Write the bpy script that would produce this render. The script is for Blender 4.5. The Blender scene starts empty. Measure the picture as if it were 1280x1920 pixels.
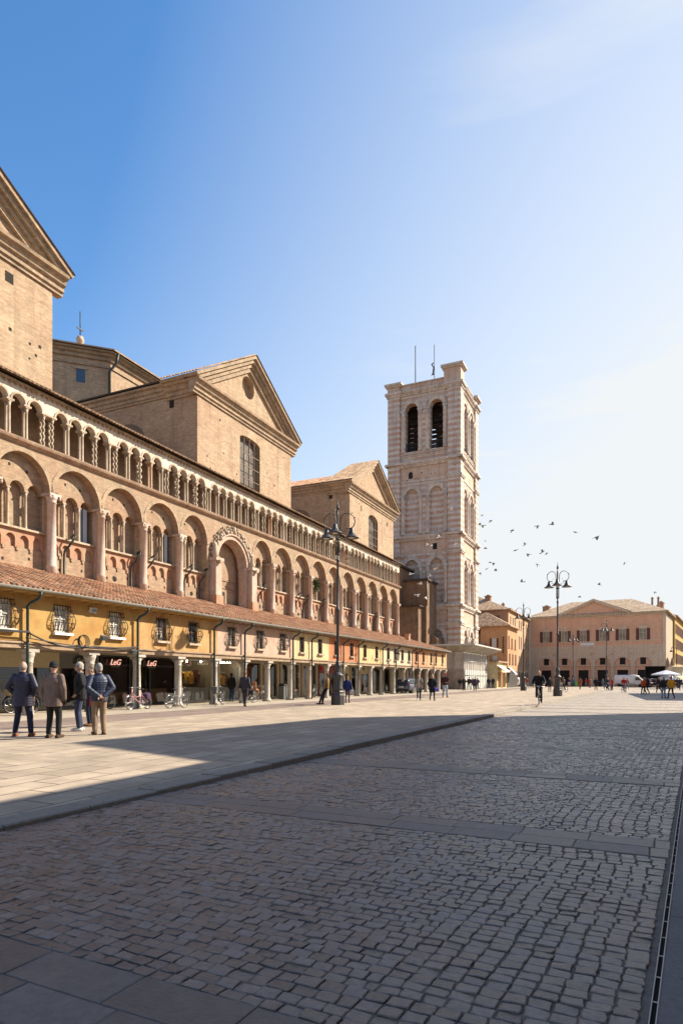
import bpy, bmesh, math, random
import numpy as np
from mathutils import Vector, Matrix
random.seed(7)
PI = math.pi
R = math.radians
sc = bpy.context.scene
COL = sc.collection

# ------------------------------------------------------------------ materials
MATS = {}
def lin(c):
    return tuple(c) + (1.0,) if len(c) == 3 else c

class NT:
    def __init__(s, name):
        s.m = bpy.data.materials.new(name); s.m.use_nodes = True
        s.t = s.m.node_tree; s.b = s.t.nodes['Principled BSDF']
    def n(s, typ, **kw):
        nd = s.t.nodes.new(typ)
        for k, v in kw.items(): setattr(nd, k, v)
        return nd
    def l(s, a, b): s.t.links.new(a, b)
    def mix(s, fac, a, b, mode='MIX'):
        nd = s.n('ShaderNodeMix', data_type='RGBA', blend_type=mode)
        for sock, val in ((nd.inputs[0], fac), (nd.inputs[6], a), (nd.inputs[7], b)):
            if hasattr(val, 'is_output'): s.l(val, sock)
            else: sock.default_value = lin(val) if isinstance(val, (tuple, list)) else val
        return nd.outputs[2]
    def math(s, op, a, b=None):
        nd = s.n('ShaderNodeMath', operation=op)
        for i, v in enumerate((a, b)):
            if v is None: continue
            if hasattr(v, 'is_output'): s.l(v, nd.inputs[i])
            else: nd.inputs[i].default_value = v
        return nd.outputs[0]
    def ramp(s, fac, p0, p1, a=0.0, b=1.0):
        nd = s.n('ShaderNodeMapRange'); s.l(fac, nd.inputs[0])
        nd.inputs[1].default_value = p0; nd.inputs[2].default_value = p1
        nd.inputs[3].default_value = a; nd.inputs[4].default_value = b
        return nd.outputs[0]
    def noise(s, vec, scale, detail=4, rough=.6, dist=0):
        nd = s.n('ShaderNodeTexNoise'); s.l(vec, nd.inputs['Vector'])
        nd.inputs['Scale'].default_value = scale; nd.inputs['Detail'].default_value = detail
        nd.inputs['Roughness'].default_value = rough; nd.inputs['Distortion'].default_value = dist
        return nd.outputs['Fac']
    def scalev(s, vec, v):
        nd = s.n('ShaderNodeVectorMath', operation='MULTIPLY'); s.l(vec, nd.inputs[0]); nd.inputs[1].default_value = v
        return nd.outputs[0]

def make(name, base, tint=None, tscale=.6, tlo=.4, thi=.65, var=.3, fscale=6., rough=.85, bump=.25, bscale=None,
         brick=None, stripes=None, streak=0, streakcol=(.05, .045, .04), metal=0, spec=.4, island=0, objrand=0, emit=None, coat=0, waves=None, course=0, irough=0):
    if name in MATS: return MATS[name]
    g = NT(name); tc = g.n('ShaderNodeTexCoord'); obj = tc.outputs['Object']; uv = tc.outputs['UV']
    if objrand:
        oi = g.n('ShaderNodeObjectInfo'); ad = g.n('ShaderNodeVectorMath', operation='ADD')
        sv = g.n('ShaderNodeVectorMath', operation='SCALE'); g.l(oi.outputs['Random'], sv.inputs['Scale']); sv.inputs[0].default_value = (37, 21, 13)
        g.l(obj, ad.inputs[0]); g.l(sv.outputs[0], ad.inputs[1]); obj = ad.outputs[0]
    col = base; height = None
    if brick:
        bt = g.n('ShaderNodeTexBrick'); g.l(uv, bt.inputs['Vector'])
        bt.inputs['Scale'].default_value = 1; bt.inputs['Brick Width'].default_value = brick[0]; bt.inputs['Row Height'].default_value = brick[1]
        bt.inputs['Mortar Size'].default_value = brick[2]; bt.inputs['Mortar Smooth'].default_value = .3
        bt.inputs['Color1'].default_value = lin(brick[3]); bt.inputs['Color2'].default_value = lin(brick[4]); bt.inputs['Mortar'].default_value = lin(brick[5])
        if len(brick) > 6: bt.offset = brick[6]
        if len(brick) > 7: bt.inputs['Bias'].default_value = brick[7]
        col = bt.outputs['Color']; height = g.math('SUBTRACT', 1.0, bt.outputs['Fac'])
    if stripes:
        sx = g.n('ShaderNodeSeparateXYZ'); g.l(tc.outputs['Object'], sx.inputs[0])
        w = g.noise(obj, .5, 2)
        z = g.math('ADD', sx.outputs[2], g.math('MULTIPLY', w, .06))
        m = g.math('FRACT', g.math('MULTIPLY', z, 1 / stripes[0]))
        k = g.math('MULTIPLY', g.ramp(m, .44, .5), g.ramp(m, 1.0, .96))
        k = g.math('MULTIPLY', k, g.ramp(g.noise(obj, .45, 3), .32, .5, .3, 1))
        col = g.mix(k, col, stripes[1])
    if tint is not None:
        col = g.mix(g.ramp(g.noise(obj, tscale, 5, .62, .4), tlo, thi), col, tint)
    if var:
        f = g.ramp(g.noise(obj, fscale, 6, .7), .25, .75, 1 - var, 1 + var)
        cc = g.n('ShaderNodeCombineXYZ')
        for i in range(3): g.l(f, cc.inputs[i])
        col = g.mix(1.0, col, cc.outputs[0], 'MULTIPLY')
    if course:
        cvv = g.scalev(obj, (1.6, 1.6, 8.5))
        f = g.ramp(g.noise(cvv, 1.0, 5, .75), .28, .72, 1 - course, 1 + course)
        f2 = g.ramp(g.noise(g.scalev(obj, (4.2, 4.2, 13.5)), 1.0, 3, .8), .35, .7, 1 - course * .8, 1 + course * .55)
        f = g.math('MULTIPLY', f, f2)
        cc = g.n('ShaderNodeCombineXYZ')
        for i in range(3): g.l(f, cc.inputs[i])
        col = g.mix(1.0, col, cc.outputs[0], 'MULTIPLY')
    if island:
        ge = g.n('ShaderNodeNewGeometry')
        f = g.ramp(ge.outputs['Random Per Island'], 0, 1, 1 - island, 1 + island)
        cc = g.n('ShaderNodeCombineXYZ')
        for i in range(3): g.l(f, cc.inputs[i])
        col = g.mix(1.0, col, cc.outputs[0], 'MULTIPLY')
        if irough:
            g.l(g.ramp(ge.outputs['Random Per Island'], 0, 1, rough - irough, rough + irough), g.b.inputs['Roughness'])
    if streak:
        sv = g.scalev(obj, (2.2, 2.2, .12))
        f = g.ramp(g.noise(sv, 1.0, 4, .6), .5, .72, 0, streak)
        col = g.mix(f, col, streakcol)
    if hasattr(col, 'is_output'): g.l(col, g.b.inputs['Base Color'])
    else: g.b.inputs['Base Color'].default_value = lin(col)
    g.b.inputs['Roughness'].default_value = rough
    g.b.inputs['Metallic'].default_value = metal
    g.b.inputs['Specular IOR Level'].default_value = spec
    if coat: g.b.inputs['Coat Weight'].default_value = coat; g.b.inputs['Coat Roughness'].default_value = .06
    if bump:
        h = g.noise(obj, bscale or fscale * 2.5, 5, .7)
        if height is not None: h = g.math('ADD', g.math('MULTIPLY', h, .35), g.math('MULTIPLY', height, .8))
        if waves:
            wv = g.n('ShaderNodeTexWave'); wv.bands_direction = 'Z'; g.l(tc.outputs['Object'], wv.inputs[0])
            wv.inputs['Scale'].default_value = waves; wv.inputs['Distortion'].default_value = 2.5; wv.inputs['Detail'].default_value = 2
            h = g.math('ADD', g.math('MULTIPLY', h, .5), wv.outputs['Fac'])
        bp = g.n('ShaderNodeBump'); g.l(h, bp.inputs['Height']); bp.inputs['Strength'].default_value = bump; bp.inputs['Distance'].default_value = .02
        g.l(bp.outputs[0], g.b.inputs['Normal'])
    if emit:
        g.b.inputs['Emission Color'].default_value = lin(emit[0]); g.b.inputs['Emission Strength'].default_value = emit[1]
    MATS[name] = g.m
    return g.m

def plain(name, c, rough=.6, metal=0, spec=.4, var=.12, bump=.0, **k):
    return make(name, c, var=var, fscale=9, rough=rough, metal=metal, spec=spec, bump=bump, **k)

def glass(name, c=(.02, .025, .03), rough=.05):
    if name in MATS: return MATS[name]
    m = plain(name, c, rough=rough, spec=.8, var=0)
    return m

def shopglass():
    if 'shop_glass' in MATS: return MATS['shop_glass']
    g = NT('shop_glass'); out = g.t.nodes['Material Output']
    tr = g.n('ShaderNodeBsdfTransparent'); tr.inputs[0].default_value = (.82, .86, .84, 1)
    gl = g.n('ShaderNodeBsdfGlossy'); gl.inputs['Roughness'].default_value = .03
    fr = g.n('ShaderNodeFresnel'); fr.inputs[0].default_value = 1.7
    mx = g.n('ShaderNodeMixShader'); g.l(fr.outputs[0], mx.inputs[0]); g.l(tr.outputs[0], mx.inputs[1]); g.l(gl.outputs[0], mx.inputs[2])
    g.l(mx.outputs[0], out.inputs[0]); MATS['shop_glass'] = g.m
    return g.m

# ------------------------------------------------------------------ mesh builder
class MB:
    def __init__(s, off=(0, 0, 0)):
        s.v = []; s.f = []; s.sm = []; s.off = off; s.T = None; s.uvs = {}
    def add(s, vs, fs, smooth=False):
        k = len(s.v)
        for p in vs:
            if s.T: p = s.T(*p)
            s.v.append((p[0] - s.off[0], p[1] - s.off[1], p[2] - s.off[2]))
        for f in fs:
            s.f.append(tuple(i + k for i in f)); s.sm.append(smooth)
        return s
    def quad(s, a, b, c, d): return s.add([a, b, c, d], [(0, 1, 2, 3)])
    def box(s, x0, x1, y0, y1, z0, z1):
        return s.add([(x0, y0, z0), (x1, y0, z0), (x1, y1, z0), (x0, y1, z0), (x0, y0, z1), (x1, y0, z1), (x1, y1, z1), (x0, y1, z1)],
                     [(3, 2, 1, 0), (4, 5, 6, 7), (0, 1, 5, 4), (1, 2, 6, 5), (2, 3, 7, 6), (3, 0, 4, 7)])
    def bbox(s, x0, x1, y0, y1, z0, z1, b):
        # box with bevelled edges: three crossed slabs outline (chamfer)
        vs = []
        for z, i in ((z0, b), (z0 + b, 0), (z1 - b, 0), (z1, b)):
            vs += [(x0 + i, y0 + i, z), (x1 - i, y0 + i, z), (x1 - i, y1 - i, z), (x0 + i, y1 - i, z)]
        fs = [(3, 2, 1, 0), (12, 13, 14, 15)]
        for k in range(3):
            for j in range(4): fs.append((k * 4 + j, k * 4 + (j + 1) % 4, k * 4 + 4 + (j + 1) % 4, k * 4 + 4 + j))
        return s.add(vs, fs)
    def obox(s, c, sz, rz=0, rx=0, ry=0):
        M = Matrix.Translation(c) @ Matrix.Rotation(rz, 4, 'Z') @ Matrix.Rotation(ry, 4, 'Y') @ Matrix.Rotation(rx, 4, 'X')
        x, y, z = sz[0] / 2, sz[1] / 2, sz[2] / 2
        vs = [tuple(M @ Vector(p)) for p in ((-x, -y, -z), (x, -y, -z), (x, y, -z), (-x, y, -z), (-x, -y, z), (x, -y, z), (x, y, z), (-x, y, z))]
        return s.add(vs, [(3, 2, 1, 0), (4, 5, 6, 7), (0, 1, 5, 4), (1, 2, 6, 5), (2, 3, 7, 6), (3, 0, 4, 7)])
    def extr(s, poly, y0, y1, axis='y'):
        # poly: list of (a, h); extruded along y (or x)
        n = len(poly)
        if axis == 'y': vs = [(a, y0, h) for a, h in poly] + [(a, y1, h) for a, h in poly]
        elif axis == 'x': vs = [(y0, a, h) for a, h in poly] + [(y1, a, h) for a, h in poly]
        else: vs = [(a, h, y0) for a, h in poly] + [(a, h, y1) for a, h in poly]
        fs = [tuple(range(n)), tuple(range(2 * n - 1, n - 1, -1))] + [(i, i + n, (i + 1) % n + n, (i + 1) % n) for i in range(n)]
        return s.add(vs, fs)
    def lathe(s, cx, cy, prof, n=12, smooth=True, a0=0, a1=2 * PI, sq=None):
        vs = []; fs = []; full = abs(a1 - a0 - 2 * PI) < 1e-6; m = n if full else n + 1
        for r, z in prof:
            for i in range(m):
                a = a0 + (a1 - a0) * i / n
                vs.append((cx + r * math.cos(a), cy + r * math.sin(a), z))
        for k in range(len(prof) - 1):
            for i in range(n):
                j = (i + 1) % m
                fs.append((k * m + i, k * m + j, (k + 1) * m + j, (k + 1) * m + i))
        if full:
            if prof[0][0] > 1e-4: fs.append(tuple(range(m - 1, -1, -1)))
            if prof[-1][0] > 1e-4: fs.append(tuple(range((len(prof) - 1) * m, len(prof) * m)))
        return s.add(vs, fs, smooth)
    def tube(s, pts, r, n=6, closed=False, cap=True, smooth=True):
        P = [Vector(p) for p in pts]; L = len(P)
        rr = r if isinstance(r, (list, tuple)) else [r] * L
        vs = []; up = None
        for i in range(L):
            if closed: t = P[(i + 1) % L] - P[i - 1]
            else: t = P[min(i + 1, L - 1)] - P[max(i - 1, 0)]
            if t.length < 1e-9: t = Vector((0, 0, 1))
            t.normalize()
            if up is None:
                up = Vector((0, 0, 1)) if abs(t.z) < .9 else Vector((1, 0, 0))
            a = t.cross(up)
            if a.length < 1e-4: a = t.cross(Vector((0, 1, 0)))
            a.normalize(); b = a.cross(t); up = b
            for k in range(n):
                q = 2 * PI * k / n
                vs.append(tuple(P[i] + (a * math.cos(q) + b * math.sin(q)) * rr[i]))
        fs = []
        for i in range(L if closed else L - 1):
            j = (i + 1) % L
            for k in range(n):
                fs.append((i * n + k, i * n + (k + 1) % n, j * n + (k + 1) % n, j * n + k))
        if cap and not closed:
            fs.append(tuple(range(n - 1, -1, -1))); fs.append(tuple(range((L - 1) * n, L * n)))
        return s.add(vs, fs, smooth)
    def ball(s, c, r, n=10, m=7, rot=None):
        r = r if isinstance(r, (list, tuple)) else (r, r, r)
        vs = []; fs = []
        for i in range(m + 1):
            th = PI * i / m
            for k in range(n):
                ph = 2 * PI * k / n
                p = Vector((r[0] * math.sin(th) * math.cos(ph), r[1] * math.sin(th) * math.sin(ph), r[2] * math.cos(th)))
                if rot is not None: p = rot @ p
                vs.append((c[0] + p.x, c[1] + p.y, c[2] + p.z))
        for i in range(m):
            for k in range(n):
                fs.append((i * n + k, (i + 1) * n + k, (i + 1) * n + (k + 1) % n, i * n + (k + 1) % n))
        return s.add(vs, fs, True)
    def arcade(s, a0, a1, h0, h1, b0, b1, ops, n=12, intr=True):
        """front wall sheet at depth b0 with arched holes; reveals run to b1. op = (centre, half width, bottom, spring, rise)"""
        cur = a0
        for c, r, bt, sp, rise in sorted(ops):
            if c - r > cur + 1e-6: s.quad((cur, b0, h0), (c - r, b0, h0), (c - r, b0, h1), (cur, b0, h1))
            if bt > h0 + 1e-6:
                s.quad((c - r, b0, h0), (c + r, b0, h0), (c + r, b0, bt), (c - r, b0, bt))
                s.quad((c - r, b0, bt), (c + r, b0, bt), (c + r, b1, bt), (c - r, b1, bt))
            pts = [(c - r, sp), (c + r, sp)] if rise <= 0 else [(c - r * math.cos(PI * i / n), sp + rise * math.sin(PI * i / n)) for i in range(n + 1)]
            for (xa, ya), (xb, yb) in zip(pts, pts[1:]):
                s.quad((xa, b0, ya), (xb, b0, yb), (xb, b0, h1), (xa, b0, h1))
                s.quad((xa, b0, ya), (xa, b1, ya), (xb, b1, yb), (xb, b0, yb))
            if sp > bt:
                s.quad((c - r, b0, bt), (c - r, b1, bt), (c - r, b1, sp), (c - r, b0, sp))
                s.quad((c + r, b0, bt), (c + r, b0, sp), (c + r, b1, sp), (c + r, b1, bt))
            cur = c + r
        if cur < a1 - 1e-6: s.quad((cur, b0, h0), (a1, b0, h0), (a1, b0, h1), (cur, b0, h1))
        return s
    def archring(s, c, r0, r1, sp, b0, b1, rise=None, n=14, a0=0, a1=PI):
        """moulding ring over an arch: radii r0..r1, depth b0 (front) to b1"""
        k = 1 if rise is None else rise / r0
        P = []
        for i in range(n + 1):
            a = a0 + (a1 - a0) * i / n
            P.append((math.cos(a), math.sin(a)))
        for (x0, y0), (x1, y1) in zip(P, P[1:]):
            i0 = (c - r0 * x0, sp + r0 * k * y0); i1 = (c - r0 * x1, sp + r0 * k * y1)
            o0 = (c - r1 * x0, sp + (r1 - r0 + r0 * k) * y0); o1 = (c - r1 * x1, sp + (r1 - r0 + r0 * k) * y1)
            s.quad((i0[0], b0, i0[1]), (i1[0], b0, i1[1]), (o1[0], b0, o1[1]), (o0[0], b0, o0[1]))
            s.quad((o0[0], b0, o0[1]), (o1[0], b0, o1[1]), (o1[0], b1, o1[1]), (o0[0], b1, o0[1]))
            s.quad((i0[0], b0, i0[1]), (i0[0], b1, i0[1]), (i1[0], b1, i1[1]), (i1[0], b0, i1[1]))
        return s
    def build(s, name, mat, parent=None, loc=None, rotz=None, roof=False):
        me = bpy.data.meshes.new(name)
        me.from_pydata(s.v, [], s.f)
        me.polygons.foreach_set('use_smooth', s.sm)
        # box projected uv in metres
        nl = len(me.loops)
        if nl:
            uvl = me.uv_layers.new(name='UVMap')
            co = np.array(s.v, dtype=np.float64)
            vi = np.empty(nl, dtype=np.int64); me.loops.foreach_get('vertex_index', vi)
            npoly = len(me.polygons)
            nor = np.empty(npoly * 3); me.polygons.foreach_get('normal', nor); nor = nor.reshape(-1, 3)
            tot = np.empty(npoly, dtype=np.int64); me.polygons.foreach_get('loop_total', tot)
            pn = np.repeat(nor, tot, axis=0); pc = co[vi]
            a = np.abs(pn)
            flat = a[:, 2] > .3
            ux = (a[:, 0] > a[:, 1])
            u = np.where(ux, pc[:, 1], pc[:, 0]); w = pc[:, 2].copy()
            w = np.where(flat, np.where(ux, pc[:, 0], pc[:, 1]) / np.maximum(a[:, 2], .3), w)
            top = a[:, 2] > .995
            u = np.where(top, pc[:, 0], u); w = np.where(top, pc[:, 1], w)
            uvl.data.foreach_set('uv', np.column_stack([u, w]).astype(np.float32).ravel())
        o = bpy.data.objects.new(name, me); COL.objects.link(o)
        if mat: me.materials.append(mat)
        if parent: o.parent = parent
        if loc is not None: o.location = loc
        if rotz is not None: o.rotation_euler = (0, 0, rotz)
        return o

def tag(o, label=None, cat=None, group=None, kind=None):
    if label: o['label'] = label
    if cat: o['category'] = cat
    if group: o['group'] = group
    if kind: o['kind'] = kind
    return o
def thing(name, label, cat, loc=(0, 0, 0), rotz=0, group=None):
    o = bpy.data.objects.new(name, None); COL.objects.link(o); o.empty_display_size = .2
    o.location = loc; o.rotation_euler = (0, 0, rotz)
    return tag(o, label, cat, group)
def dup(root, loc, rotz=None, label=None, group=None):
    r = root.copy(); COL.objects.link(r); r.location = loc
    if rotz is not None: r.rotation_euler = (0, 0, rotz)
    if label: r['label'] = label
    if group: r['group'] = group
    for ch in list(root.children):
        c = ch.copy(); COL.objects.link(c); c.parent = r
        for g in list(ch.children):
            d = g.copy(); COL.objects.link(d); d.parent = c
    return r

# ------------------------------------------------------------------ frames
TH = math.atan2(.9077, .4197)              # direction of the cathedral flank
def W(u, v, z=0):                          # flank coordinates -> world
    return (.4197 * u - .9077 * v, .9077 * u + .4197 * v, z)
CAM_H = 1.35; F = 1200.; HY = 1275.
def gp(px, py, z=0.):                      # ground point seen at a pixel of the photo (measuring aid)
    Z = (CAM_H - z) * F / (py - HY)
    return ((px - 640) * Z / F, Z, z)
ROAD = -.10
EX, EY = .4472, .8944                      # along the street
def S(q, s, z=0):                          # street coordinates: q to the right, s along
    return (EY * q + EX * s, -EX * q + EY * s, z)
TS = math.atan2(EY, EX) - PI / 2           # rotation of a frame whose +y runs along the street

# ------------------------------------------------------------------ camera, world, sun
cam = bpy.data.cameras.new('camera'); co = bpy.data.objects.new('camera', cam); COL.objects.link(co)
co.location = (0, 0, CAM_H); co.rotation_euler = (R(90), 0, 0)
cam.sensor_fit = 'HORIZONTAL'; cam.sensor_width = 36; cam.lens = 36 * F / 1280
cam.shift_y = (HY - 960) / 1280; cam.clip_start = .1; cam.clip_end = 4000
sc.camera = co
SUN_AZ, SUN_EL = R(70), R(37)              # azimuth from the view axis towards the right
sd = Vector((math.sin(SUN_AZ) * math.cos(SUN_EL), math.cos(SUN_AZ) * math.cos(SUN_EL), math.sin(SUN_EL)))
sl = bpy.data.lights.new('sun', 'SUN'); so = bpy.data.objects.new('sun', sl); COL.objects.link(so)
sl.energy = 5.0; sl.angle = R(.5); sl.color = (1.0, .885, .72)
so.rotation_euler = sd.to_track_quat('Z', 'Y').to_euler()
w = bpy.data.worlds.new('World'); sc.world = w; w.use_nodes = True
nt = w.node_tree; bg = nt.nodes['Background']
sky = nt.nodes.new('ShaderNodeTexSky'); sky.sky_type = 'NISHITA'; sky.sun_disc = False
sky.sun_elevation = SUN_EL; sky.sun_rotation = SUN_AZ
sky.air_density = 1.0; sky.dust_density = .4; sky.ozone_density = 1.1; sky.altitude = 0
SKY_K = .118; SKY_SAT = 1.3; SKY_VAL = .97
def wn(typ, **kw):
    nd = nt.nodes.new(typ)
    for k, v in kw.items(): setattr(nd, k, v)
    return nd
def wm(op, a, b, clamp=False):
    nd = wn('ShaderNodeMath', operation=op, use_clamp=clamp)
    for i, v in enumerate((a, b)):
        if hasattr(v, 'is_output'): nt.links.new(v, nd.inputs[i])
        else: nd.inputs[i].default_value = v
    return nd.outputs[0]
hs = wn('ShaderNodeHueSaturation'); hs.inputs['Saturation'].default_value = SKY_SAT; hs.inputs['Value'].default_value = SKY_VAL
nt.links.new(sky.outputs[0], hs.inputs['Color'])
# thin spring veil: whiter low down and towards the sun
tcw = wn('ShaderNodeTexCoord'); nrm = wn('ShaderNodeVectorMath', operation='NORMALIZE'); nt.links.new(tcw.outputs['Generated'], nrm.inputs[0])
dt = wn('ShaderNodeVectorMath', operation='DOT_PRODUCT'); nt.links.new(nrm.outputs[0], dt.inputs[0]); dt.inputs[1].default_value = sd
sx = wn('ShaderNodeSeparateXYZ'); nt.links.new(nrm.outputs[0], sx.inputs[0])
veil = wm('ADD', wm('MULTIPLY', dt.outputs['Value'], 1.5), wm('SUBTRACT', .27, wm('MULTIPLY', wm('ABSOLUTE', sx.outputs[2], 0), 1.36)), True)
# a few faint streaks of high cloud
mp = wn('ShaderNodeMapping'); mp.inputs['Scale'].default_value = (1.2, 1.2, 9); mp.inputs['Rotation'].default_value = (.25, .1, 0)
nt.links.new(nrm.outputs[0], mp.inputs[0])
cn = wn('ShaderNodeTexNoise'); cn.inputs['Scale'].default_value = 1.6; cn.inputs['Detail'].default_value = 5; cn.inputs['Roughness'].default_value = .55
nt.links.new(mp.outputs[0], cn.inputs['Vector'])
mr = wn('ShaderNodeMapRange'); nt.links.new(cn.outputs['Fac'], mr.inputs[0])
for i, v in enumerate((.52, .8, 0., .35)): mr.inputs[i + 1].default_value = v
hz = wm('MULTIPLY', wm('POWER', wm('SUBTRACT', 1.0, wm('ABSOLUTE', sx.outputs[2], 0), True), 4.0), .45)   # pale band along the whole horizon, added as fill light
back = wm('MULTIPLY', wm('MULTIPLY', dt.outputs['Value'], -1.0, True), 1.15)                              # unseen sky opposite the sun, whitened to fill shaded faces
veil = wm('ADD', veil, wm('ADD', hz, back), True)
cl = wm('MULTIPLY', mr.outputs[0], wm('MULTIPLY', veil, 1.3, True))
veil2 = wm('ADD', veil, cl, True)
mxw = wn('ShaderNodeMix', data_type='RGBA'); nt.links.new(veil2, mxw.inputs[0]); nt.links.new(hs.outputs[0], mxw.inputs[6])
mxw.inputs[7].default_value = (3.5, 3.64, 3.72, 1)
nt.links.new(mxw.outputs[2], bg.inputs[0]); bg.inputs[1].default_value = SKY_K
vs_ = sc.view_settings; vs_.view_transform = 'Standard'; vs_.look = 'None'; vs_.exposure = 1.1; vs_.gamma = 1
sc.cycles.max_bounces = 6; sc.cycles.diffuse_bounces = 4; sc.cycles.glossy_bounces = 2; sc.cycles.transparent_max_bounces = 6
sc.cycles.caustics_reflective = False; sc.cycles.caustics_refractive = False
# ------------------------------------------------------------------ the ground
M_slab = make('sandstone_slabs', (.34, .28, .215), tint=(.285, .235, .18), tscale=.45, tlo=.42, thi=.72, var=.26, fscale=1.6, rough=.8, bump=.3, spec=.3,
              brick=(.95, .5, .016, (.42, .34, .255), (.28, .23, .175), (.09, .072, .055), .5, -.1))
M_cobfar = make('cobble_far', (.3, .26, .22), var=.3, fscale=1.2, rough=.6, bump=.9, spec=.4,
                brick=(.11, .09, .012, (.43, .37, .30), (.31, .265, .22), (.22, .19, .155), .5, 0))  # cobbles of the sunlit stretch, its brightness put into a paler colour
M_pink = make('porphyry_strip', (.2, .15, .13), tint=(.25, .19, .16), tscale=.5, var=.2, fscale=4, rough=.75, bump=.6, spec=.3,
              brick=(.12, .12, .012, (.23, .175, .15), (.17, .13, .115), (.12, .095, .08), .5, 0))
M_walk = make('loggia_paving', (.33, .28, .22), tint=(.38, .33, .26), tscale=.5, var=.2, fscale=3, rough=.8, bump=.25, spec=.3,
              brick=(.8, .45, .008, (.36, .31, .245), (.3, .255, .2), (.16, .13, .1), .5, 0))
M_earth = make('city_ground', (.2, .175, .15), var=.25, fscale=.3, rough=.9, bump=0)
M_mort = make('cobble_bedding', (.19, .155, .125), var=.4, fscale=14, rough=.95, bump=.5)
M_cob = make('porphyry_cobble', (.14, .116, .102), tint=(.16, .116, .09), tscale=.8, var=.45, fscale=26, rough=.34, irough=.13, bump=.4, bscale=70, island=.42, spec=1.0)
M_bandst = make('granite_band', (.135, .115, .103), tint=(.17, .137, .115), tscale=.7, var=.28, fscale=14, rough=.5, irough=.1, bump=.35, bscale=45, island=.24, spec=.6)
M_kerb = make('kerb_granite', (.24, .21, .175), var=.3, fscale=16, rough=.8, bump=.5, island=.12)

def sheet(name, pts, mat, z, org=(0, 0), rot=0.0):
    """flat ground sheet, local frame rotated so its uv follows the paving"""
    mb = MB(); c, s_ = math.cos(-rot), math.sin(-rot)
    P = [((x - org[0]) * c - (y - org[1]) * s_, (x - org[0]) * s_ + (y - org[1]) * c, 0) for x, y in pts]
    mb.add(P, [tuple(range(len(P)))])
    o = mb.build(name, mat, loc=(org[0], org[1], z), rotz=rot)
    return tag(o, kind='structure')
far = 2500
sheet('ground', [(-far, -far), (far, -far), (far, far), (-far, far)], M_earth, -.22)
def KX(y): return -3.285 + .4891 * (y - 6.16) + .00004 * 0
kerb0, kerb1 = (KX(-12), -12.), (KX(150), 150.)
def WP(u, v): return W(u, v)[:2]
# raised stone platform of the square, cobbled strip and the walk under the loggia
def zf(y):   # the stone platform falls almost to the road level at the near left
    t = min(1., max(0., (y - 5.5) / 9.0)); return -.072 * (1 - t * t * (3 - 2 * t))
mb = MB(); ys = [-12., 0., 4., 5.5] + [5.5 + .75 * i for i in range(1, 13)] + [20., 60., 150.]
c_, s__ = math.cos(-TH), math.sin(-TH); P = []
for y in ys:
    xl, xr = (.4197 * y - 15.4) / .9077, KX(y)
    for k in range(9):
        x = xl + (xr - xl) * k / 8; zz = zf(y) * max(0, 1 - (xr - x) / 11.0)
        P.append((x * c_ - y * s__, x * s__ + y * c_, zz))
mb.add(P, [(i * 9 + k, i * 9 + k + 1, i * 9 + k + 10, i * 9 + k + 9) for i in range(len(ys) - 1) for k in range(8)])
tag(mb.build('piazza_paving', M_slab, rotz=TH), kind='structure')
sheet('cobbled_strip', [WP(-30, 15.4), WP(150, 15.4), WP(150, 18.4), WP(-30, 18.4)], M_pink, 0.0, rot=TH)
sheet('loggia_walk', [WP(-30, 18.4), WP(150, 18.4), WP(150, 60), WP(-30, 60)], M_walk, 0.0, rot=TH)
# kerb stones
mb = MB(); y = -12.0
ang = math.atan2(1, .4891)
while y < 150:
    L = random.uniform(.9, 1.3); x0, x1 = KX(y), KX(y + L - .008)
    nx, ny = -math.sin(ang), math.cos(ang)
    j = random.uniform(-.01, .01); zt = .012 + random.uniform(-.004, .004) + zf(y + .5)
    a = (x0 + .03 + j, y); b = (x1 + .03 + j, y + L - .008)
    ed = .35
    vs = [(a[0], a[1], -.2), (b[0], b[1], -.2), (b[0] + nx * ed, b[1] + ny * ed, -.2), (a[0] + nx * ed, a[1] + ny * ed, -.2),
          (a[0], a[1], zt - .015), (b[0], b[1], zt - .015), (b[0] + nx * .015, b[1] + ny * .015, zt), (a[0] + nx * .015, a[1] + ny * .015, zt),
          (b[0] + nx * ed, b[1] + ny * ed, zt), (a[0] + nx * ed, a[1] + ny * ed, zt)]
    mb.add(vs, [(0, 1, 5, 4), (4, 5, 6, 7), (7, 6, 8, 9), (1, 2, 8, 6, 5), (3, 0, 4, 7, 9), (2, 3, 9, 8)])
    y += L
tag(mb.build('kerb', M_kerb), kind='structure')
# road bed and far cobbles
def DX(y): return 1.293 + .556 * (y - 2.70)
yN = 26.0
sheet('road_bedding', [(KX(-12), -12), (DX(-12), -12), (DX(150), 150), (KX(150), 150)], M_mort, ROAD - .009)
P0 = S(0, 24.0)
def qk(s_):  # lateral position of the kerb / drain at street distance s
    lo, hi = -12., 6.
    for _ in range(40):
        m_ = (lo + hi) / 2; p = S(m_, s_)
        if p[0] < KX(p[1]): lo = m_
        else: hi = m_
    return lo
def qd(s_):
    lo, hi = -6., 14.
    for _ in range(40):
        m_ = (lo + hi) / 2; p = S(m_, s_)
        if p[0] < DX(p[1]): lo = m_
        else: hi = m_
    return lo
SN = 25.0
sheet('road_cobbles_far', [S(qk(SN), SN)[:2], S(qd(SN), SN)[:2], S(qd(140), 140)[:2], S(qk(140), 140)[:2]], M_cobfar, ROAD, rot=TS)
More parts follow.
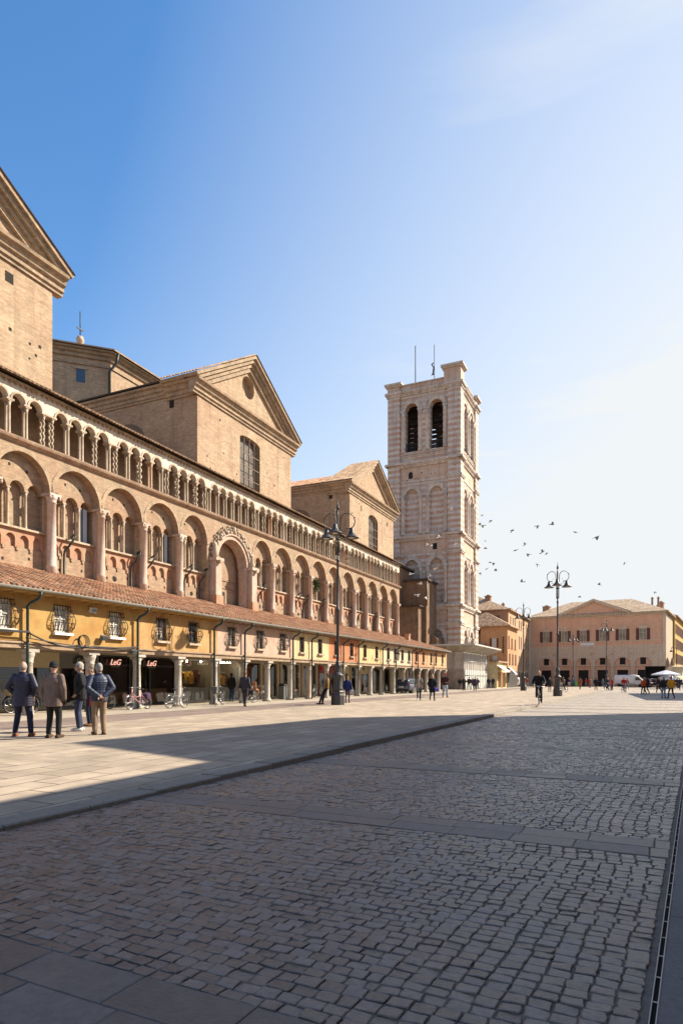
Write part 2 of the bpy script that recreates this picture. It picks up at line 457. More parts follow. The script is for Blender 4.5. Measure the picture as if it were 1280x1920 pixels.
# near cobbles as real stones, crossed by bands of two slab rows
bands = [2.08, 6.15, 10.12, 14.1, 18.05, 22.0]
rng = random.Random(3)
V = []; Fc = []
def stone(q0, q1, s0, s1, zt, jit, bev, V=V, Fc=Fc, tilt=.004, dome=0.0):
    cs = [(q0, s0), (q1, s0), (q1, s1), (q0, s1)]
    cq, cs_ = (q0 + q1) / 2, (s0 + s1) / 2
    tx, ty = rng.uniform(-tilt, tilt) / max(q1 - q0, .01), rng.uniform(-tilt, tilt) / max(s1 - s0, .01)
    ring = []
    for i in range(4):
        a, b = cs[i], cs[(i + 1) % 4]
        ring.append((a[0] + rng.uniform(-jit, jit), a[1] + rng.uniform(-jit, jit)))
        if jit > .005: ring.append(((a[0] + b[0]) / 2 + rng.uniform(-jit, jit) * .8, (a[1] + b[1]) / 2 + rng.uniform(-jit, jit) * .8))
    # pull true corners in for a rounded outline
    n = len(ring); k = len(V)
    if n == 8:
        for i in (0, 2, 4, 6):
            x, y_ = ring[i]; ring[i] = (x + (cq - x) * .035, y_ + (cs_ - y_) * .035)
    for f, dz in ((1.0, -.045), (1.0, -bev), (1 - 2 * bev / max(.06, min(q1 - q0, s1 - s0)), 0)):
        for x, y_ in ring:
            X, Y = cq + (x - cq) * f, cs_ + (y_ - cs_) * f
            V.append(S(X, Y, ROAD + zt + dz + tx * (X - cq) + ty * (Y - cs_)))
    V.append(S(cq, cs_, ROAD + zt + dome))
    for r_ in range(2):
        for i in range(n):
            j = (i + 1) % n
            Fc.append((k + r_ * n + i, k + r_ * n + j, k + (r_ + 1) * n + j, k + (r_ + 1) * n + i))
    for i in range(n): Fc.append((k + 2 * n + i, k + 2 * n + (i + 1) % n, k + 3 * n))
s_ = -1.2; row = 0
def inband(a, b):
    return any(a < c + .30 + .005 and b > c - .30 - .005 for c in bands)
while s_ < SN:
    d = rng.uniform(.082, .097)
    nb = [c for c in bands if c - .30 < s_ + d and c + .30 > s_]
    if nb:
        s_ = nb[0] + .305; continue
    q0, q1 = qk(s_ + .04) + .035, qd(s_ + .04) - .03
    q = q0 + rng.uniform(0, .06)
    while q < q1 - .03:
        edge = q1 - q < 1.25
        wd = rng.uniform(.092, .132) if not edge else rng.uniform(.108, .116)
        if edge and q1 - q > 1.13: wd = max(.06, (q1 - q) - 1.12)
        if q + wd > q1 - .02: wd = q1 - q
        if wd > .04:
            loose = min(1., max(0., (q + 4.2) / 4.0)) * .6 + .4 * (math.sin(q * 1.3 + s_ * .9) * math.sin(s_ * 1.7 - q * .6) > .35)
            g_ = rng.uniform(.002, .005) + .006 * loose
            wob = .008 * math.sin(q * 1.7 + s_ * .6)
            stone(q, q + wd - g_, s_ + wob, s_ + wob + d - g_, rng.uniform(-.004, .003), .0052 + .003 * loose, .0032 + .0015 * loose, dome=.0015, tilt=.0055)
        q += wd
    s_ += d; row += 1
me = bpy.data.meshes.new('road_cobbles'); me.from_pydata(V, [], Fc); me.materials.append(M_cob)
o = bpy.data.objects.new('road_cobbles', me); COL.objects.link(o); tag(o, kind='structure')
V2 = []; F2 = []
for c in bands:
    for k in (0, 1):
        s0 = c - .30 + k * .30
        q = qk(s0) + .03 - (rng.uniform(.1, .5)); end = qd(s0) - .02; st = qk(s0) + .03
        while q < end:
            L = rng.uniform(.52, .68); a, b = max(q, st), min(q + L - .006, end)
            if b - a > .04: stone(a, b, s0 + .004, s0 + .294, rng.uniform(-.002, .002), .002, .004, V2, F2, tilt=.0015)
            q += L
me = bpy.data.meshes.new('paving_bands'); me.from_pydata(V2, [], F2); me.materials.append(M_bandst)
o = bpy.data.objects.new('paving_bands', me); COL.objects.link(o); tag(o, kind='structure')
# far bands as thin sheets
mb = MB()
for k in range(1, 14):
    s0 = 22.0 + k * 3.96
    if s0 - .3 < SN + .05: continue
    a, b, c_, d_ = S(qk(s0) + .03, s0 - .3), S(qd(s0) - .03, s0 - .3), S(qd(s0) - .03, s0 + .3), S(qk(s0) + .03, s0 + .3)
    mb.quad(*[(p[0], p[1], ROAD + .004) for p in (a, b, c_, d_)])
tag(mb.build('paving_bands_far', M_bandst), kind='structure')
# slot drain: dark slot between two thin steel rails, then the pavement on the right
M_steel = plain('drain_steel', (.25, .25, .26), rough=.45, metal=.8)
M_black = plain('slot_black', (.008, .008, .008), rough=.9, var=0)
dn = Vector((.9077, -.505)).normalized()   # right-hand normal of the drain
dx = Vector((.4860, .8740))
def DP(t, off): return (DX(t) + dn.x * off, t + dn.y * off)
mb = MB(); mb2 = MB()
for off, w_ in ((.0, .005), (.026, .005)):
    a, b = DP(-10, off), DP(140, off); a2, b2 = DP(-10, off + w_), DP(140, off + w_)
    mb.add([(*a, ROAD + .004), (*b, ROAD + .004), (*b2, ROAD + .004), (*a2, ROAD + .004), (*a, ROAD - .05), (*b, ROAD - .05), (*b2, ROAD - .05), (*a2, ROAD - .05)],
           [(0, 1, 2, 3), (0, 4, 5, 1), (3, 2, 6, 7)])
t = 0.0
while t < 60:
    t += .24
    a = Vector(DP(t, .006)); e = dx * .012; n_ = dn * .02
    mb.add([(*(a), ROAD), (*(a + e), ROAD), (*(a + e + n_), ROAD), (*(a + n_), ROAD)], [(0, 1, 2, 3)])
tag(mb.build('slot_drain', M_steel), 'long slot drain with two steel rails along the right edge of the cobbles', 'drain')
a, b, c_, d_ = DP(-10, -.03), DP(140, -.03), DP(140, .05), DP(-10, .05)
mb2.quad((*a, ROAD - .019), (*b, ROAD - .019), (*c_, ROAD - .019), (*d_, ROAD - .019))
tag(mb2.build('drain_channel', M_black), kind='structure')
M_pav = make('pavement_granite', (.12, .115, .12), tint=(.15, .14, .14), tscale=1, var=.3, fscale=30, rough=.7, bump=.3, bscale=70,
             brick=(.9, .62, .006, (.13, .125, .13), (.11, .105, .108), (.03, .03, .03), .5, 0))
a, b, c_, d_ = DP(-12, .032), DP(150, .032), DP(150, 16), DP(-12, 16)
sheet('right_pavement', [a, b, c_, d_], M_pav, ROAD + .004, org=DP(0, .032), rot=math.atan2(.8740, .4860))
# ------------------------------------------------------------------ cathedral flank
M_brick = make('old_brick', (.36, .265, .18), tint=(.36, .235, .155), tscale=.5, tlo=.38, thi=.62, var=.24, fscale=2.2, rough=.9, bump=.5,
               brick=(.27, .075, .008, (.38, .28, .18), (.31, .22, .145), (.37, .3, .215), .5, 0), streak=.28, streakcol=(.2, .14, .09), course=.24)
M_brickhi = make('gable_brick', (.42, .31, .205), tint=(.37, .235, .15), tscale=.35, tlo=.42, thi=.7, var=.2, fscale=1.6, rough=.9, bump=.4,
                 brick=(.27, .075, .007, (.44, .32, .21), (.375, .265, .17), (.42, .33, .23), .5, 0), streak=.5, streakcol=(.2, .13, .085), course=.28)
M_stone = make('istrian_stone', (.44, .36, .27), tint=(.36, .27, .19), tscale=1.2, var=.25, fscale=5, rough=.8, bump=.35, streak=.3, objrand=1)
M_pinkm = make('verona_marble', (.43, .31, .24), tint=(.46, .38, .31), tscale=.7, var=.22, fscale=4, rough=.75, bump=.3, streak=.35, streakcol=(.25, .12, .07), objrand=1)
M_white = make('whitewashed_stone', (.56, .50, .42), tint=(.45, .35, .25), tscale=.8, tlo=.5, thi=.75, var=.18, fscale=4, rough=.85, bump=.3, streak=.55, streakcol=(.28, .2, .13))
M_ochre = make('red_ochre_plaster', (.40, .215, .135), tint=(.38, .27, .18), tscale=.9, tlo=.42, thi=.62, var=.2, fscale=5, rough=.9, bump=.3, streak=.3)
M_cornice = make('brick_cornice', (.40, .29, .19), tint=(.30, .22, .15), tscale=.7, var=.3, fscale=4, rough=.9, bump=.4, streak=.35, course=.22)
M_darkwd = plain('dark_timber', (.05, .035, .025), rough=.8)
M_tile = make('clay_tile', (.34, .165, .09), tint=(.39, .25, .155), tscale=1.4, tlo=.4, thi=.62, var=.4, fscale=7, rough=.9, bump=.4, island=.5)
M_oldtile = make('weathered_tile', (.28, .175, .105), tint=(.38, .27, .17), tscale=1.5, var=.4, fscale=6, rough=.9, bump=.4, island=.3)
M_lead = plain('gutter_copper', (.13, .15, .14), rough=.5, metal=.4, var=.25)
M_pipe = plain('drainpipe_dark', (.028, .035, .035), rough=.5, metal=.3)
M_pane = glass('window_pane', (.05, .065, .08))
M_hole = plain('dark_recess', (.02, .016, .013), rough=.95, var=0)
M_iron = plain('wrought_iron', (.02, .018, .017), rough=.55, metal=.5)

OFFC = (20.0, 26.5, 0.0)
cath = thing('cathedral', 'long brick cathedral flank with a gallery of small arches and three gabled blocks above it', 'cathedral', W(*OFFC[:2]), TH)
def cb(): return MB(OFFC)
VW = 26.5
def pilx():
    L = [9.9, 13.15, 16.4, 19.65, 22.91, 26.15, 29.45, 32.75]
    r_ = [44.15 + 3.27 * i for i in range(10)]
    return L, r_
PL, PR = pilx()
bays = [(a + b) / 2 for a, b in zip(PL, PL[1:])] + [(32.75 + 35.75) / 2] + [(41.25 + 44.15) / 2] + [(a + b) / 2 for a, b in zip(PR, PR[1:])]
U0, U1 = 9.9, 73.58
# lower wall: plane with the big blind arches (front) ------------------
m = cb(); ops = []
for i, c in enumerate(bays):
    hw = 1.5 if abs(c - 34.25) > .1 and abs(c - 42.7) > .1 else 1.33
    ops.append((c, hw, 6.0, 10.57, 1.62))
ops.append((38.5, 2.0, 6.0, 9.62, 1.95))
m.arcade(U0, U1 + .6, 6.0, 12.62, VW, VW + .42, ops, n=18)
m.quad((U1 + .6, VW, 0), (U1 + .6, VW + 9, 0), (U1 + .6, VW + 9, 15.3), (U1 + .6, VW, 15.3))
m.quad((U0, VW + .5, 0), (U1 + .6, VW + .5, 0), (U1 + .6, VW + .5, 6.5), (U0, VW + .5, 6.5))
m.build('flank_wall', M_brick, cath)
# brick rims over the big arches
m = cb()
for c, hw, b, sp, rise in ops[:-1]:
    m.archring(c, hw, hw + .22, sp, VW - .03, VW + .02, rise=rise, n=18)
m.build('arch_rims', M_cornice, cath)
# inner plane with triple niches
m = cb(); m2 = cb(); m5 = cb()
VI = VW + .42
for c, hw, b, sp, rise in ops[:-1]:
    nr = .40; k = .98 if hw > 1.4 else .88
    nops = [(c + d * k, nr if hw > 1.4 else .35, 8.65, 10.5, nr) for d in (-1, 0, 1)]
    m.arcade(c - hw - .05, c + hw + .05, 10.5, 12.3, VI, VI + .3, [(a_, b_, 10.5, 10.5, e_) for a_, b_, c_, d_, e_ in nops], n=12)
    for a_, b_ in zip([c - hw - .05] + [o_[0] + o_[1] for o_ in nops], [o_[0] - o_[1] for o_ in nops] + [c + hw + .05]): m.quad((a_, VI, 10.5), (b_, VI, 10.5), (b_, VI + .3, 10.5), (a_, VI + .3, 10.5))
    m.quad((c - hw - .1, VI + .37, 8.6), (c + hw + .1, VI + .37, 8.6), (c + hw + .1, VI + .37, 11.3), (c - hw - .1, VI + .37, 11.3))
    m.quad((c - hw - .05, VI + .3, 11.3), (c + hw + .05, VI + .3, 11.3), (c + hw + .05, VI + .37, 11.3), (c - hw - .05, VI + .37, 11.3))
    for x_ in (c - hw - .06, c + hw + .06): m.quad((x_, VI - .3, 8.6), (x_, VI + .37, 8.6), (x_, VI + .37, 11.3), (x_, VI - .3, 11.3))
    # small putlog holes, red lombard band, sill, wall below
    nl = 4
    lops = [(c - hw + (i + .5) * 2 * hw / nl, .25, 7.7, 8.08, .25) for i in range(nl)]
    m2.arcade(c - hw - .04, c + hw + .04, 7.7, 8.56, VI - .02, VI + .12, lops, n=8)
    m2.quad((c - hw, VI + .12, 7.6), (c + hw, VI + .12, 7.6), (c + hw, VI + .12, 8.56), (c - hw, VI + .12, 8.56))
    m3 = cb(); m4 = cb()
    m3.box(c - hw - .02, c + hw + .02, VI - .16, VI + .37, 8.56, 8.66)
    m4.quad((c - hw - .04, VI + .03, 5.9), (c + hw + .04, VI + .03, 5.9), (c + hw + .04, VI + .03, 7.72), (c - hw - .04, VI + .03, 7.72))
    for i in range(nl + 1):
        x = c - hw + i * 2 * hw / nl
        m4.box(x - .06, x + .06, VI - .03, VI + .05, 7.55, 7.78)
    m3.build('niche_sill', M_stone, cath); m4.build('bay_wall', M_brick, cath)
    for (dx_, h) in ((-.45, 11.55), (.5, 11.45), (.75, 7.2), (-.8, 7.05)):
        x = c + dx_ + random.uniform(-.08, .08); hh = h + random.uniform(-.08, .08); vf = VI - .004 if h > 9 else VI + .026
        m5.quad((x - .06, vf, hh - .07), (x + .06, vf, hh - .07), (x + .06, vf, hh + .07), (x - .06, vf, hh + .07))
    if random.random() < .45:
        x = c + random.uniform(-.3, .3); hh = 7.1
        m5.add([(x + .2 * math.cos(a) * random.uniform(.7, 1.1), VI + .024, hh + .17 * math.sin(a) * random.uniform(.7, 1.1)) for a in [i * PI / 5 for i in range(10)]], [tuple(range(10))])
m.build('niche_wall', M_brick, cath); m2.build('lombard_band', M_ochre, cath); m5.build('putlog_holes', M_hole, cath)
# pillars (half columns with capitals): built once, copied along the flank
def colprof(r, z0, z1, cap=.3, base=.12):
    return [(r * 1.35, z0), (r * 1.35, z0 + base * .4), (r * 1.12, z0 + base), (r, z0 + base * 1.4), (r * .97, (z0 + z1) / 2), (r * .93, z1 - cap), (r * 1.08, z1 - cap + .02), (r * .95, z1 - cap + .05), (r * 1.45, z1 - .05)]
def put(root_me, name, parent, u, v, mat=None):
    o = bpy.data.objects.new(name, root_me); COL.objects.link(o); o.parent = parent
    o.location = (u - OFFC[0], v - OFFC[1], 0); return o
mb = MB(); mb.lathe(0, 0, [(.26, 6.1), (.26, 6.95), (.28, 7.0), (.23, 7.05)] + [(.225, 8.3), (.215, 10.15), (.25, 10.17), (.22, 10.22), (.26, 10.35), (.33, 10.48)], n=14)
mb.box(-.34, .34, -.31, .34, 10.48, 10.6)
for sx_ in (-1, 1):
    mb.ball((.29 * sx_, -.25, 10.40), (.085, .07, .1), 6, 5)
mb.box(-.12, .12, .0, .5, 6.0, 10.5)
first = mb.build('pillar', M_pinkm, cath); first.location = (PL[0] - OFFC[0], VW + .02 - OFFC[1], 0); pm = first.data
mw = pm.copy(); mw.materials.clear(); mw.materials.append(make('pale_pillar_marble', (.5, .42, .36), tint=(.42, .3, .25), tscale=.6, var=.2, fscale=4, rough=.7, bump=.25, streak=.3))
for x in PL[1:] + PR:
    put(mw if abs(x - 22.91) < .1 or abs(x - 60.5) < .2 else pm, 'pillar', cath, x, VW + .02)
# coupled colonnettes in the niches
def colonnette(r, z0, z1, twist=0, dep=.11, both=True):
    b = MB()
    for dy in ((-dep, dep) if both else (0,)):
        if not twist: b.lathe(0, dy, colprof(r, z0, z1, .26, .1), n=8)
        else:
            pts = [(.024 * math.sin(twist * t * 6.28), dy + .024 * math.cos(twist * t * 6.28), z0 + .1 + (z1 - z0 - .32) * t) for t in [i / 26 for i in range(27)]]
            b.tube(pts, r * .85, 7); b.lathe(0, dy, [(r * 1.35, z0), (r * 1.1, z0 + .1), (0, z0 + .1)], n=8)
            b.lathe(0, dy, [(r, z1 - .24), (r * .95, z1 - .2), (r * 1.45, z1 - .05)], n=8)
    if both: b.box(-r * 1.5, r * 1.5, -dep - r * 1.5, dep + r * 1.5, z1 - .055, z1)
    return b
cn0 = colonnette(.07, 8.66, 10.5, dep=.085).build('colonnette', M_stone, cath); cn0.location = (-50, 0, 0)
k0 = True
for c, hw, b, sp, rise in ops[:-1]:
    k = .98 if hw > 1.4 else .88
    for d in (-.5, .5):
        if k0: cn0.location = (c + d * k - OFFC[0], VI + .13 - OFFC[1], 0); k0 = False
        else: put(cn0.data, 'colonnette', cath, c + d * k, VI + .13)
# windows inside a few niches
for x in (25.5, 27.0, 31.9, 54.9, 58.0, 61.6):
    c = min((b_ + d * .98 for b_ in bays for d in (-1, 0, 1)), key=lambda q: abs(q - x))
    f = MB(OFFC); f.box(c - .42, c + .42, VI + .29, VI + .35, 8.67, 8.75); f.box(c - .42, c - .36, VI + .29, VI + .35, 8.75, 10.5); f.box(c + .36, c + .42, VI + .29, VI + .35, 8.75, 10.5); f.box(c - .03, c + .03, VI + .29, VI + .35, 8.75, 10.75)
    fo = f.build('window', M_darkwd, cath)
    g_ = MB(OFFC); g_.quad((c - .4, VI + .33, 8.7), (c + .4, VI + .33, 8.7), (c + .4, VI + .33, 10.6), (c - .4, VI + .33, 10.6)); g_.build('pane', glass('sky_reflection_pane', (.5, .58, .64), .08), fo)  # pale sky reflection put into the pane colour
# string course below the gallery
VG0 = 28.0
m = cb()
m.extr([(VW - .04, 12.52), (VW - .12, 12.6), (VW - .2, 12.62), (VW - .24, 12.7), (VW - .26, 12.77), (VG0, 12.8), (VG0, 12.4)], U0, U1 + .78, 'x')
m.build('string_course', make('weathered_string_stone', (.34, .23, .16), tint=(.42, .32, .23), tscale=.9, var=.3, fscale=5, rough=.9, bump=.4, streak=.5, streakcol=(.14, .1, .07), course=.2), cath)
# gallery ------------------------------------------------------------
cl = [9.7, 14.04, 18.38, 22.72, 27.05, 31.38, 35.72, 41.86, 46.2, 50.54, 54.88, 59.22, 63.56, 67.9, 72.24]
posts = []; gops = []
for a, b in zip(cl, cl[1:]):
    n_ = 6 if b - a > 5 else 4
    e0, e1 = a + .3, b - .3
    st = (e1 - e0) / n_
    for i in range(n_):
        gops.append((e0 + st * (i + .5), st / 2 - .115, 12.8, 14.47, (st / 2 - .115) * 1.06))
        if i: posts.append((e0 + st * i, 0))
    posts.append((a, 1))
posts.append((cl[-1], 1)); posts.append((73.3, 0))
gops.append((72.24 + .62, .3, 12.8, 14.47, .32)); 
m = cb(); m.arcade(U0, U1 + .6, 14.47, 15.36, VW, VW + .32, [(c, r, 14.47, 14.47, rise) for c, r, b, s_, rise in gops], n=12)
m.quad((U1 + .6, VW, 12.8), (U1 + .6, VW + .3, 12.8), (U1 + .6, VW + .3, 15.4), (U1 + .6, VW, 15.4))
m.build('gallery_arcade', M_white, cath)
m = cb()
for c, r, b, s_, rise in gops: m.archring(c, r + .005, r + .1, 14.47, VW - .045, VW + .01, rise=rise, n=12)
for a, b in posts: m.box(a - (.44 if b else .2), a + (.44 if b else .2), VW - .07, VW + .37, 14.39, 14.475)
m.build('gallery_mouldings', M_stone, cath)
types = [colonnette(.07, 12.8, 14.39), colonnette(.068, 12.8, 14.39, twist=2.5), colonnette(.062, 12.8, 14.39, twist=4)]
# knotted pair
kb = MB()
for sy in (-1, 1):
    kb.tube([(.05 * math.sin(t * 22), sy * (.11 + .035 * math.cos(t * 22)), 12.9 + 1.27 * t) for t in [i / 30 for i in range(31)]], .065, 7)
    kb.lathe(0, sy * .11, [(.1, 12.8), (.09, 12.9)], n=8); kb.lathe(0, sy * .11, [(.07, 14.15), (.105, 14.34)], n=8)
for z in (13.25, 13.5, 13.72): kb.box(-.04, .04, -.11, .11, z, z + .06)
kb.box(-.12, .12, -.2, .2, 14.335, 14.39); types.append(kb)
TM = []
for b, mt in zip(types, (M_stone, M_stone, M_stone, M_stone)):
    o = b.build('gallery_column', mt, cath); o.location = (-60, 0, 0); TM.append(o)
# plain pink version
pc = TM[0].data.copy(); pc.materials.clear(); pc.materials.append(make('orange_marble', (.45, .27, .16), tint=(.5, .36, .25), tscale=.8, var=.2, fscale=5, rough=.7, bump=.25, objrand=1))
used = set(); rg = random.Random(11); cnt = 0
for u, cluster in posts:
    for du in ((-.26, .26) if cluster else (0,)):
        t = rg.choice((0, 0, 0, 0, 0, 4, 4, 1, 2, 3)) if not cluster else rg.choice((0, 0, 0, 0, 1, 2))
        me_ = pc if t == 4 else TM[t].data
        if t != 4 and t not in used:
            used.add(t); TM[t].location = (u + du - OFFC[0], VW + .16 - OFFC[1], 0); continue
        put(me_, 'gallery_column', cath, u + du, VW + .16)
for t in range(4):
    if t not in used: bpy.data.objects.remove(TM[t])
# gallery back wall, floor ledge already; ceiling
VB = 27.4; VG = 27.95
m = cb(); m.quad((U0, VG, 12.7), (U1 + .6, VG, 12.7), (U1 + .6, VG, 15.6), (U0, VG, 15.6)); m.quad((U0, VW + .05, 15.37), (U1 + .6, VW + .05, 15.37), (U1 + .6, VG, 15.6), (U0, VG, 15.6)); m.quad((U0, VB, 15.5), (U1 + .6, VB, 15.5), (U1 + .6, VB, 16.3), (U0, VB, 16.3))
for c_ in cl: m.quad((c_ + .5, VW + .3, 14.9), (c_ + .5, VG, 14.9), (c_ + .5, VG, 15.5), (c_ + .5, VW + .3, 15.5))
m.build('gallery_back_wall', make('brown_plaster_brick', (.24, .155, .1), tint=(.3, .21, .135), tscale=.8, var=.25, fscale=3, rough=.95, bump=.4, streak=.3), cath)  # brown brick, its colour lowered further to deepen the gallery's shade
m = cb(); m.quad((U0, VW - .35, 15.44), (U1 + .75, VW - .35, 15.44), (U1 + .75, VB + .05, 16.05), (U0, VB + .05, 16.05))
m.box(U0, U1 + .7, VW - .14, VW + .1, 15.3, 15.42)
for i in range(int((U1 - U0) / .3)): 
    u = U0 + i * .3 + .1; m.box(u, u + .1, VW - .12, VW + .0, 15.2, 15.31)
m.build('gallery_eaves', M_cornice, cath)
def tileroof(mb, a0, a1, e0, e1, per=.24, rows=6, r=.085, seed=1, prof=3):
    """rows of curved tiles between an eaves line e0=(b,h) and a top line e1=(b,h), running along a"""
    rg = random.Random(seed)
    n = max(1, int(round((a1 - a0) / per)))
    db, dh = e1[0] - e0[0], e1[1] - e0[1]; L = math.hypot(db, dh); nb, nh = -dh / L, db / L
    if nh < 0: nb, nh = -nb, -nh
    for i in range(n):
        ac = a0 + (i + .5) * (a1 - a0) / n; w_ = (a1 - a0) / n
        off = rg.uniform(0, .06)
        for k in range(rows):
            t0, t1 = k / rows, min(1.0, (k + 1.12) / rows)
            j = rg.uniform(-.012, .012); lift = .02
            vs = []
            for t, ex in ((t0, lift), (t1, 0)):
                tt = t - (off / L if k == 0 else 0)
                b, h = e0[0] + db * tt, e0[1] + dh * tt
                for q in range(prof + 1):
                    an = PI * q / prof
                    x = ac + j - math.cos(an) * w_ * .36; y = math.sin(an) * r + ex
                    vs.append((x, b + nb * y, h + nh * y))
            m_ = prof + 1
            mb.add(vs, [(q, q + 1, m_ + q + 1, m_ + q) for q in range(prof)] + [tuple(range(prof, -1, -1))], False)
    # pan layer
    mb.quad((a0, e0[0], e0[1]), (a1, e0[0], e0[1]), (a1, e1[0], e1[1]), (a0, e1[0], e1[1]))
m = cb(); tileroof(m, U0, U1 + .85, (VW - .42, 15.46), (VB, 16.08), rows=4, seed=4); m.build('gallery_roof', M_oldtile, cath)
# portal ----------------------------------------------------------------
m = cb()
m.quad((36.3, VW + .85, 6), (40.7, VW + .85, 6), (40.7, VW + .85, 11.8), (36.3, VW + .85, 11.8))
m.quad((36.5, VW + .4, 6), (36.5, VW + .86, 6), (36.5, VW + .86, 9.7), (36.5, VW + .4, 9.7)); m.quad((40.5, VW + .4, 6), (40.5, VW + .86, 6), (40.5, VW + .86, 9.7), (40.5, VW + .4, 9.7))
m.archring(38.5, 1.96, 2.02, 9.62, VW + .4, VW + .86, n=18)
for h in (8.55, 8.0): m.box(36.5, 40.5, VW + .80, VW + .86, h, h + .06)
m.build('portal_infill', M_brick, cath)
m = cb()
m.archring(38.5, 1.6, 1.8, 9.62, VW + .25, VW + .6, n=20); m.archring(38.5, 1.8, 2.08, 9.62, VW - .12, VW + .5, n=20); m.archring(38.5, 2.08, 2.2, 9.62, VW - .22, VW + .0, n=20)
for sx_ in (-1, 1):
    x = 38.5 + sx_ * 2.25
    m.box(x - .33, x + .33, VW - .5, VW + .4, 6.0, 9.5); m.box(x - .45, x + .45, VW - .62, VW + .4, 9.5, 9.72)
    m.box(x - .3 - sx_ * .32, x + .3 - sx_ * .32, VW - .1, VW + .5, 6.0, 9.62)
m.build('portal_frame', M_pinkm, cath)
m = cb(); rg = random.Random(5)
for i in range(34):
    a = PI * (.06 + .88 * i / 33); rr = 2.36 + .12 * math.sin(i * 2.4)
    z = 9.62 + rr * math.sin(a); x = 38.5 - rr * math.cos(a)
    m.ball((x, VW - .18 + rg.uniform(-.06, .05), z), (rg.uniform(.09, .15), rg.uniform(.1, .17), rg.uniform(.1, .17)), 6, 5)
    rr += .22; m.ball((38.5 - rr * math.cos(a), VW - .1, 9.62 + rr * math.sin(a)), (.07, .09, .1), 5, 4)
for sx_ in (-1, 1):
    x = 38.5 + sx_ * 2.3; m.lathe(x, VW - .2, [(.22, 9.72), (.26, 10.0), (.17, 10.4), (.2, 10.6), (.1, 10.8), (0, 10.85)], n=8)
    m.box(x - .12, x + .12, VW - .75, VW - .1, 9.35, 9.55)
m.ball((38.5, VW - .2, 12.1), (.16, .16, .28), 6, 5)
m.build('portal_carving', M_stone, cath)
for sx_ in (-1, 1):
    m = cb(); x = 38.5 + sx_ * 2.25; m.box(x - .42, x + .42, VW - .6, VW + .4, 5.9, 7.15); m.build('portal_plinth', M_ochre, cath)
m = cb()
for i in range(8): m.quad((38.3 - .25 * rg.random(), VW + .846, 7.7 - i * .11), (38.75 + .2 * rg.random(), VW + .846, 7.7 - i * .11), (38.75, VW + .846, 7.75 - i * .11), (38.3, VW + .846, 7.75 - i * .11))
m.quad((38.62, VW + .844, 6.2), (38.85, VW + .844, 6.2), (38.85, VW + .844, 7.75), (38.62, VW + .844, 7.75)); m.build('portal_slots', M_hole, cath)
# rain pipes on the flank
def fpipe(u):
    b = MB(OFFC); y = VW + .3
    b.tube([(u + .35, y - .1, 8.75), (u + .36, y - .32, 8.9), (u + .3, y - .42, 8.7), (u + .12, y - .2, 8.25), (u + .02, y + .0, 8.0), (u, y + .02, 7.8), (u, y + .02, 6.55), (u + .05, y - .25, 6.42), (u + .1, y - .8, 6.3)], .055, 6)
    b.build('rain_pipe', M_pipe, cath)
for u in (23.95, 28.75, 30.0, 33.6, 35.2, 42.6, 48.5, 50.0, 53.2, 59.6, 62.0, 66.5): fpipe(u)
# far door arch low at the east end
m = cb(); c = 68.67; m.archring(c, .75, .95, 7.2, VI - .1, VI + .05, n=12); m.box(c - .95, c - .75, VI - .1, VI + .05, 6, 7.2); m.box(c + .75, c + .95, VI - .1, VI + .05, 6, 7.2); m.build('side_door_surround', M_stone, cath)
m = cb(); m.add([(c + .75 * math.cos(PI * i / 12), VI + .015, 7.2 + .75 * math.sin(PI * i / 12)) for i in range(13)] + [(c - .75, VI + .015, 6), (c + .75, VI + .015, 6)], [tuple(range(15))]); m.build('side_door_panel', M_ochre, cath)
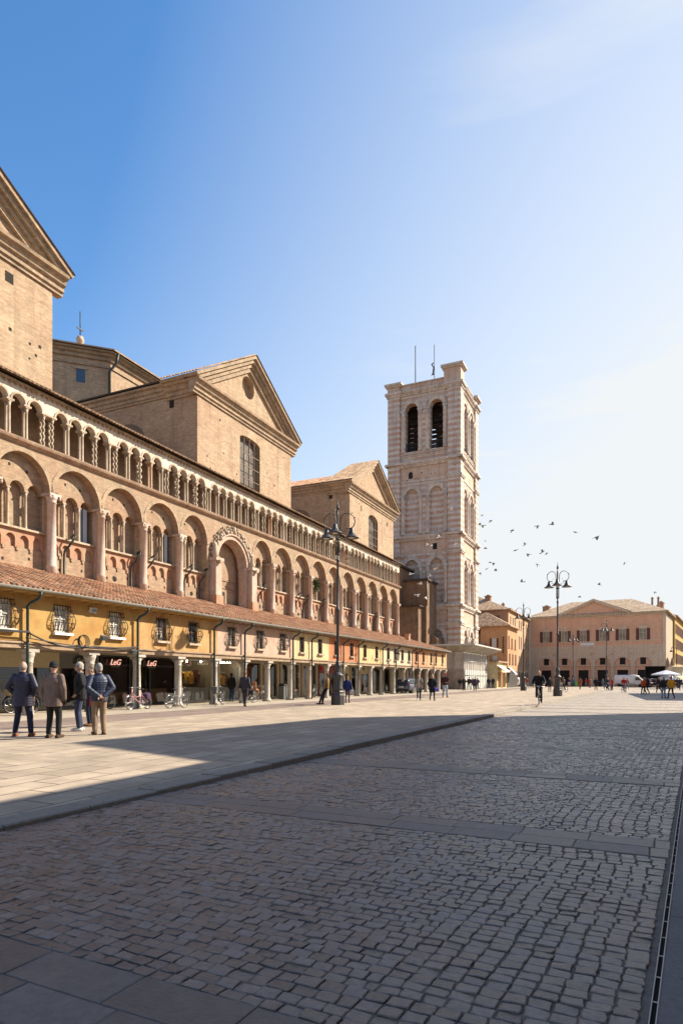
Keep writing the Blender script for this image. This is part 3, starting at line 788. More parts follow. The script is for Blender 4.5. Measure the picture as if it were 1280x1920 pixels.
# rusticated lantern-like plant growing in one niche is left to a plant thing
# gabled blocks ----------------------------------------------------------
def gable(u0, u1, vb, zc0, apex, wing_z, win=None, oculus=None, lowroof=False, seed=1):
    """vb front plane; zc0 underside of cornice; apex top of pediment"""
    m = cb(); uc = (u0 + u1) / 2; D = 2.6; zc1 = zc0 + 1.2
    ops_ = []
    if win: ops_ = [win]
    m.arcade(u0, u1, 15.0, zc0 + .2, vb, vb + .45, ops_, n=10)
    # side walls, returning far back
    for u in (u0, u1):
        m.quad((u, vb, 15), (u, vb + 26, 15), (u, vb + 26, wing_z), (u, vb, wing_z))
        m.quad((u, vb, wing_z), (u, vb + D, wing_z), (u, vb + D, zc1), (u, vb, zc1))
    # tympanum
    hp = apex - zc1
    if oculus:
        oc, oz, orr = oculus; n_ = 20
        ring = [(oc + orr * math.cos(2 * PI * i / n_), vb + .1, oz + orr * math.sin(2 * PI * i / n_)) for i in range(n_)]
        back = [(p[0], vb + .6, p[2]) for p in ring]
        tri = [(u0, zc1), (u1, zc1), (uc, apex - .3)]
        outer = []
        for p in ring:
            dx_, dz_ = p[0] - oc, p[2] - oz; best = 1e9
            for (ax, az), (bx, bz) in zip(tri, tri[1:] + tri[:1]):
                ex, ez = bx - ax, bz - az; den = dx_ * ez - dz_ * ex
                if abs(den) < 1e-9: continue
                t = ((ax - oc) * ez - (az - oz) * ex) / den; s2 = ((ax - oc) * dz_ - (az - oz) * dx_) / den
                if t > 0 and -1e-6 <= s2 <= 1 + 1e-6: best = min(best, t)
            outer.append((oc + dx_ * best, vb + .1, oz + dz_ * best))
        m.add(ring + outer + back, [(i, (i + 1) % n_, n_ + (i + 1) % n_, n_ + i) for i in range(n_)] + [(i, (i + 1) % n_, 2 * n_ + (i + 1) % n_, 2 * n_ + i) for i in range(n_)])
        for (ax, az) in tri:  # fill the triangle's corners
            ds = sorted(range(n_), key=lambda i: (outer[i][0] - ax) ** 2 + (outer[i][2] - az) ** 2)[:2]
            m.add([(ax, vb + .1, az), outer[ds[0]], outer[ds[1]]], [(0, 1, 2)])
        m.add(back, [tuple(range(n_))])
    else:
        m.add([(u0, vb + .1, zc1), (u1, vb + .1, zc1), (uc, vb + .1, apex - .3)], [(0, 1, 2)])
    m.box(u0 + .02, u1 - .02, vb + .1, vb + D, zc1 - .4, zc1)
    m.add([(u0, vb + D, zc1), (u1, vb + D, zc1), (uc, vb + D, apex - .2)], [(0, 1, 2)])
    m.extr([(u0 - .82, zc1 - .1), (u0 - .57, zc0 + .93), (u1 + .57, zc0 + .93), (u1 + .82, zc1 - .1), (uc, apex + .4)], vb + .62, vb + D)
    g = m.build('gable_wall', M_brickhi, cath)
    # horizontal and raking cornices in steps
    m = cb()
    prof = [(0, .0), (.1, .0), (.1, .16), (.2, .2), (.2, .42), (.34, .5), (.4, .72), (.58, .8), (.62, .95), (.0, 1.0)]
    m.extr([(vb - a, zc0 + h) for a, h in prof] + [(vb + .3, zc0 + 1.0), (vb + .3, zc0)], u0 - .58, u1 + .58, 'x')
    for u, sg in ((u0, -1), (u1, 1)):
        m.T = None
        m.extr([(u + sg * a, zc0 + h) for a, h in prof] + [(u - sg * .2, zc0 + 1.0), (u - sg * .2, zc0)], vb + .0, vb + D, 'y')
        m.extr([(u + sg * a * .8, wing_z - .9 + h * .9) for a, h in prof] + [(u - sg * .2, wing_z), (u - sg * .2, wing_z - .9)], vb + D, vb + 26, 'y')
    # raking: stepped slabs along each slope
    for sg in (-1, 1):
        xe = uc + sg * ((u1 - u0) / 2 + .75); ze = zc1 - .25
        dx_, dz_ = uc - xe, apex + .2 - ze; L = math.hypot(dx_, dz_); px_, pz_ = (-dz_ / L * sg * -1, abs(dx_) / L)
        nx_, nz_ = (dz_ / L) * (1 if sg > 0 else -1), abs(dx_) / L
        for (p0, t0, t1) in ((-.62, .0, .2), (-.45, -.25, .0), (-.25, -.5, -.25), (-.1, -.8, -.5)):
            a0_ = .02 if p0 > -.5 else 0
            q = [(xe + dx_ * a0_ + nx_ * t0, ze + dz_ * a0_ + nz_ * t0), (uc, apex + .2 + t0 / nz_), (uc, apex + .2 + t1 / nz_), (xe + dx_ * a0_ + nx_ * t1, ze + dz_ * a0_ + nz_ * t1)]
            m.extr(q, vb + p0, vb + (D if t1 > 0 else .4), 'y')
    m.build('pediment_cornice', M_cornice, g)
    m = cb()
    for sg in (-1, 1):
        xe = uc + sg * ((u1 - u0) / 2 + .85); ze = zc1 - .02
        m.T = (lambda a, b, h: (b, a, h))
        tileroof(m, vb - .7, vb + D + .1, (xe, ze), (uc, apex + .48), rows=10, seed=seed, prof=2)
        m.T = None
    m.build('pediment_roof', M_oldtile, g)
    m = cb()
    if lowroof:
        zr = wing_z + 3.0
        for sg in (-1, 1):
            xe = uc + sg * ((u1 - u0) / 2 + .5)
            m.T = (lambda a, b, h: (b, a, h)); tileroof(m, vb + D, vb + 24, (xe, wing_z + .02), (uc, zr), rows=9, seed=seed + 5, prof=2, per=.27); m.T = None
    else:
        m.quad((u0 - .55, vb + D, wing_z + .02), (u1 + .55, vb + D, wing_z + .02), (u1 + .55, vb + 26, wing_z + .1), (u0 - .55, vb + 26, wing_z + .1))
        m.box(u0 - .58, u0 - .45, vb + D, vb + 26, wing_z + .01, wing_z + .12)
    m.build('wing_roof', M_tile if lowroof else M_darkwd, g)
    if win:
        c, r, b, sp, rise = win
        f = cb(); y = vb + .06
        for x in (-r, -r / 2, 0, r / 2, r): f.box(c + x - .025, c + x + .025, y, y + .05, b, sp + rise * max(0, 1 - abs(x) / r * .9))
        nh = 5
        for i in range(1, nh): f.box(c - r, c + r, y - .02, y, b + (sp - b) * i / nh - .03, b + (sp - b) * i / nh + .03)
        w_ = f.build('window_grille', plain('window_bars_brown', (.16, .105, .08), rough=.8), g)
        f = cb(); f.quad((c - r, vb + .4, b), (c + r, vb + .4, b), (c + r, vb + .4, sp + rise), (c - r, vb + .4, sp + rise))
        f.build('pane', make('leaded_glass', (.13, .125, .115), var=.3, fscale=6, rough=.4, bump=.3, spec=.2, brick=(.4, .5, .02, (.20, .17, .14), (.08, .07, .065), (.03, .03, .03))), w_)
    m = cb(); rg = random.Random(seed * 13)
    for i in range(16):
        x, z = rg.uniform(u0 + .6, u1 - .6), rg.uniform(16.3, zc0 - .5)
        if win and abs(x - win[0]) < win[1] + .4: continue
        q = rg.uniform(.05, .09); m.quad((x - q, vb - .004, z - q), (x + q, vb - .004, z - q), (x + q, vb - .004, z + q), (x - q, vb - .004, z + q))
    m.build('putlog_holes', M_hole, g)
    m = cb()
    for sg in (-1, 1):   # scar of an older round arch, a thin proud rim of darker brick
        x0 = uc - 1.5
    m.archring(uc - 2.6 if win else uc + 1.5, 2.9, 3.0, 15.9, vb - .006, vb, n=18, a0=.15, a1=1.5); m.build('arch_scar', M_cornice, g)
    # side lunette and vents
    m = cb()
    for (v_, z_, a, h) in ((vb + 2.2, wing_z - 1.42, .2, .26),):
        m.quad((u0 - .012, v_ - a, z_ - h), (u0 - .012, v_ + a, z_ - h), (u0 - .012, v_ + a, z_ + h), (u0 - .012, v_ - a, z_ + h))
    m.quad((u0 - .012, vb + 4.7, 17.5), (u0 - .012, vb + 8.0, 17.5), (u0 - .012, vb + 8.0, 18.6), (u0 - .012, vb + 4.7, 18.6))
    m.build('side_openings', M_hole, g)
    m = cb()
    for i in range(10):
        a0_, a1_ = PI * i / 10, PI * (i + 1) / 10
        m.quad((u0 - .006, vb + 6.4 + 1.8 * math.cos(a0_), 18.6), (u0 - .006, vb + 6.4 + 1.8 * math.cos(a1_), 18.6), (u0 - .006, vb + 6.4 + 1.8 * math.cos(a1_), 18.6 + 1.35 * math.sin(a1_)), (u0 - .006, vb + 6.4 + 1.8 * math.cos(a0_), 18.6 + 1.35 * math.sin(a0_)))
    m.build('side_lunette', make('lunette_recess', (.16, .115, .08), var=.3, rough=.9), g)
    if not lowroof or True:
        m = cb()
        for i in range(3):
            x = uc + (-4.0 + 2.0 * i) ; m.quad((x, vb - .004, zc0 - 1.2 if lowroof else zc0 + .18), (x + .2, vb - .004, zc0 - 1.2 if lowroof else zc0 + .18), (x + .2, vb - .004, (zc0 - 1.2 if lowroof else zc0 + .18) + .01), (x, vb - .004, (zc0 - 1.2 if lowroof else zc0 + .18) + .01))
        if not lowroof: m = None
        else:
            m = cb()
            for x, z in ((u0 + 3.0, zc0 - .9), (u1 - 2.2, zc0 - .9)): m.quad((x, vb - .004, z - .3), (x + .25, vb - .004, z - .3), (x + .25, vb - .004, z + .3), (x, vb - .004, z + .3))
            m.build('front_slits', M_hole, g)
    return g
gable(10.1, 23.72, 27.4, 21.4, 26.5, 21.9, seed=2)
gable(35.71, 48.75, 27.4, 20.95, 26.05, 22.1, win=(42.3, 1.42, 15.0, 19.85, .32), oculus=(42.2, 24.1, .85), seed=3)
gable(61.3, 74.5, 27.4, 21.0, 25.9, 22.3, win=(67.9, 1.42, 15.0, 19.5, .62), lowroof=True, seed=4)
m = cb(); m.quad((21.0, 27.392, 21.0 - .55), (21.45, 27.392, 20.45), (21.45, 27.392, 20.95), (21.0, 27.392, 20.95)); m.build('putlog_hole', M_hole, cath)
# octagonal drum behind --------------------------------------------------
oct_c = (41.5 + 7, 41.0 + 16.9); Rr = 18.3
m = cb(); m2 = cb(); m3 = cb()
A = [oct_c[0] + Rr * math.sin(PI / 8 + k * PI / 4 - PI) for k in range(8)]
V8 = [(oct_c[0] + Rr * math.cos(-PI / 2 - PI / 8 + k * PI / 4), oct_c[1] + Rr * math.sin(-PI / 2 - PI / 8 + k * PI / 4)) for k in range(8)]
def ringoct(mm, f0, z0, f1, z1):
    P = [(oct_c[0] + (x - oct_c[0]) * f0, oct_c[1] + (y - oct_c[1]) * f0, z0) for x, y in V8] + [(oct_c[0] + (x - oct_c[0]) * f1, oct_c[1] + (y - oct_c[1]) * f1, z1) for x, y in V8]
    mm.add(P, [(i, (i + 1) % 8, 8 + (i + 1) % 8, 8 + i) for i in range(8)])
ringoct(m, 1, 15, 1, 28.6)
for f0, z0, f1, z1 in ((1, 28.0, 1.006, 28.0), (1.006, 28.0, 1.006, 28.2), (1.006, 28.2, 1.0, 28.25), (1.0, 28.55, 1.01, 28.62), (1.01, 28.62, 1.01, 28.85), (1.01, 28.85, 1.022, 28.95), (1.022, 28.95, 1.024, 29.1), (1.024, 29.1, 1.036, 29.16), (1.036, 29.16, 1.036, 29.3)): ringoct(m2, f0, z0, f1, z1)
ringoct(m3, 1.046, 29.3, 1.046, 29.42); ringoct(m3, 1.046, 29.42, .05, 33.6)
dr = m.build('octagonal_drum', M_brickhi, cath); m2.build('drum_cornice', M_cornice, dr); m3.build('drum_roof', M_oldtile, dr)
# drum window on the shaded face, pipe at the corner
(xa, ya), (xb, yb) = V8[0], V8[7]
def onface(t, z, off=.02):
    x, y = xa + (xb - xa) * t, ya + (yb - ya) * t; dx_, dy_ = x - oct_c[0], y - oct_c[1]; L = math.hypot(dx_, dy_)
    return (x + dx_ / L * off, y + dy_ / L * off, z)
m = cb(); m.quad(onface(.145, 26.5), onface(.195, 26.5), onface(.195, 27.6), onface(.145, 27.6)); m.build('drum_window', glass('blue_pane', (.03, .05, .09)), dr)
m = cb(); m.add([onface(.125, 27.62, .1), onface(.215, 27.62, .1), onface(.215, 27.74, .1), onface(.125, 27.74, .1), onface(.125, 27.62, .0), onface(.215, 27.62, .0), onface(.215, 27.74, 0), onface(.125, 27.74, .0)], [(0, 1, 2, 3), (0, 1, 5, 4), (3, 2, 6, 7)]); m.build('drum_lintel', M_stone, dr)
m = cb(); m.tube([(xa + .1, ya - .8, 29.2), (xa, ya - .7, 28.4), (xa - .3, ya - .2, 27.6), (xa - .3, ya - .2, 20)], .11, 6); m.build('drum_pipe', M_pipe, dr)
# stone finial with iron cross on the roof behind
fu, fv, fz = 46.6, 50.0, 33.5
m = cb(); m.lathe(fu, fv, [(.36, fz - 2.5), (.36, fz + .5), (.45, fz + .6), (.45, fz + .7), (.25, fz + .8), (.2, fz + 1.0), (.36, fz + 1.25), (.4, fz + 1.5), (.28, fz + 1.8), (0, fz + 1.9)], n=10); fo = m.build('finial', M_stone, dr)
m = cb(); m.tube([(fu, fv, fz + 1.8), (fu, fv, fz + 4.3)], .05, 5); m.box(fu - .38, fu + .38, fv - .05, fv + .05, fz + 2.5, fz + 2.62); m.build('iron_cross', M_iron, fo)
# nave roof mass behind the gallery, between the blocks
m = cb(); m.quad((U0, 33.5, 15), (U1, 33.5, 15), (U1, 33.5, 16.2), (U0, 33.5, 16.2)); m.quad((U0, VB, 16.05), (U1, VB, 16.05), (U1, 34.5, 17.4), (U0, 34.5, 17.4)); m.build('aisle_roof', M_oldtile, cath)
m = cb(); m.box(U0, U1, 43.0, 52, 15, 21.0); m.add([(48.8, 43, 21), (U1, 43, 21), (U1, 47.5, 24.2), (48.8, 47.5, 24.2)], [(0, 1, 2, 3)]); m.build('nave_wall', M_brick, cath)
# ------------------------------------------------------------------ arcaded shop houses in front of the cathedral
def plaster(name, c, t): return make(name, c, tint=t, tscale=1.1, tlo=.38, thi=.6, var=.2, fscale=2.2, rough=.9, bump=.2, streak=.3, streakcol=tuple(x * .6 for x in c))
M_col = make('loggia_column_stone', (.44, .39, .33), tint=(.32, .26, .2), tscale=1.6, tlo=.5, thi=.75, var=.25, fscale=6, rough=.8, bump=.3, streak=.4, objrand=1)
M_beam = make('weathered_beam', (.34, .25, .17), tint=(.25, .17, .11), tscale=1.2, var=.3, fscale=5, rough=.9, bump=.4)
M_ceil = plain('porch_ceiling', (.32, .27, .2), rough=.9)
M_soff = make('ochre_soffit', (.42, .25, .08), var=.2, rough=.9)
M_wood = plain('brown_wood', (.09, .05, .03), rough=.6, bump=.2)
M_cream = plain('cream_paint', (.58, .48, .3), rough=.5)
M_ochrew = plain('ochre_wood', (.36, .22, .07), rough=.45)
M_gutter = plain('gutter_zinc', (.34, .34, .31), rough=.5, metal=.3, var=.3)
M_dwpipe = plain('downpipe_green', (.03, .055, .05), rough=.45, metal=.2, var=.3)
M_whitep = plain('white_paint', (.7, .68, .64), rough=.5)
M_grey = plain('grey_fascia', (.17, .165, .155), rough=.6)
M_blackp = plain('black_paint', (.012, .012, .012), rough=.35)
M_beige = plain('beige_stone', (.5, .42, .3), rough=.8)
M_floor = plain('shop_floor', (.25, .22, .18), rough=.4)
M_inner = plain('shop_interior_wall', (.3, .26, .2), rough=.9)
def fabric(c): return plain('fabric_%02d%02d%02d' % tuple(int(x * 99) for x in c), c, rough=.9, var=.2)
M_bulb = plain('lit_bulb', (1, 1, 1), var=0, emit=((1, .78, .5), 60))
def text_mesh(name, txt, size, mat, parent, loc, shear=0.0, bold=0.0, ext=.012):
    cu = bpy.data.curves.new(name, 'FONT'); cu.body = txt; cu.size = size; cu.extrude = ext; cu.shear = shear; cu.offset = bold; cu.align_x = 'CENTER'
    to = bpy.data.objects.new(name + '_tmp', cu); COL.objects.link(to)
    me_ = bpy.data.meshes.new_from_object(to.evaluated_get(bpy.context.evaluated_depsgraph_get()))
    bpy.data.objects.remove(to)
    me_.materials.clear(); me_.materials.append(mat)
    o = bpy.data.objects.new(name, me_); COL.objects.link(o); o.parent = parent
    o.location = loc; o.rotation_euler = (PI / 2, 0, 0); return o
colU = [8.3, 11.2, 14.2, 17.16, 20.2, 23.01, 25.94, 29.0, 31.9, 34.54, 37.46, 40.15, 42.97, 45.83, 48.8, 51.61, 54.29, 57.4, 60.27, 62.6, 65.2, 67.9, 70.4, 72.7, 75.15]
winU = [10.2, 13.0, 15.95, 18.55, 21.47, 24.47, 26.89, 30.35, 33.34, 36.12, 38.74, 41.51, 44.23, 47.15, 49.93, 52.61, 55.5, 57.4, 59.4, 61.4, 63.72, 66.2, 69.03, 70.9, 73.6]
pipeU = [11.0, 16.84, 22.67, 28.51, 31.47, 37.22, 39.92, 45.24, 48.19, 53.66, 57.17, 61.94, 63.86, 69.47]
houses = [
    (8.0, 23.0, plaster('yellow_plaster', (.41, .265, .09), (.36, .19, .055)), 'yellow arcaded shop house with slung cables across it, at the left end of the row', 1),
    (23.0, 29.0, plaster('ochre_plaster', (.41, .225, .08), (.43, .28, .125)), 'orange ochre arcaded shop house with black shopfront, beside the yellow one with cables', 1),
    (29.0, 37.46, plaster('pink_plaster', (.43, .29, .215), (.46, .33, .25)), 'pink plastered arcaded shop house above the sportswear shop', 1),
    (37.46, 42.97, plaster('cream_plaster', (.53, .39, .21), (.56, .43, .25)), 'cream arcaded shop house between the pink and the brick red ones', 0),
    (42.97, 48.8, plaster('red_plaster', (.38, .14, .06), (.42, .18, .09)), 'brick red arcaded shop house with a red shop fascia', 0),
    (48.8, 54.4, plaster('lemon_plaster', (.5, .37, .16), (.52, .4, .22)), 'lemon yellow arcaded shop house beyond the brick red one', 0),
    (54.4, 62.4, plaster('pale_plaster', (.52, .41, .28), (.54, .44, .31)), 'pale cream arcaded shop house with the dark car parked before it', 0),
    (62.4, 67.9, plaster('terracotta_plaster', (.44, .19, .09), (.46, .24, .13)), 'terracotta arcaded shop house near the far end of the row', 0),
    (67.9, 75.35, plaster('apricot_plaster', (.5, .29, .14), (.52, .33, .18)), 'apricot arcaded shop house closing the far end of the row', 0)]
# master meshes
def colmesh(var):
    b = MB(); r = .19
    if var == 0: pr = [(.27, 0), (.27, .1), (.25, .13), (.21, .2), (r, .26), (r * .98, 1.2), (r * .88, 2.05), (.2, 2.08), (.175, 2.11), (.19, 2.2), (.26, 2.38)]
    else: pr = [(.22, 0), (.22, .05), (r, .12), (r * .98, 1.2), (r * .9, 2.0), (.21, 2.03), (.18, 2.07), (.23, 2.25), (.3, 2.4)]
    b.lathe(0, 0, pr, n=14)
    if var == 0:
        for k in range(4):
            a = PI / 4 + k * PI / 2; b.ball((.25 * math.cos(a), .25 * math.sin(a), 2.36), (.06, .06, .075), 6, 4)
    b.box(-.29, .29, -.29, .29, 2.4, 2.52)
    return b
cm = [None, None]
grille_me = None
for hi, (ua, ub, pm_, lab, ornate) in enumerate(houses):
    OFF = (ua, 20.9, 0)
    h = thing('shop_house', lab, 'shop house', W(ua, 20.9), TH, 'arcaded shop houses along the cathedral')
    def B(): return MB(OFF)
    wins = [c for c in winU if ua < c < ub]
    ww = .36 if hi < 3 else .34
    m = B(); m.arcade(ua, ub, 2.74, 4.66, 20.9, 21.12, [(c, ww, 3.25, 4.3, 0) for c in wins])
    m.quad((ua, 21.12, 4.66), (ub, 21.12, 4.66), (ub, 26.9, 4.66), (ua, 26.9, 4.66))
    if hi == 8: m.quad((ub, 20.9, 2.74), (ub, 27, 2.74), (ub, 27, 6.4), (ub, 20.9, 4.6))
    m.build('upper_wall', pm_, h)
    m = B(); m.box(ua, ub, 20.86, 21.34, 2.54, 2.74); m.box(ua, ub, 20.8, 21.3, 2.72, 2.79); m.build('beam', M_beam, h)
    m = B(); m.quad((ua, 21.3, 2.74), (ub, 21.3, 2.74), (ub, 24.6, 2.78), (ua, 24.6, 2.78)); m.box(ua, ub, 23.9, 24.45, 2.6, 2.78); m.build('porch_ceiling', M_ceil, h)
    m = B(); m.box(ua, ub, 20.44, 20.93, 4.6, 4.66); m.box(ua, ub, 20.4, 20.44, 4.6, 4.72)
    for i in range(int((ub - ua) / .6)): m.box(ua + .3 + i * .6, ua + .36 + i * .6, 20.46, 20.9, 4.53, 4.6)
    m.build('eaves', M_soff if hi < 2 else M_beam, h)
    m = B(); tileroof(m, ua, ub, (20.36, 4.76), (26.95, 6.78), per=.225, rows=15, r=.07, seed=20 + hi, prof=3)
    if hi == 8: m.quad((ub + .02, 20.36, 4.7), (ub + .02, 26.95, 4.7), (ub + .02, 26.95, 6.8), (ub + .02, 20.36, 4.78))
    m.build('roof', M_tile, h)
    if hi == 8:
        m = B(); m.box(69.9, 70.4, 23.8, 24.3, 5.5, 6.55); m.box(69.85, 70.45, 23.75, 24.35, 6.55, 6.65); m.build('chimney', M_ochre, h)
    m = B(); m.T = (lambda a, b, z: (b, a, z))
    m.T = None
    n_ = 7; prof = [(20.34 - .085 * math.cos(PI * i / n_), 4.735 - .085 * math.sin(PI * i / n_)) for i in range(n_ + 1)]
    vs = []; fs = []
    segs = max(2, int((ub - ua) / 2.5))
    for k in range(segs + 1):
        u = ua + (ub - ua) * k / segs; dz = .012 * math.sin(k * 1.9 + hi)
        vs += [(u, b, z + dz) for b, z in prof]
    for k in range(segs):
        for i in range(n_): fs.append((k * (n_ + 1) + i, k * (n_ + 1) + i + 1, (k + 1) * (n_ + 1) + i + 1, (k + 1) * (n_ + 1) + i))
    m.add(vs, fs, True); m.box(ua, ub, 20.25, 20.262, 4.725, 4.745)
    m.build('gutter', M_gutter, h)
    for u in pipeU:
        if ua <= u < ub:
            m = B(); m.tube([(u + .28, 20.36, 4.68), (u + .28, 20.37, 4.52), (u + .2, 20.45, 4.38), (u + .04, 20.68, 4.22), (u, 20.74, 4.1), (u, 20.74, 2.6), (u, 20.74, .02)], .055, 7)
            for z in (4.05, 2.9, 1.4): m.lathe(u, 20.74, [(.07, z), (.07, z + .05)], n=7)
            m.build('drainpipe', M_dwpipe, h)
    for c in colU:
        if ua < c - .1 <= ub + .05:
            v_ = hi % 2 if False else (0 if int(c * 7) % 3 else 1)
            if cm[v_] is None:
                o = colmesh(v_).build('column', M_col, h); cm[v_] = o.data
            else:
                o = bpy.data.objects.new('column', cm[v_]); COL.objects.link(o); o.parent = h
            if abs(c - 40.15) < .1:
                pk = o.data.copy(); pk.materials.clear(); pk.materials.append(M_pinkm); o.data = pk
            o.location = (c - ua, .22, 0); o.rotation_euler = (0, 0, int(c * 3) % 4 * PI / 2)
    for c in wins:
        m = B(); y0, y1 = 21.02, 21.07
        m.box(c - ww, c - ww + .05, y0, y1, 3.25, 4.3); m.box(c + ww - .05, c + ww, y0, y1, 3.25, 4.3); m.box(c - ww, c + ww, y0, y1, 4.24, 4.3); m.box(c - ww, c + ww, y0, y1, 3.25, 3.31); m.box(c - .03, c + .03, y0, y1, 3.3, 4.25); m.box(c - ww, c + ww, y0, y1, 3.78, 3.82)
        wd = m.build('window', M_wood if hi != 0 else M_whitep, h)
        m = B(); m.quad((c - ww, 21.06, 3.25), (c + ww, 21.06, 3.25), (c + ww, 21.06, 4.3), (c - ww, 21.06, 4.3))
        m.build('pane', M_pane if int(c) % 3 else plain('curtained_pane', (.4, .38, .34), rough=.3), wd)
        m = B(); m.box(c - ww - .1, c + ww + .1, 20.74, 21.0, 3.13, 3.23); m.build('sill', M_stone if hi else M_whitep, wd)
        m = B()
        if hi < 3:   # belly grilles
            def belly(t): return -.05 - .2 * max(0, math.sin(PI * min(1, t * 1.25)) ) ** 1.3 if t < .8 else -.05
            zs = [3.28 + 1.08 * t for t in [i / 9 for i in range(10)]]
            for k in range(7):
                x = c - ww - .04 + (2 * ww + .08) * k / 6
                sw = 1 + .16 * (k - 3) / 3
                m.tube([(c + (x - c) * (1 + .35 * max(0, -belly(i / 9) - .05) * 3), 20.9 + belly(i / 9), z) for i, z in enumerate(zs)], .013, 4)
            for z, t in ((3.34, .05), (3.62, .31), (3.9, .57), (4.12, .77), (4.3, .94)):
                b_ = belly(t); wx = (ww + .04) * (1 + .35 * max(0, -b_ - .05) * 3)
                m.tube([(c - wx, 20.9, z), (c - wx, 20.9 + b_, z), (c + wx, 20.9 + b_, z), (c + wx, 20.9, z)], .013, 4)
            for sg in (-1, 1):   # side scrolls
                pts = [(c + sg * (ww + .06 + .16 * math.sin(PI * t) ** 2 + .02), 20.84 - .06 * math.sin(PI * t), 3.24 + .95 * t) for t in [i / 12 for i in range(13)]]
                m.tube(pts, .014, 4)
                m.tube([(c + sg * (ww + .15 + .07 * math.cos(a)), 20.82, 3.5 + .09 * math.sin(a)) for a in [i * PI / 4 for i in range(8)]], .012, 4, closed=True)
        else:
            for k in range(5):
                x = c - ww + 2 * ww * (k + .5) / 5; m.tube([(x, 20.88, 3.27), (x, 20.88, 4.28)], .012, 4)
            for z in (3.45, 3.8, 4.1): m.tube([(c - ww, 20.87, z), (c + ww, 20.87, z)], .012, 4)
        m.build('grille', M_iron, wd)
    # ---- shopfronts at the back of the porch
    VS = 24.5
    shops = {0: [(8.2, 17.9, 'ochre', None), (17.9, 21.5, 'ochre', None), (21.5, 23.9, 'grey', None)], 1: [(24.0, 29.9, 'black', None)], 2: [(30.2, 33.9, 'champ', None), (34.0, 36.7, 'champ', None), (36.7, 39.3, 'blue', None)],
             3: [(39.6, 41.6, 'beige', None), (41.8, 43.6, 'beige', None), (43.8, 45.0, 'dark', None)], 4: [(45.2, 48.0, 'dark', None), (48.2, 51.4, 'red', None)], 5: [(51.6, 54.5, 'pale', None), (54.7, 56.8, 'beige', None)],
             6: [(57, 60, 'pale', None), (60.2, 63, 'beige', None), (63.2, 65.6, 'beige', None)], 7: [(65.8, 68.5, 'dark', None), (68.7, 71, 'beige', None)], 8: [(71.2, 73.2, 'dark', None), (73.4, 75.2, 'dark', None)]}[hi]
    for (a, b, kind, _) in shops:
        fm = {'ochre': M_cream, 'grey': M_grey, 'black': M_blackp, 'champ': M_whitep, 'blue': M_beige, 'beige': M_beige, 'dark': M_beige, 'red': plain('crimson_fascia', (.2, .02, .02), rough=.4), 'pale': M_cream}[kind]
        top = 2.45 if kind in ('ochre', 'grey', 'red', 'pale') else 2.62
        m = B(); sw = .3 if kind in ('ochre', 'beige', 'pale', 'dark', 'blue') else .12
        m.box(a, a + sw, VS - .12, VS + .12, 0, 2.75); m.box(b - sw, b, VS - .12, VS + .12, 0, 2.75); m.box(a + sw, b - sw, VS - .1, VS + .1, top - (.5 if kind in ('ochre', 'grey', 'red', 'pale') else .1), 2.75); m.box(a + sw, b - sw, VS - .08, VS + .08, 0, .12 if kind != 'champ' else .06)
        if kind in ('black', 'ochre', 'grey', 'red'):
            for t in ((.36, .62) if kind == 'black' else (.5,)):
                x = a + (b - a) * t; m.box(x - .05, x + .05, VS - .06, VS + .06, .1, top - .1)
            m.box(a + sw, b - sw, VS - .05, VS + .05, top - .55, top - .47)
        sf = m.build('shopfront', fm, h)
        m = B(); m.quad((a + sw, VS + .02, .1), (b - sw, VS + .02, .1), (b - sw, VS + .02, top), (a + sw, VS + .02, top)); m.build('glass', shopglass(), sf)
        m = B(); m.box(a, b, VS + .05, 26.7, .015, .03); m.quad((a, 26.7, 0), (b, 26.7, 0), (b, 26.7, 2.7), (a, 26.7, 2.7)); m.quad((a, VS + .1, 0), (a, 26.7, 0), (a, 26.7, 2.7), (a, VS + .1, 2.7)); m.quad((b, VS + .1, 0), (b, 26.7, 0), (b, 26.7, 2.7), (b, VS + .1, 2.7))
        m.build('interior', M_inner if kind not in ('black', 'grey', 'dark') else plain('dark_interior', (.07, .05, .035), rough=.8), sf)
        rg = random.Random(int(a * 10))
        if kind == 'champ':
            m = B()
            for z in (.75, 1.15, 1.5, 1.85): m.box(a + .9, b - .3, 25.6, 25.9, z, z + .03)
            for i in range(16): m.bbox(a + 1.0 + (b - a - 1.4) * (i % 8) / 8, a + 1.0 + (b - a - 1.4) * (i % 8) / 8 + .2, 25.55, 25.8, .78 + .38 * (i // 8), .78 + .38 * (i // 8) + .11, .03)
            m.box(a + .6, b - .5, 24.75, 25.1, .03, .85)
            m.build('shelf', M_whitep, sf)
            for i in range(9):
                m = B(); x = a + .5 + (b - a - 1) * i / 9; z = 1.15 + .45 * rg.random(); y = 25.15 + rg.random() * .3
                m.extr([(x - .2, z + .42), (x - .28, z + .3), (x - .2, z + .25), (x - .17, z - .15), (x + .17, z - .15), (x + .2, z + .25), (x + .28, z + .3), (x + .2, z + .42)], y, y + .1, 'y')
                m.build('garment', fabric(rg.choice([(.5, .25, .03), (.45, .06, .03), (.5, .3, .05), (.08, .02, .02), (.3, .3, .28), (.6, .35, .05)])), sf)
            m = B()
            for i in range(6): m.ball((a + .4 + (b - a - .8) * rg.random(), 24.8 + .5 * rg.random(), 2.5), .045, 6, 4)
            m.build('spotlights', M_bulb, sf)
        elif kind in ('blue',):
            for i in range(5):
                m = B(); x = a + .45 + .4 * i; m.box(x, x + .34, 25.0, 25.1, 1.5 if i % 2 else .5, 2.3 if i % 2 else 1.5)
                m.build('garment', fabric(rg.choice([(.03, .12, .3), (.05, .2, .3), (.4, .1, .03), (.3, .05, .02)])), sf)
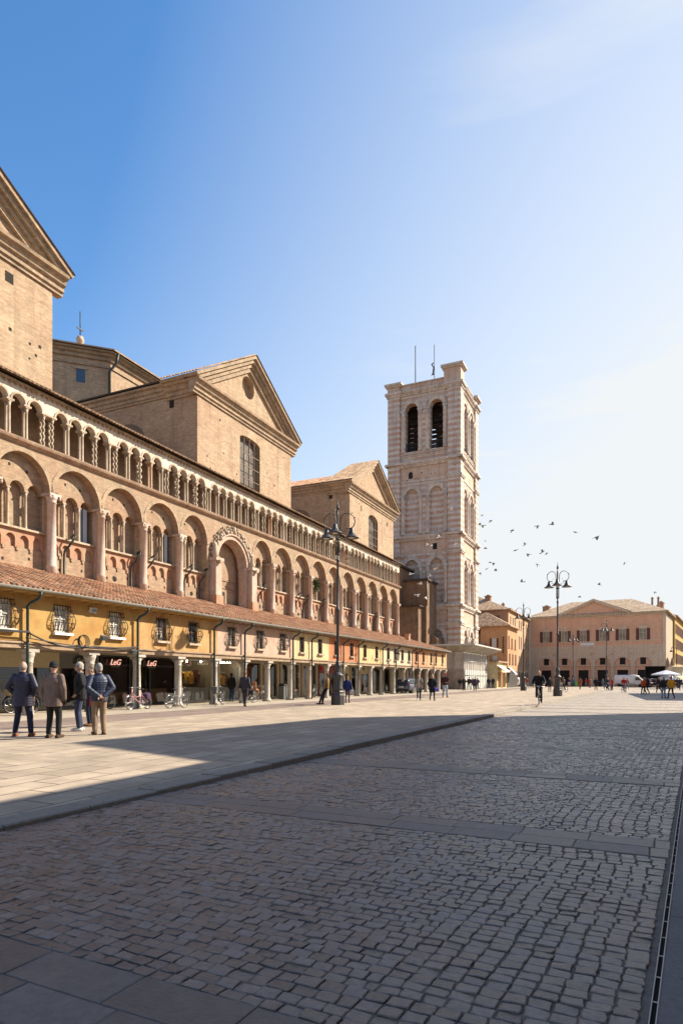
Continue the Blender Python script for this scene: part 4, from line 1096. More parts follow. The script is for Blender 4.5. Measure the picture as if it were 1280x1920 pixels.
            for i in range(5):
                m = B(); x = a + .45 + .4 * i; m.bbox(x, x + .34, 25.1, 25.25, .5 if i % 2 else 1.6, 1.4 if i % 2 else 2.3, .05); m.build('garment', fabric(rg.choice([(.03, .12, .3), (.4, .1, .03), (.4, .14, .04)])), sf)
        elif kind == 'black':
            m = B(); m.bbox(a + .9, a + 2.6, 25.0, 25.6, .03, .75, .04); m.bbox(a + 3.3, b - .3, 24.9, 25.3, .03, .85, .04); m.build('counter', plain('orange_wood', (.3, .12, .035), rough=.5), sf)
            m = B(); m.lathe(a + 1.1, 24.9, [(.1, .03), (.03, .06), (.025, 1.15)], n=8); m.build('lamp_stand', M_whitep, sf)
            m = B(); m.lathe(a + 1.1, 24.9, [(.13, 1.1), (.11, 1.5)], n=10); m.build('lamp_shade', fabric((.5, .06, .06)), sf)
        else:
            m = B()
            for z in (.8, 1.4, 1.9): m.box(a + .35, b - .35, 25.8, 26.1, z, z + .04)
            m.bbox(a + .5, a + 1.2, 25.0, 25.5, .03, .9, .03); m.build('shelf', M_wood, sf)
            for i in range(4):
                m = B(); x = a + .5 + (b - a - 1.1) * i / 4; m.bbox(x, x + .2, 25.7, 25.9, .84, 1.1 + .2 * rg.random(), .03); m.build('merchandise', fabric(rg.choice([(.35, .28, .2), (.2, .1, .06), (.12, .15, .12), (.4, .36, .3)])), sf)
        y = VS - .13
        if kind == 'champ' and a < 31:
            text_mesh('sign', 'hampion', .3, M_whitep, sf, (32.3 - ua, y - 20.9, 2.28), shear=.3, bold=.006)
            m = B(); m.archring(30.98, .13, .21, 2.36, y - .02, y + .01, n=16, a0=.45 - PI / 2 + PI / 2 - .0, a1=2 * PI - .45); m.box(31.0, 31.08, y - .02, y + .01, 2.14, 2.58); m.build('sign_emblem', M_whitep, sf)
            m = B(); m.ball((30.98, y + .005, 2.36), (.13, .008, .13), 12, 6); m.build('emblem_field', fabric((.35, .02, .03)), sf)
        if kind == 'champ' and a > 31:
            m = B(); m.archring(36.1, .13, .21, 2.34, y - .02, y + .01, n=16, a0=.45, a1=2 * PI - .45); m.box(36.12, 36.2, y - .02, y + .01, 2.12, 2.56); m.build('sign_emblem', M_whitep, sf)
            text_mesh('sign', 'h', .3, M_whitep, sf, (36.45 - ua, y - 20.9, 2.26), shear=.3, bold=.006)
        if kind == 'black':
            neon = plain('neon_pink', (.9, .5, .4), var=0, emit=((1, .5, .38), .45))
            for x in (25.0, 27.7):
                text_mesh('neon_sign', 'LeG', .42, neon, sf, (x - ua, y - 20.9, 2.12), shear=.35, bold=.004)
                m = B(); m.box(x - .3, x + .3, y - .01, y + .01, 2.0, 2.04); m.build('sign_underline', M_grey, sf)
        if kind == 'grey':
            m = B(); m.add([(22.7 + .42 * math.cos(PI * i / 14), y, 2.12 + .42 * math.sin(PI * i / 14)) for i in range(15)], [tuple(range(15))]); m.build('sign_board', M_blackp, sf)
            text_mesh('sign', 'Gala', .26, M_cream, sf, (22.72 - ua, y - .01 - 20.9, 2.2), shear=.3)
        if kind == 'red':
            m = B(); m.box(a + .3, a + .75, y - .03, y, 2.15, 2.5); m.build('sign_board', fabric((.55, .02, .03)), sf)
            m = B(); m.archring(a + .62, .1, .15, 1.75, y - .02, y, n=12, a0=-PI, a1=PI); m.build('sign_emblem', M_whitep, sf)
            m = B(); m.archring(44.5, .12, .17, 1.72, y - .02, y, n=12, a0=.5, a1=2 * PI - .5); m.build('sign_emblem', M_whitep, sf)
        if kind == 'pale':
            text_mesh('sign', 'M', .34, M_blackp, sf, (a + .9 - ua, y - 20.9, 2.3), bold=.01)
# cables slung along the yellow house, lamps and small fittings
M_cable = plain('black_cable', (.02, .018, .02), rough=.6, var=0)
def worldtube(name, pts, r, mat, label, cat, group=None):
    o0 = W(*pts[0]); m = MB(o0)
    m.T = (lambda a, b, c: W(a, b, c)); P = [W(*p) for p in pts]; m.T = None
    m.tube(P, r, 5); o = m.build(name, mat, loc=o0); return tag(o, label, cat, group)
def sag(p, q, s, n=14): return [tuple(p[k] + (q[k] - p[k]) * t - (s * 4 * t * (1 - t) if k == 2 else 0) for k in range(3)) for t in [i / n for i in range(n + 1)]]
worldtube('power_cable', sag((9, 20.7, 3.35), (16.84, 20.65, 3.15), .06) + sag((16.84, 20.65, 3.1), (20.0, 20.7, 2.75), .25) + sag((20.0, 20.7, 2.75), (22.6, 20.7, 2.85), .05), .035, M_cable, 'thick black cable looping along the yellow house from its drainpipe', 'cable')
worldtube('power_cable', sag((9, 20.62, 3.28), (16.84, 20.6, 3.12), .1) + sag((16.84, 20.6, 2.9), (23.2, 20.7, 2.72), .12), .02, M_cable, 'thin grey cable running under the windows of the yellow house', 'cable')
m = MB(W(19.4, 20.72, 2.9))
for k in range(5): m.tube([W(19.45 + .02 * k + (.21 + .015 * k) * math.cos(a), 20.78 - .02 * k, 2.93 + (.24 + .01 * k) * math.sin(a)) for a in [i * PI / 9 for i in range(18)]], .014, 4, closed=True)
tag(m.build('cable_coil', M_cable, loc=W(19.4, 20.72, 2.9)), 'coil of black cable hung on the yellow wall under a window', 'cable coil')
def fixture(u, v, z, label, tilt=.4):
    t = thing('floodlight', label, 'floodlight', W(u, v, z), TH, 'floodlights on the house fronts')
    b = MB(); b.obox((0, -.12, 0), (.3, .14, .2), rx=tilt); b.build('housing', M_whitep if z > 4 else plain('floodlight_grey', (.12, .12, .12), rough=.5), t)
    b = MB(); b.obox((0, -.20, -.035), (.26, .012, .16), rx=tilt); b.build('lens', M_pane, t)
    b = MB(); b.tube([(0, -.1, 0), (0, .04, .06)], .02, 5); b.build('bracket', M_iron, t)
fixture(20.05, 20.9, 4.28, 'white floodlight under the eaves of the yellow house')
fixture(20.6, 20.86, 3.15, 'grey square floodlight low on the yellow wall beside the drainpipe')
fixture(22.4, 20.86, 2.62, 'small grey floodlight at the capital between yellow and orange houses')
# ------------------------------------------------------------------ bell tower
M_tow = make('banded_marble', (.57, .51, .45), tint=(.42, .355, .31), tscale=.5, tlo=.45, thi=.75, var=.2, fscale=2.5, rough=.8, bump=.3,
             stripes=(.82, (.47, .29, .20)), streak=.5, streakcol=(.2, .15, .12), course=.16)
M_towp = make('tower_trim_stone', (.56, .48, .41), tint=(.40, .32, .26), tscale=.8, tlo=.45, thi=.7, var=.25, fscale=4, rough=.85, bump=.35, streak=.5, streakcol=(.12, .1, .08))
M_towr = make('tower_pink_frieze', (.48, .32, .23), tint=(.53, .41, .32), tscale=.7, tlo=.4, thi=.62, var=.22, fscale=3, rough=.85, bump=.3, streak=.4, streakcol=(.14, .1, .08))
TU0, TV0, TW = 90.8, 23.3, 10.6
OFFT = (TU0, TV0, 0)
tower = thing('bell_tower', 'square banded marble bell tower with tall arched openings and a broken parapet', 'bell tower', W(TU0, TV0), TH)
# each face: frame (a along face, b depth inwards, h)
faces = {'w': lambda a, b, h: (TU0 + b, TV0 + a, h), 's': lambda a, b, h: (TU0 + a, TV0 + b, h),
         'e': lambda a, b, h: (TU0 + TW - b, TV0 + a, h), 'n': lambda a, b, h: (TU0 + a, TV0 + TW - b, h)}
stages = [(0, 12.2, 4.4, 7.75, False), (12.2, 22.6, 12.6, 18.2, False), (22.6, 33.6, 23.0, 28.75, False), (33.6, 44.3, 35.3, 41.5, True)]
c1, c2 = TW / 2 - 1.9, TW / 2 + 1.9
mp_, mt_, mh_, mr_, mv_ = [MB(OFFT) for _ in range(5)]
FR = [MB(OFFT) for _ in range(4)]
for fk, T in faces.items():
    for mm in [mp_, mt_, mh_, mr_, mv_] + FR: mm.T = T
    for si, (z0, z1, bt, sp, op) in enumerate(stages):
        r = .98
        dep = 1.1 if op else .45
        top = z1 - 3.0 if not op else z1
        mp_.arcade(0, TW, z0, top, 0, dep, [(c1, r, bt, sp, r), (c2, r, bt, sp, r)], n=14)
        if not op:
            for c in (c1, c2): mp_.quad((c - r, dep, bt), (c + r, dep, bt), (c + r, dep, sp + r), (c - r, dep, sp + r))
            FR[si].quad((0, 0, top), (TW, 0, top), (TW, 0, z1), (0, 0, z1))
        # outer big arch mouldings, columns
        for c in (c1, c2):
            mt_.archring(c, r, r + .5, sp, -.11, .06, n=16); mt_.archring(c, r + .5, r + .62, sp, -.16, .02, n=16)
        for x in (c1 - r - .38, c1 + r + .38, c2 - r - .38, c2 + r + .38):
            pr = [(.36, bt), (.36, bt + .15), (.3, bt + .35), (.29, bt + .6), (.26, sp - .8), (.3, sp - .75), (.27, sp - .68), (.38, sp - .2)]
            if fk in 'ws':
                cb_ = MB(OFFT); cb_.T = T; cb_.lathe(x, .06, pr, n=10); cb_.box(x - .4, x + .4, -.3, .2, sp - .2, sp); cb_.build('arch_column', M_towp, tower)
        # corner pilasters
        for a0, a1 in ((0, 1.6), (TW - 1.6, TW)):
            e0, e1 = (a0 - .28, a1) if a0 == 0 else (a0, a1 + .28)
            mp_.quad((a0, -.28, z0), (a1, -.28, z0), (a1, -.28, z1), (a0, -.28, z1)) if False else mp_.add(
                [(e0, -.28, z0), (e1, -.28, z0), (e1, -.28, z1), (e0, -.28, z1), (a0 if a0 else a0, 0, z0), (a1, 0, z0), (a1, 0, z1), (a0, 0, z1)], [(0, 1, 2, 3), (1, 5, 6, 2), (0, 3, 7, 4)])
            # projecting string at pilaster
            zs = z1 - 2.9 if not op else z1 - .6
            mt_.box(e0 - .12, e1 + .12, -.42, .02, zs, zs + .22); mt_.box(e0 - .2, e1 + .2, -.5, .02, zs + .22, zs + .42)
        zs = z1 - 2.95 if not op else z1 - .65
        mt_.box(1.6, TW - 1.6, -.1, .02, zs + .05, zs + .35)
        # main cornice in steps
        hh = z1
        for (ov, za, zb) in ((.04, hh - .62, hh - .4), (.14, hh - .4, hh - .22), (.28, hh - .22, hh - .06), (.33, hh - .06, hh + .08)):
            mt_.add([(-ov - .28, -ov - .16, za), (TW + ov + .28, -ov - .16, za), (TW + ov + .28, -ov - .16, zb), (-ov - .28, -ov - .16, zb), (-ov - .28, .05, za), (TW + ov + .28, .05, za), (TW + ov + .28, .05, zb), (-ov - .28, .05, zb)],
                    [(0, 1, 2, 3), (3, 2, 6, 7), (0, 4, 5, 1)])
        for a0, a1 in ((-.28, 1.6), (TW - 1.6, TW + .28)):   # ressaut over pilasters
            mt_.box(a0 - .3, a1 + .2, -.66, -.4, hh - .2, hh + .1)
        if op:
            # pedestal zone lines and balustrades
            for c in (c1, c2):
                mv_.box(c - r, c + r, .1, .2, bt + 1.15, bt + 1.25)
                for k in range(9): mv_.box(c - r + 2 * r * k / 8 - .035, c - r + 2 * r * k / 8 + .035, .12, .18, bt, bt + 1.15)
            for k in (.3, .6): mt_.box(1.6, TW - 1.6, -.14, .02, 34.9 + k - .6, 34.9 + k - .5)
    # belfry back panels and parapet
    mr_.quad((.0, 0, 44.3), (TW, 0, 44.3), (TW, 0, 45.3), (0, 0, 45.3)); mr_.quad((0, 0, 45.3), (TW, 0, 45.3), (TW, .6, 45.3), (0, .6, 45.3))
    mt_.box(.1, TW - .1, -.15, .6, 45.3, 45.45)
    # small openings in the friezes
    if fk == 'w':
        mh_.add([(7.35 + .32 * math.cos(PI * i / 8), -.01, 32.0 + .32 * math.sin(PI * i / 8)) for i in range(9)] + [(7.03, -.01, 31.3), (7.67, -.01, 31.3)], [tuple(range(11))])
        mh_.quad((3.3, -.01, 20.5), (3.95, -.01, 20.5), (3.95, -.01, 21.4), (3.3, -.01, 21.4))
    rg = random.Random(ord(fk))
    for k in range(26):
        a, z = rg.uniform(.3, TW - .3), rg.choice([rg.uniform(30.8, 33), rg.uniform(20, 22), rg.uniform(12.5, 44)])
        mh_.quad((a, -.006 - (.28 if a < 1.6 or a > TW - 1.6 else 0), z), (a + .14, -.006 - (.28 if a < 1.6 or a > TW - 1.6 else 0), z), (a + .14, -.006 - (.28 if a < 1.6 or a > TW - 1.6 else 0), z + .12), (a, -.006 - (.28 if a < 1.6 or a > TW - 1.6 else 0), z + .12))
for mm in [mp_, mt_, mh_, mr_, mv_] + FR: mm.T = None
# parapet corner blocks
def pblock(u0, u1, v0, v1, z1):
    mr_.box(u0, u1, v0, v1, 44.3, z1 - .5)
    mt_.box(u0 - .2, u1 + .2, v0 - .2, v1 + .2, z1 - .5, z1 - .28); mt_.box(u0 - .4, u1 + .4, v0 - .4, v1 + .4, z1 - .28, z1)
pblock(TU0 - .3, TU0 + 1.7, TV0 - .3, TV0 + 2.2, 47.0); pblock(TU0 - .3, TU0 + 1.6, TV0 + TW - 1.6, TV0 + TW + .3, 45.75)
pblock(TU0 + TW - 1.6, TU0 + TW + .3, TV0 - .3, TV0 + 1.6, 45.8); pblock(TU0 + TW - 1.6, TU0 + TW + .3, TV0 + TW - 1.6, TV0 + TW + .3, 45.8)
mp_.build('banded_shaft', M_tow, tower); mt_.build('cornices', M_towp, tower); [q_.build('frieze', M_towr, tower) for q_ in FR[:3]]; mr_.build('parapet', M_towr, tower)
mh_.build('small_openings', M_hole, tower); mv_.build('balustrade', M_iron, tower)
m = MB(OFFT)
for z in (35.0, 43.9): m.box(TU0 + .3, TU0 + TW - .3, TV0 + .3, TV0 + TW - .3, z, z + .2)
for k in range(4): m.box(TU0 + 1.2, TU0 + TW - 1.2, TV0 + 3.0, TV0 + 3.3, 37.2 + 1.6 * k, 37.5 + 1.6 * k); m.box(TU0 + 3.0, TU0 + 3.3, TV0 + 1.2, TV0 + TW - 1.2, 37.2 + 1.6 * k, 37.5 + 1.6 * k)
for k in range(12): m.box(TU0 + 3.4, TU0 + 3.5, TV0 + 1.2, TV0 + TW - 1.2, 35.2 + .72 * k, 35.75 + .72 * k)
m.build('bell_frame', plain('dark_bell_timber', (.045, .032, .025), rough=.9), tower)
m = MB(OFFT); m.tube([(TU0 + .6, TV0 + 6.8, 45), (TU0 + .6, TV0 + 6.8, 51.3)], .07, 5); m.build('antenna', M_iron, tower)
m = MB(OFFT); m.tube([(TU0 + 2, TV0 + 4.3, 45), (TU0 + 2, TV0 + 4.3, 51.6)], .05, 5); m.tube([(TU0 + 2, TV0 + 4.3, 47.2), (TU0 + 2, TV0 + 4.75, 47.1)], .08, 5); m.tube([(TU0 + 2, TV0 + 4.55, 47.1), (TU0 + 2, TV0 + 4.4, 48.2), (TU0 + 2, TV0 + 4.7, 48.7), (TU0 + 2, TV0 + 4.45, 48.9)], .1, 5); m.build('weather_vane', M_iron, tower)
# brick annex against the tower
M_annex = make('dark_annex_brick', (.24, .145, .085), tint=(.17, .105, .065), tscale=.6, tlo=.35, thi=.62, var=.35, fscale=2, rough=.95, bump=.5,
               brick=(.28, .085, .01, (.27, .16, .09), (.18, .11, .065), (.22, .15, .1), .5, 0), streak=.5, streakcol=(.05, .035, .03))
an = thing('brick_annex', 'dark brick annex stepping down between the cathedral and the bell tower', 'annex', W(86, 30), TH)
OA = (86, 30, 0)
m = MB(OA); m.box(84.8, 90.4, 30.2, 44, 0, 17.2); m.box(85.6, 90.4, 26.6, 30.2, 0, 15.2); m.box(83.8, 90.4, 27.2, 44, 0, 11.4); m.extr([(25.2, 0), (27.2, 0), (27.2, 8.2), (25.6, 7.2)], 87.5, 90.4, 'x'); m.build('annex_walls', M_annex, an)
m = MB(OA); m.box(84.5, 90.4, 29.9, 44, 17.2, 17.5); m.box(85.3, 90.4, 26.3, 29.9, 15.2, 15.45); m.box(83.5, 90.4, 26.9, 30, 11.4, 11.6); m.build('annex_roof', M_darkwd, an)
m = MB(OA); m.tube([(85.5, 26.5, 15.2), (85.5, 26.5, 11.6)], .07, 5); m.build('rain_pipe', M_pipe, an)
# hoarding and canopy round the tower foot
M_sheet = make('scaffold_sheeting', (.46, .42, .37), tint=(.36, .32, .28), tscale=.8, var=.2, fscale=2.5, rough=.8, bump=.4)
M_hoard = make('pale_hoarding', (.6, .6, .57), tint=(.5, .47, .42), tscale=1.2, var=.14, fscale=3, rough=.7, bump=.1)
ho = thing('scaffold_hoarding', 'sheeted scaffold with white hoarding boards and a metal canopy round the foot of the tower', 'scaffold', W(88.5, 22.1), TH)
OH = (88.5, 22.1, 0)
m = MB(OH); n_ = 40
pts = [(88.5 + 15.2 * i / n_, 22.1 + .07 * math.sin(i * 2.1) + .05 * math.sin(i * .9)) for i in range(n_ + 1)]
pw = [(88.5 + .07 * math.sin(i * 1.9), 22.1 + 12 * i / 24) for i in range(25)]
for L in (pts, pw):
    for (xa_, ya_), (xb_, yb_) in zip(L, L[1:]): m.quad((xa_, ya_, 2.7), (xb_, yb_, 2.7), (xb_, yb_, 5.4), (xa_, ya_, 5.4))
m.build('sheeting', M_sheet, ho)
m = MB(OH)
for i in range(13): m.box(88.45 + i * 1.17, 88.45 + i * 1.17 + 1.15, 21.92, 21.98, .05, 2.75)
m.build('hoarding_boards', M_hoard, ho)
m = MB(OH)
for i in range(9): m.box(88.3, 88.36, 22 + i * 1.3, 22 + i * 1.3 + 1.28, .05, 2.75)
m.build('side_boards', make('shade_toned_boards', (.3, .26, .22), tint=(.22, .17, .13), tscale=.7, var=.3, fscale=3, rough=.8, bump=.2), ho)  # west boards: the shade of this side is put into a darker colour
m = MB(OH); rg = random.Random(9)
for i in range(9):
    u = 90.0 + i * 1.5 + rg.uniform(-.2, .2); m.quad((u, 21.912, .9), (u + .5, 21.912, .9), (u + .5, 21.912, 2.2), (u, 21.912, 2.2))
m.build('notice_panels', make('pale_notice', (.42, .5, .48), tint=(.55, .55, .5), tscale=3, var=.2, fscale=8, rough=.6), ho)
m = MB(OH)
for i in range(14): m.tube([(88.5 + i * 1.17, 21.85, 0), (88.5 + i * 1.17, 21.85, 5.9)], .035, 5)
for z in (2.0, 4.0, 5.4): m.tube([(88.4, 21.85, z), (103.8, 21.85, z)], .035, 5)
for i in range(9): m.tube([(88.3, 22 + i * 1.5, 0), (88.3, 22 + i * 1.5, 5.9)], .035, 5)
m.build('poles', plain('scaffold_pole', (.3, .3, .3), rough=.4, metal=.6), ho)
m = MB(OH)
m.add([(88.4, 22.0, 5.25), (103.9, 22.0, 5.25), (104.6, 20.1, 6.15), (86.4, 20.1, 6.15)], [(0, 1, 2, 3)]); m.add([(88.4, 22.0, 5.3), (103.9, 22.0, 5.3), (104.6, 20.1, 6.2), (86.4, 20.1, 6.2)], [(0, 1, 2, 3)])
m.add([(88.4, 22.0, 5.25), (86.4, 20.1, 6.15), (86.4, 34, 6.15), (88.4, 34, 5.25)], [(0, 1, 2, 3)])
m.build('canopy', make('corrugated_sheet', (.36, .33, .27), tint=(.28, .24, .19), tscale=.6, var=.25, fscale=3, rough=.6, bump=.3), ho)
m = MB(OH); m.box(86.3, 104.8, 20.02, 20.12, 6.1, 6.3); m.box(86.3, 86.4, 20.1, 34, 6.1, 6.3)
for i in range(9): m.tube([(88.6 + i * 1.9, 21.95, 5.25), (87.2 + i * 2.15, 20.1, 6.12)], .06, 5)
for i in range(7): m.tube([(88.35, 22.6 + i * 1.8, 5.25), (86.4, 22.0 + i * 1.8, 6.12)], .06, 5)
m.build('canopy_frame', plain('canopy_steel', (.5, .48, .44), rough=.5), ho)

# ------------------------------------------------------------------ far houses on the left of the square
def win_set(mbw, mbs, mbp, c, z0, z1, b, hw=.5, sh=.48, open_=True):
    mbp.quad((c - hw, b + .0 - .012, z0), (c + hw, b - .012, z0), (c + hw, b - .012, z1), (c - hw, b - .012, z1))
def house_windows(root, T, off, ws, frame_m, shut_m, pane_m, b=0.0):
    """each window: frame part with pane, shutters, sill as its pieces"""
    for (c, z0, z1, hw, shut) in ws:
        f = MB(off); f.T = T
        f.box(c - hw - .08, c - hw, b - .05, b + .02, z0 - .06, z1 + .06); f.box(c + hw, c + hw + .08, b - .05, b + .02, z0 - .06, z1 + .06); f.box(c - hw, c + hw, b - .05, b + .02, z1, z1 + .08); f.box(c - hw - .16, c + hw + .16, b - .12, b + .02, z0 - .14, z0 - .04); f.box(c - .03, c + .03, b - .03, b + .02, z0, z1); f.box(c - hw, c + hw, b - .03, b + .02, z0 + (z1 - z0) * .62, z0 + (z1 - z0) * .62 + .05)
        fo = f.build('window', frame_m, root)
        p = MB(off); p.T = T; p.quad((c - hw, b - .012, z0), (c + hw, b - .012, z0), (c + hw, b - .012, z1), (c - hw, b - .012, z1)); p.build('pane', pane_m, fo)
        if shut:
            for sg in (-1, 1):
                s2 = MB(off); s2.T = T; x0 = c + sg * (hw + .09); x1 = c + sg * (hw + .09 + hw * .95)
                s2.box(min(x0, x1), max(x0, x1), b - .1, b - .055, z0 - .03, z1 + .03); s2.build('shutter', shut_m, fo)
M_orA = make('orange_render', (.5, .31, .185), tint=(.43, .26, .15), tscale=.4, var=.16, fscale=1.5, rough=.9, bump=.15, streak=.25, streakcol=(.22, .12, .07))
M_orB = make('amber_render', (.47, .26, .13), tint=(.40, .21, .10), tscale=.4, var=.16, fscale=1.5, rough=.9, bump=.15, streak=.25, streakcol=(.2, .1, .05))
M_brA = make('brown_brick_far', (.33, .19, .12), tint=(.28, .16, .1), tscale=.5, var=.2, fscale=2, rough=.9, bump=.2)
M_shut = plain('maroon_shutter', (.11, .035, .025), rough=.6)
M_fpane = plain('far_pane', (.02, .018, .017), rough=.45, spec=.12, var=0)
M_far_tile = make('far_roof_tile', (.36, .215, .125), tint=(.46, .32, .21), tscale=2.2, tlo=.42, thi=.6, var=.4, fscale=3, rough=.95, bump=.6, brick=(.24, .5, .05, (.40, .245, .14), (.3, .175, .1), (.14, .085, .05), .5, 0))
def hiproof(mb, x0, x1, y0, y1, z0, zr, inset, ov=.5):
    x0 -= ov; x1 += ov; y0 -= ov; y1 += ov
    if (x1 - x0) >= (y1 - y0): r0, r1 = (x0 + inset, (y0 + y1) / 2, zr), (x1 - inset, (y0 + y1) / 2, zr); F = [(0, 1, 5, 4), (1, 2, 5), (2, 3, 4, 5), (3, 0, 4)]
    else: r0, r1 = ((x0 + x1) / 2, y0 + inset, zr), ((x0 + x1) / 2, y1 - inset, zr); F = [(0, 1, 4), (1, 2, 5, 4), (2, 3, 5), (3, 0, 4, 5)]
    mb.add([(x0, y0, z0), (x1, y0, z0), (x1, y1, z0), (x0, y1, z0), r0, r1], F)
    for (a, b_) in (((x0, y0), (x1, y0)), ((x1, y0), (x1, y1)), ((x1, y1), (x0, y1)), ((x0, y1), (x0, y0))):
        mb.add([(a[0], a[1], z0 - .18), (b_[0], b_[1], z0 - .18), (b_[0], b_[1], z0), (a[0], a[1], z0)], [(0, 1, 2, 3)])
    mb.add([(x0, y0, z0 - .18), (x1, y0, z0 - .18), (x1, y1, z0 - .18), (x0, y1, z0 - .18)], [(0, 1, 2, 3)])
def chimney(root, off, u, v, z0, z1, w_=.5):
    m = MB(off); m.box(u - w_ / 2, u + w_ / 2, v - w_ / 2, v + w_ / 2, z0, z1); m.box(u - w_ / 2 - .1, u + w_ / 2 + .1, v - w_ / 2 - .1, v + w_ / 2 + .1, z1, z1 + .15); m.box(u - w_ / 4, u + w_ / 4, v - w_ / 4, v + w_ / 4, z1 + .15, z1 + .4); m.build('chimney', M_brA, root)
# tall house behind
OB = (123, 22.15, 0)
hA = thing('tall_house', 'tall ochre town house with three floors over arched shops, closing the left side street', 'house', W(123, 22.15), TH)
m = MB(OB); m.box(123, 148, 22.15, 46, 0, 14.6); m.build('wall', M_orA, hA)
m = MB(OB); m.quad((122.98, 22.15, 9), (122.98, 46, 9), (122.98, 46, 14.6), (122.98, 22.15, 14.6)); m.build('end_wall', M_brA, hA)
m = MB(OB); hiproof(m, 123, 148, 22.15, 46, 14.75, 20.5, 12); m.build('roof', M_far_tile, hA)
sT = lambda a, b, h: (123 + a, 22.15 + b, h)
ws = []
for a in (2.2, 5.0, 7.2, 12.2, 14.6, 17.5, 21.5, 24.0):
    ws += [(a, 11.8, 13.5, .36, False), (a, 7.9, 10.3, .38, False), (a, 4.3, 6.3, .34, False)]
house_windows(hA, sT, OB, ws, M_stone, M_shut, M_fpane)
m = MB(OB); m.T = sT
for a in range(9): m.archring(2 + a * 2.6, .8, 1.0, 2.3, -.06, .02, n=10); m.box(1.0 + a * 2.6, 1.2 + a * 2.6, -.06, .02, 0, 2.3)
m.T = None; m.build('arched_shop_trim', M_cream, hA)
m = MB(OB); m.T = sT
for a in range(9): m.add([(2 + a * 2.6 + .8 * math.cos(PI * i / 10), -.015, 2.3 + .8 * math.sin(PI * i / 10)) for i in range(11)] + [(1.2 + a * 2.6, -.015, .2), (2.8 + a * 2.6, -.015, .2)], [tuple(range(13))])
m.T = None; m.build('arched_shop_glass', M_fpane, hA)
wT = lambda a, b, h: (123 - .02 + b, 22.15 + a, h)
house_windows(hA, wT, OB, [(2.6, 12.2, 13.6, .4, True)], M_stone, M_shut, M_fpane)
for (u, v, z, w_) in ((128, 27, 17.0, 1.1), (133, 25, 15.9, .5), (138, 26, 16, .5), (141, 25, 15.6, .9), (130, 33, 19.5, .6), (146, 25, 15.6, .8)): chimney(hA, OB, u, v, z - 1.5, z + .9, w_)
# amber corner house in front
OC = (113, 20.5, 0)
hB = thing('corner_house', 'amber corner house with a tiled hip roof and a small balcony', 'house', W(113, 20.5), TH)
m = MB(OC); m.box(113, 122.9, 20.5, 25.2, 0, 10.7); m.build('wall', M_orB, hB)
m = MB(OC); hiproof(m, 113, 122.9, 20.5, 25.2 + 4, 10.85, 13.6, 3.5, ov=.6); m.build('roof', M_far_tile, hB)
bT = lambda a, b, h: (113 + b, 20.5 + a, h); bS = lambda a, b, h: (113 + a, 20.5 + b, h)
house_windows(hB, bT, OC, [(2.3, 7.0, 8.6, .34, True), (2.2, 3.9, 5.6, .38, False)], M_stone, M_shut, plain('white_curtain', (.5, .5, .47), rough=.3))
house_windows(hB, bS, OC, [(1.2, 7.0, 9.0, .4, False), (4.2, 7.0, 8.7, .5, False), (7.5, 7.0, 8.7, .4, False), (2.0, 4.2, 5.9, .55, False), (5, 4.2, 5.9, .5, False), (8, 4.2, 5.9, .5, False)], M_shut, M_shut, plain('shut_blind', (.14, .06, .035), rough=.7))
m = MB(OC); m.T = bT; m.box(1.2, 3.5, -.75, 0, 3.68, 3.8); m.T = None; bal = m.build('balcony', M_stone, hB)
m = MB(OC); m.T = bT
for k in range(13): m.box(1.22 + k * .185, 1.25 + k * .185, -.74, -.71, 3.8, 4.7)
m.box(1.2, 3.5, -.75, -.7, 4.68, 4.74); m.T = None; m.build('railing', M_iron, bal)
m = MB(OC); m.T = bT
for k in range(7): m.box(.55, .8, -.5, -.45, 6.0 + .42 * k, 6.3 + .42 * k)
m.T = None; m.build('vertical_sign', M_iron, hB)
m = MB(OC); m.T = bS; m.box(.3, 9.6, -.04, 0, 0, 2.9); m.T = None; m.build('shop_floor', plain('dark_shopfront', (.06, .055, .05), rough=.5), hB)
# small rear house with pent roof, seen beside the tower
OD = (112, 26, 0)
hD = thing('low_rear_house', 'low brown house with a pent roof squeezed between tower and amber house', 'house', W(112, 26), TH)
m = MB(OD); m.box(114, 123, 25.3, 34, 0, 9.2); m.box(110.5, 114, 24.6, 34, 0, 7.4); m.build('wall', M_brA, hD)
m = MB(OD); m.add([(110, 24.2, 7.4), (114.2, 24.2, 8.2), (114.2, 34, 8.2), (110, 34, 7.4), (110, 24.2, 7.2), (110, 34, 7.2), (114.2, 24.2, 8.0)], [(0, 1, 2, 3), (0, 3, 5, 4), (0, 4, 6, 1)]); m.box(113.6, 123, 25.0, 34, 9.2, 9.4); m.build('roof', M_far_tile, hD)
house_windows(hD, lambda a, b, h: (110.5 + b, 24.6 + a, h), OD, [(1.1, 4.9, 6.4, .3, False)], M_stone, M_shut, M_fpane)
# pale yellow low shop with awnings
OE = (105, 20.3, 0)
hE = thing('low_shop', 'low pale yellow shop between the scaffold and the amber corner house', 'shop', W(105, 20.3), TH)
m = MB(OE); m.arcade(104.2, 112.6, 0, 4.2, 20.6, 21.2, [(106.4, 1.5, .1, 2.6, 0), (110.4, 1.4, .1, 2.6, 0)]); m.box(104.2, 112.6, 21.2, 30, 0, 4.2); m.quad((104.2, 20.6, 0), (104.2, 21.2, 0), (104.2, 21.2, 4.2), (104.2, 20.6, 4.2)); m.build('wall', plaster('straw_plaster', (.52, .42, .22), (.55, .46, .28)), hE)
m = MB(OE); m.box(103.8, 112.9, 20.2, 30, 4.2, 4.42); m.build('roof', M_far_tile, hE)
m = MB(OE); m.quad((104.9, 21.1, .1), (112, 21.1, .1), (112, 21.1, 2.6), (104.9, 21.1, 2.6)); m.build('shop_glass', plain('warm_shop_glass', (.2, .09, .03), rough=.2), hE)
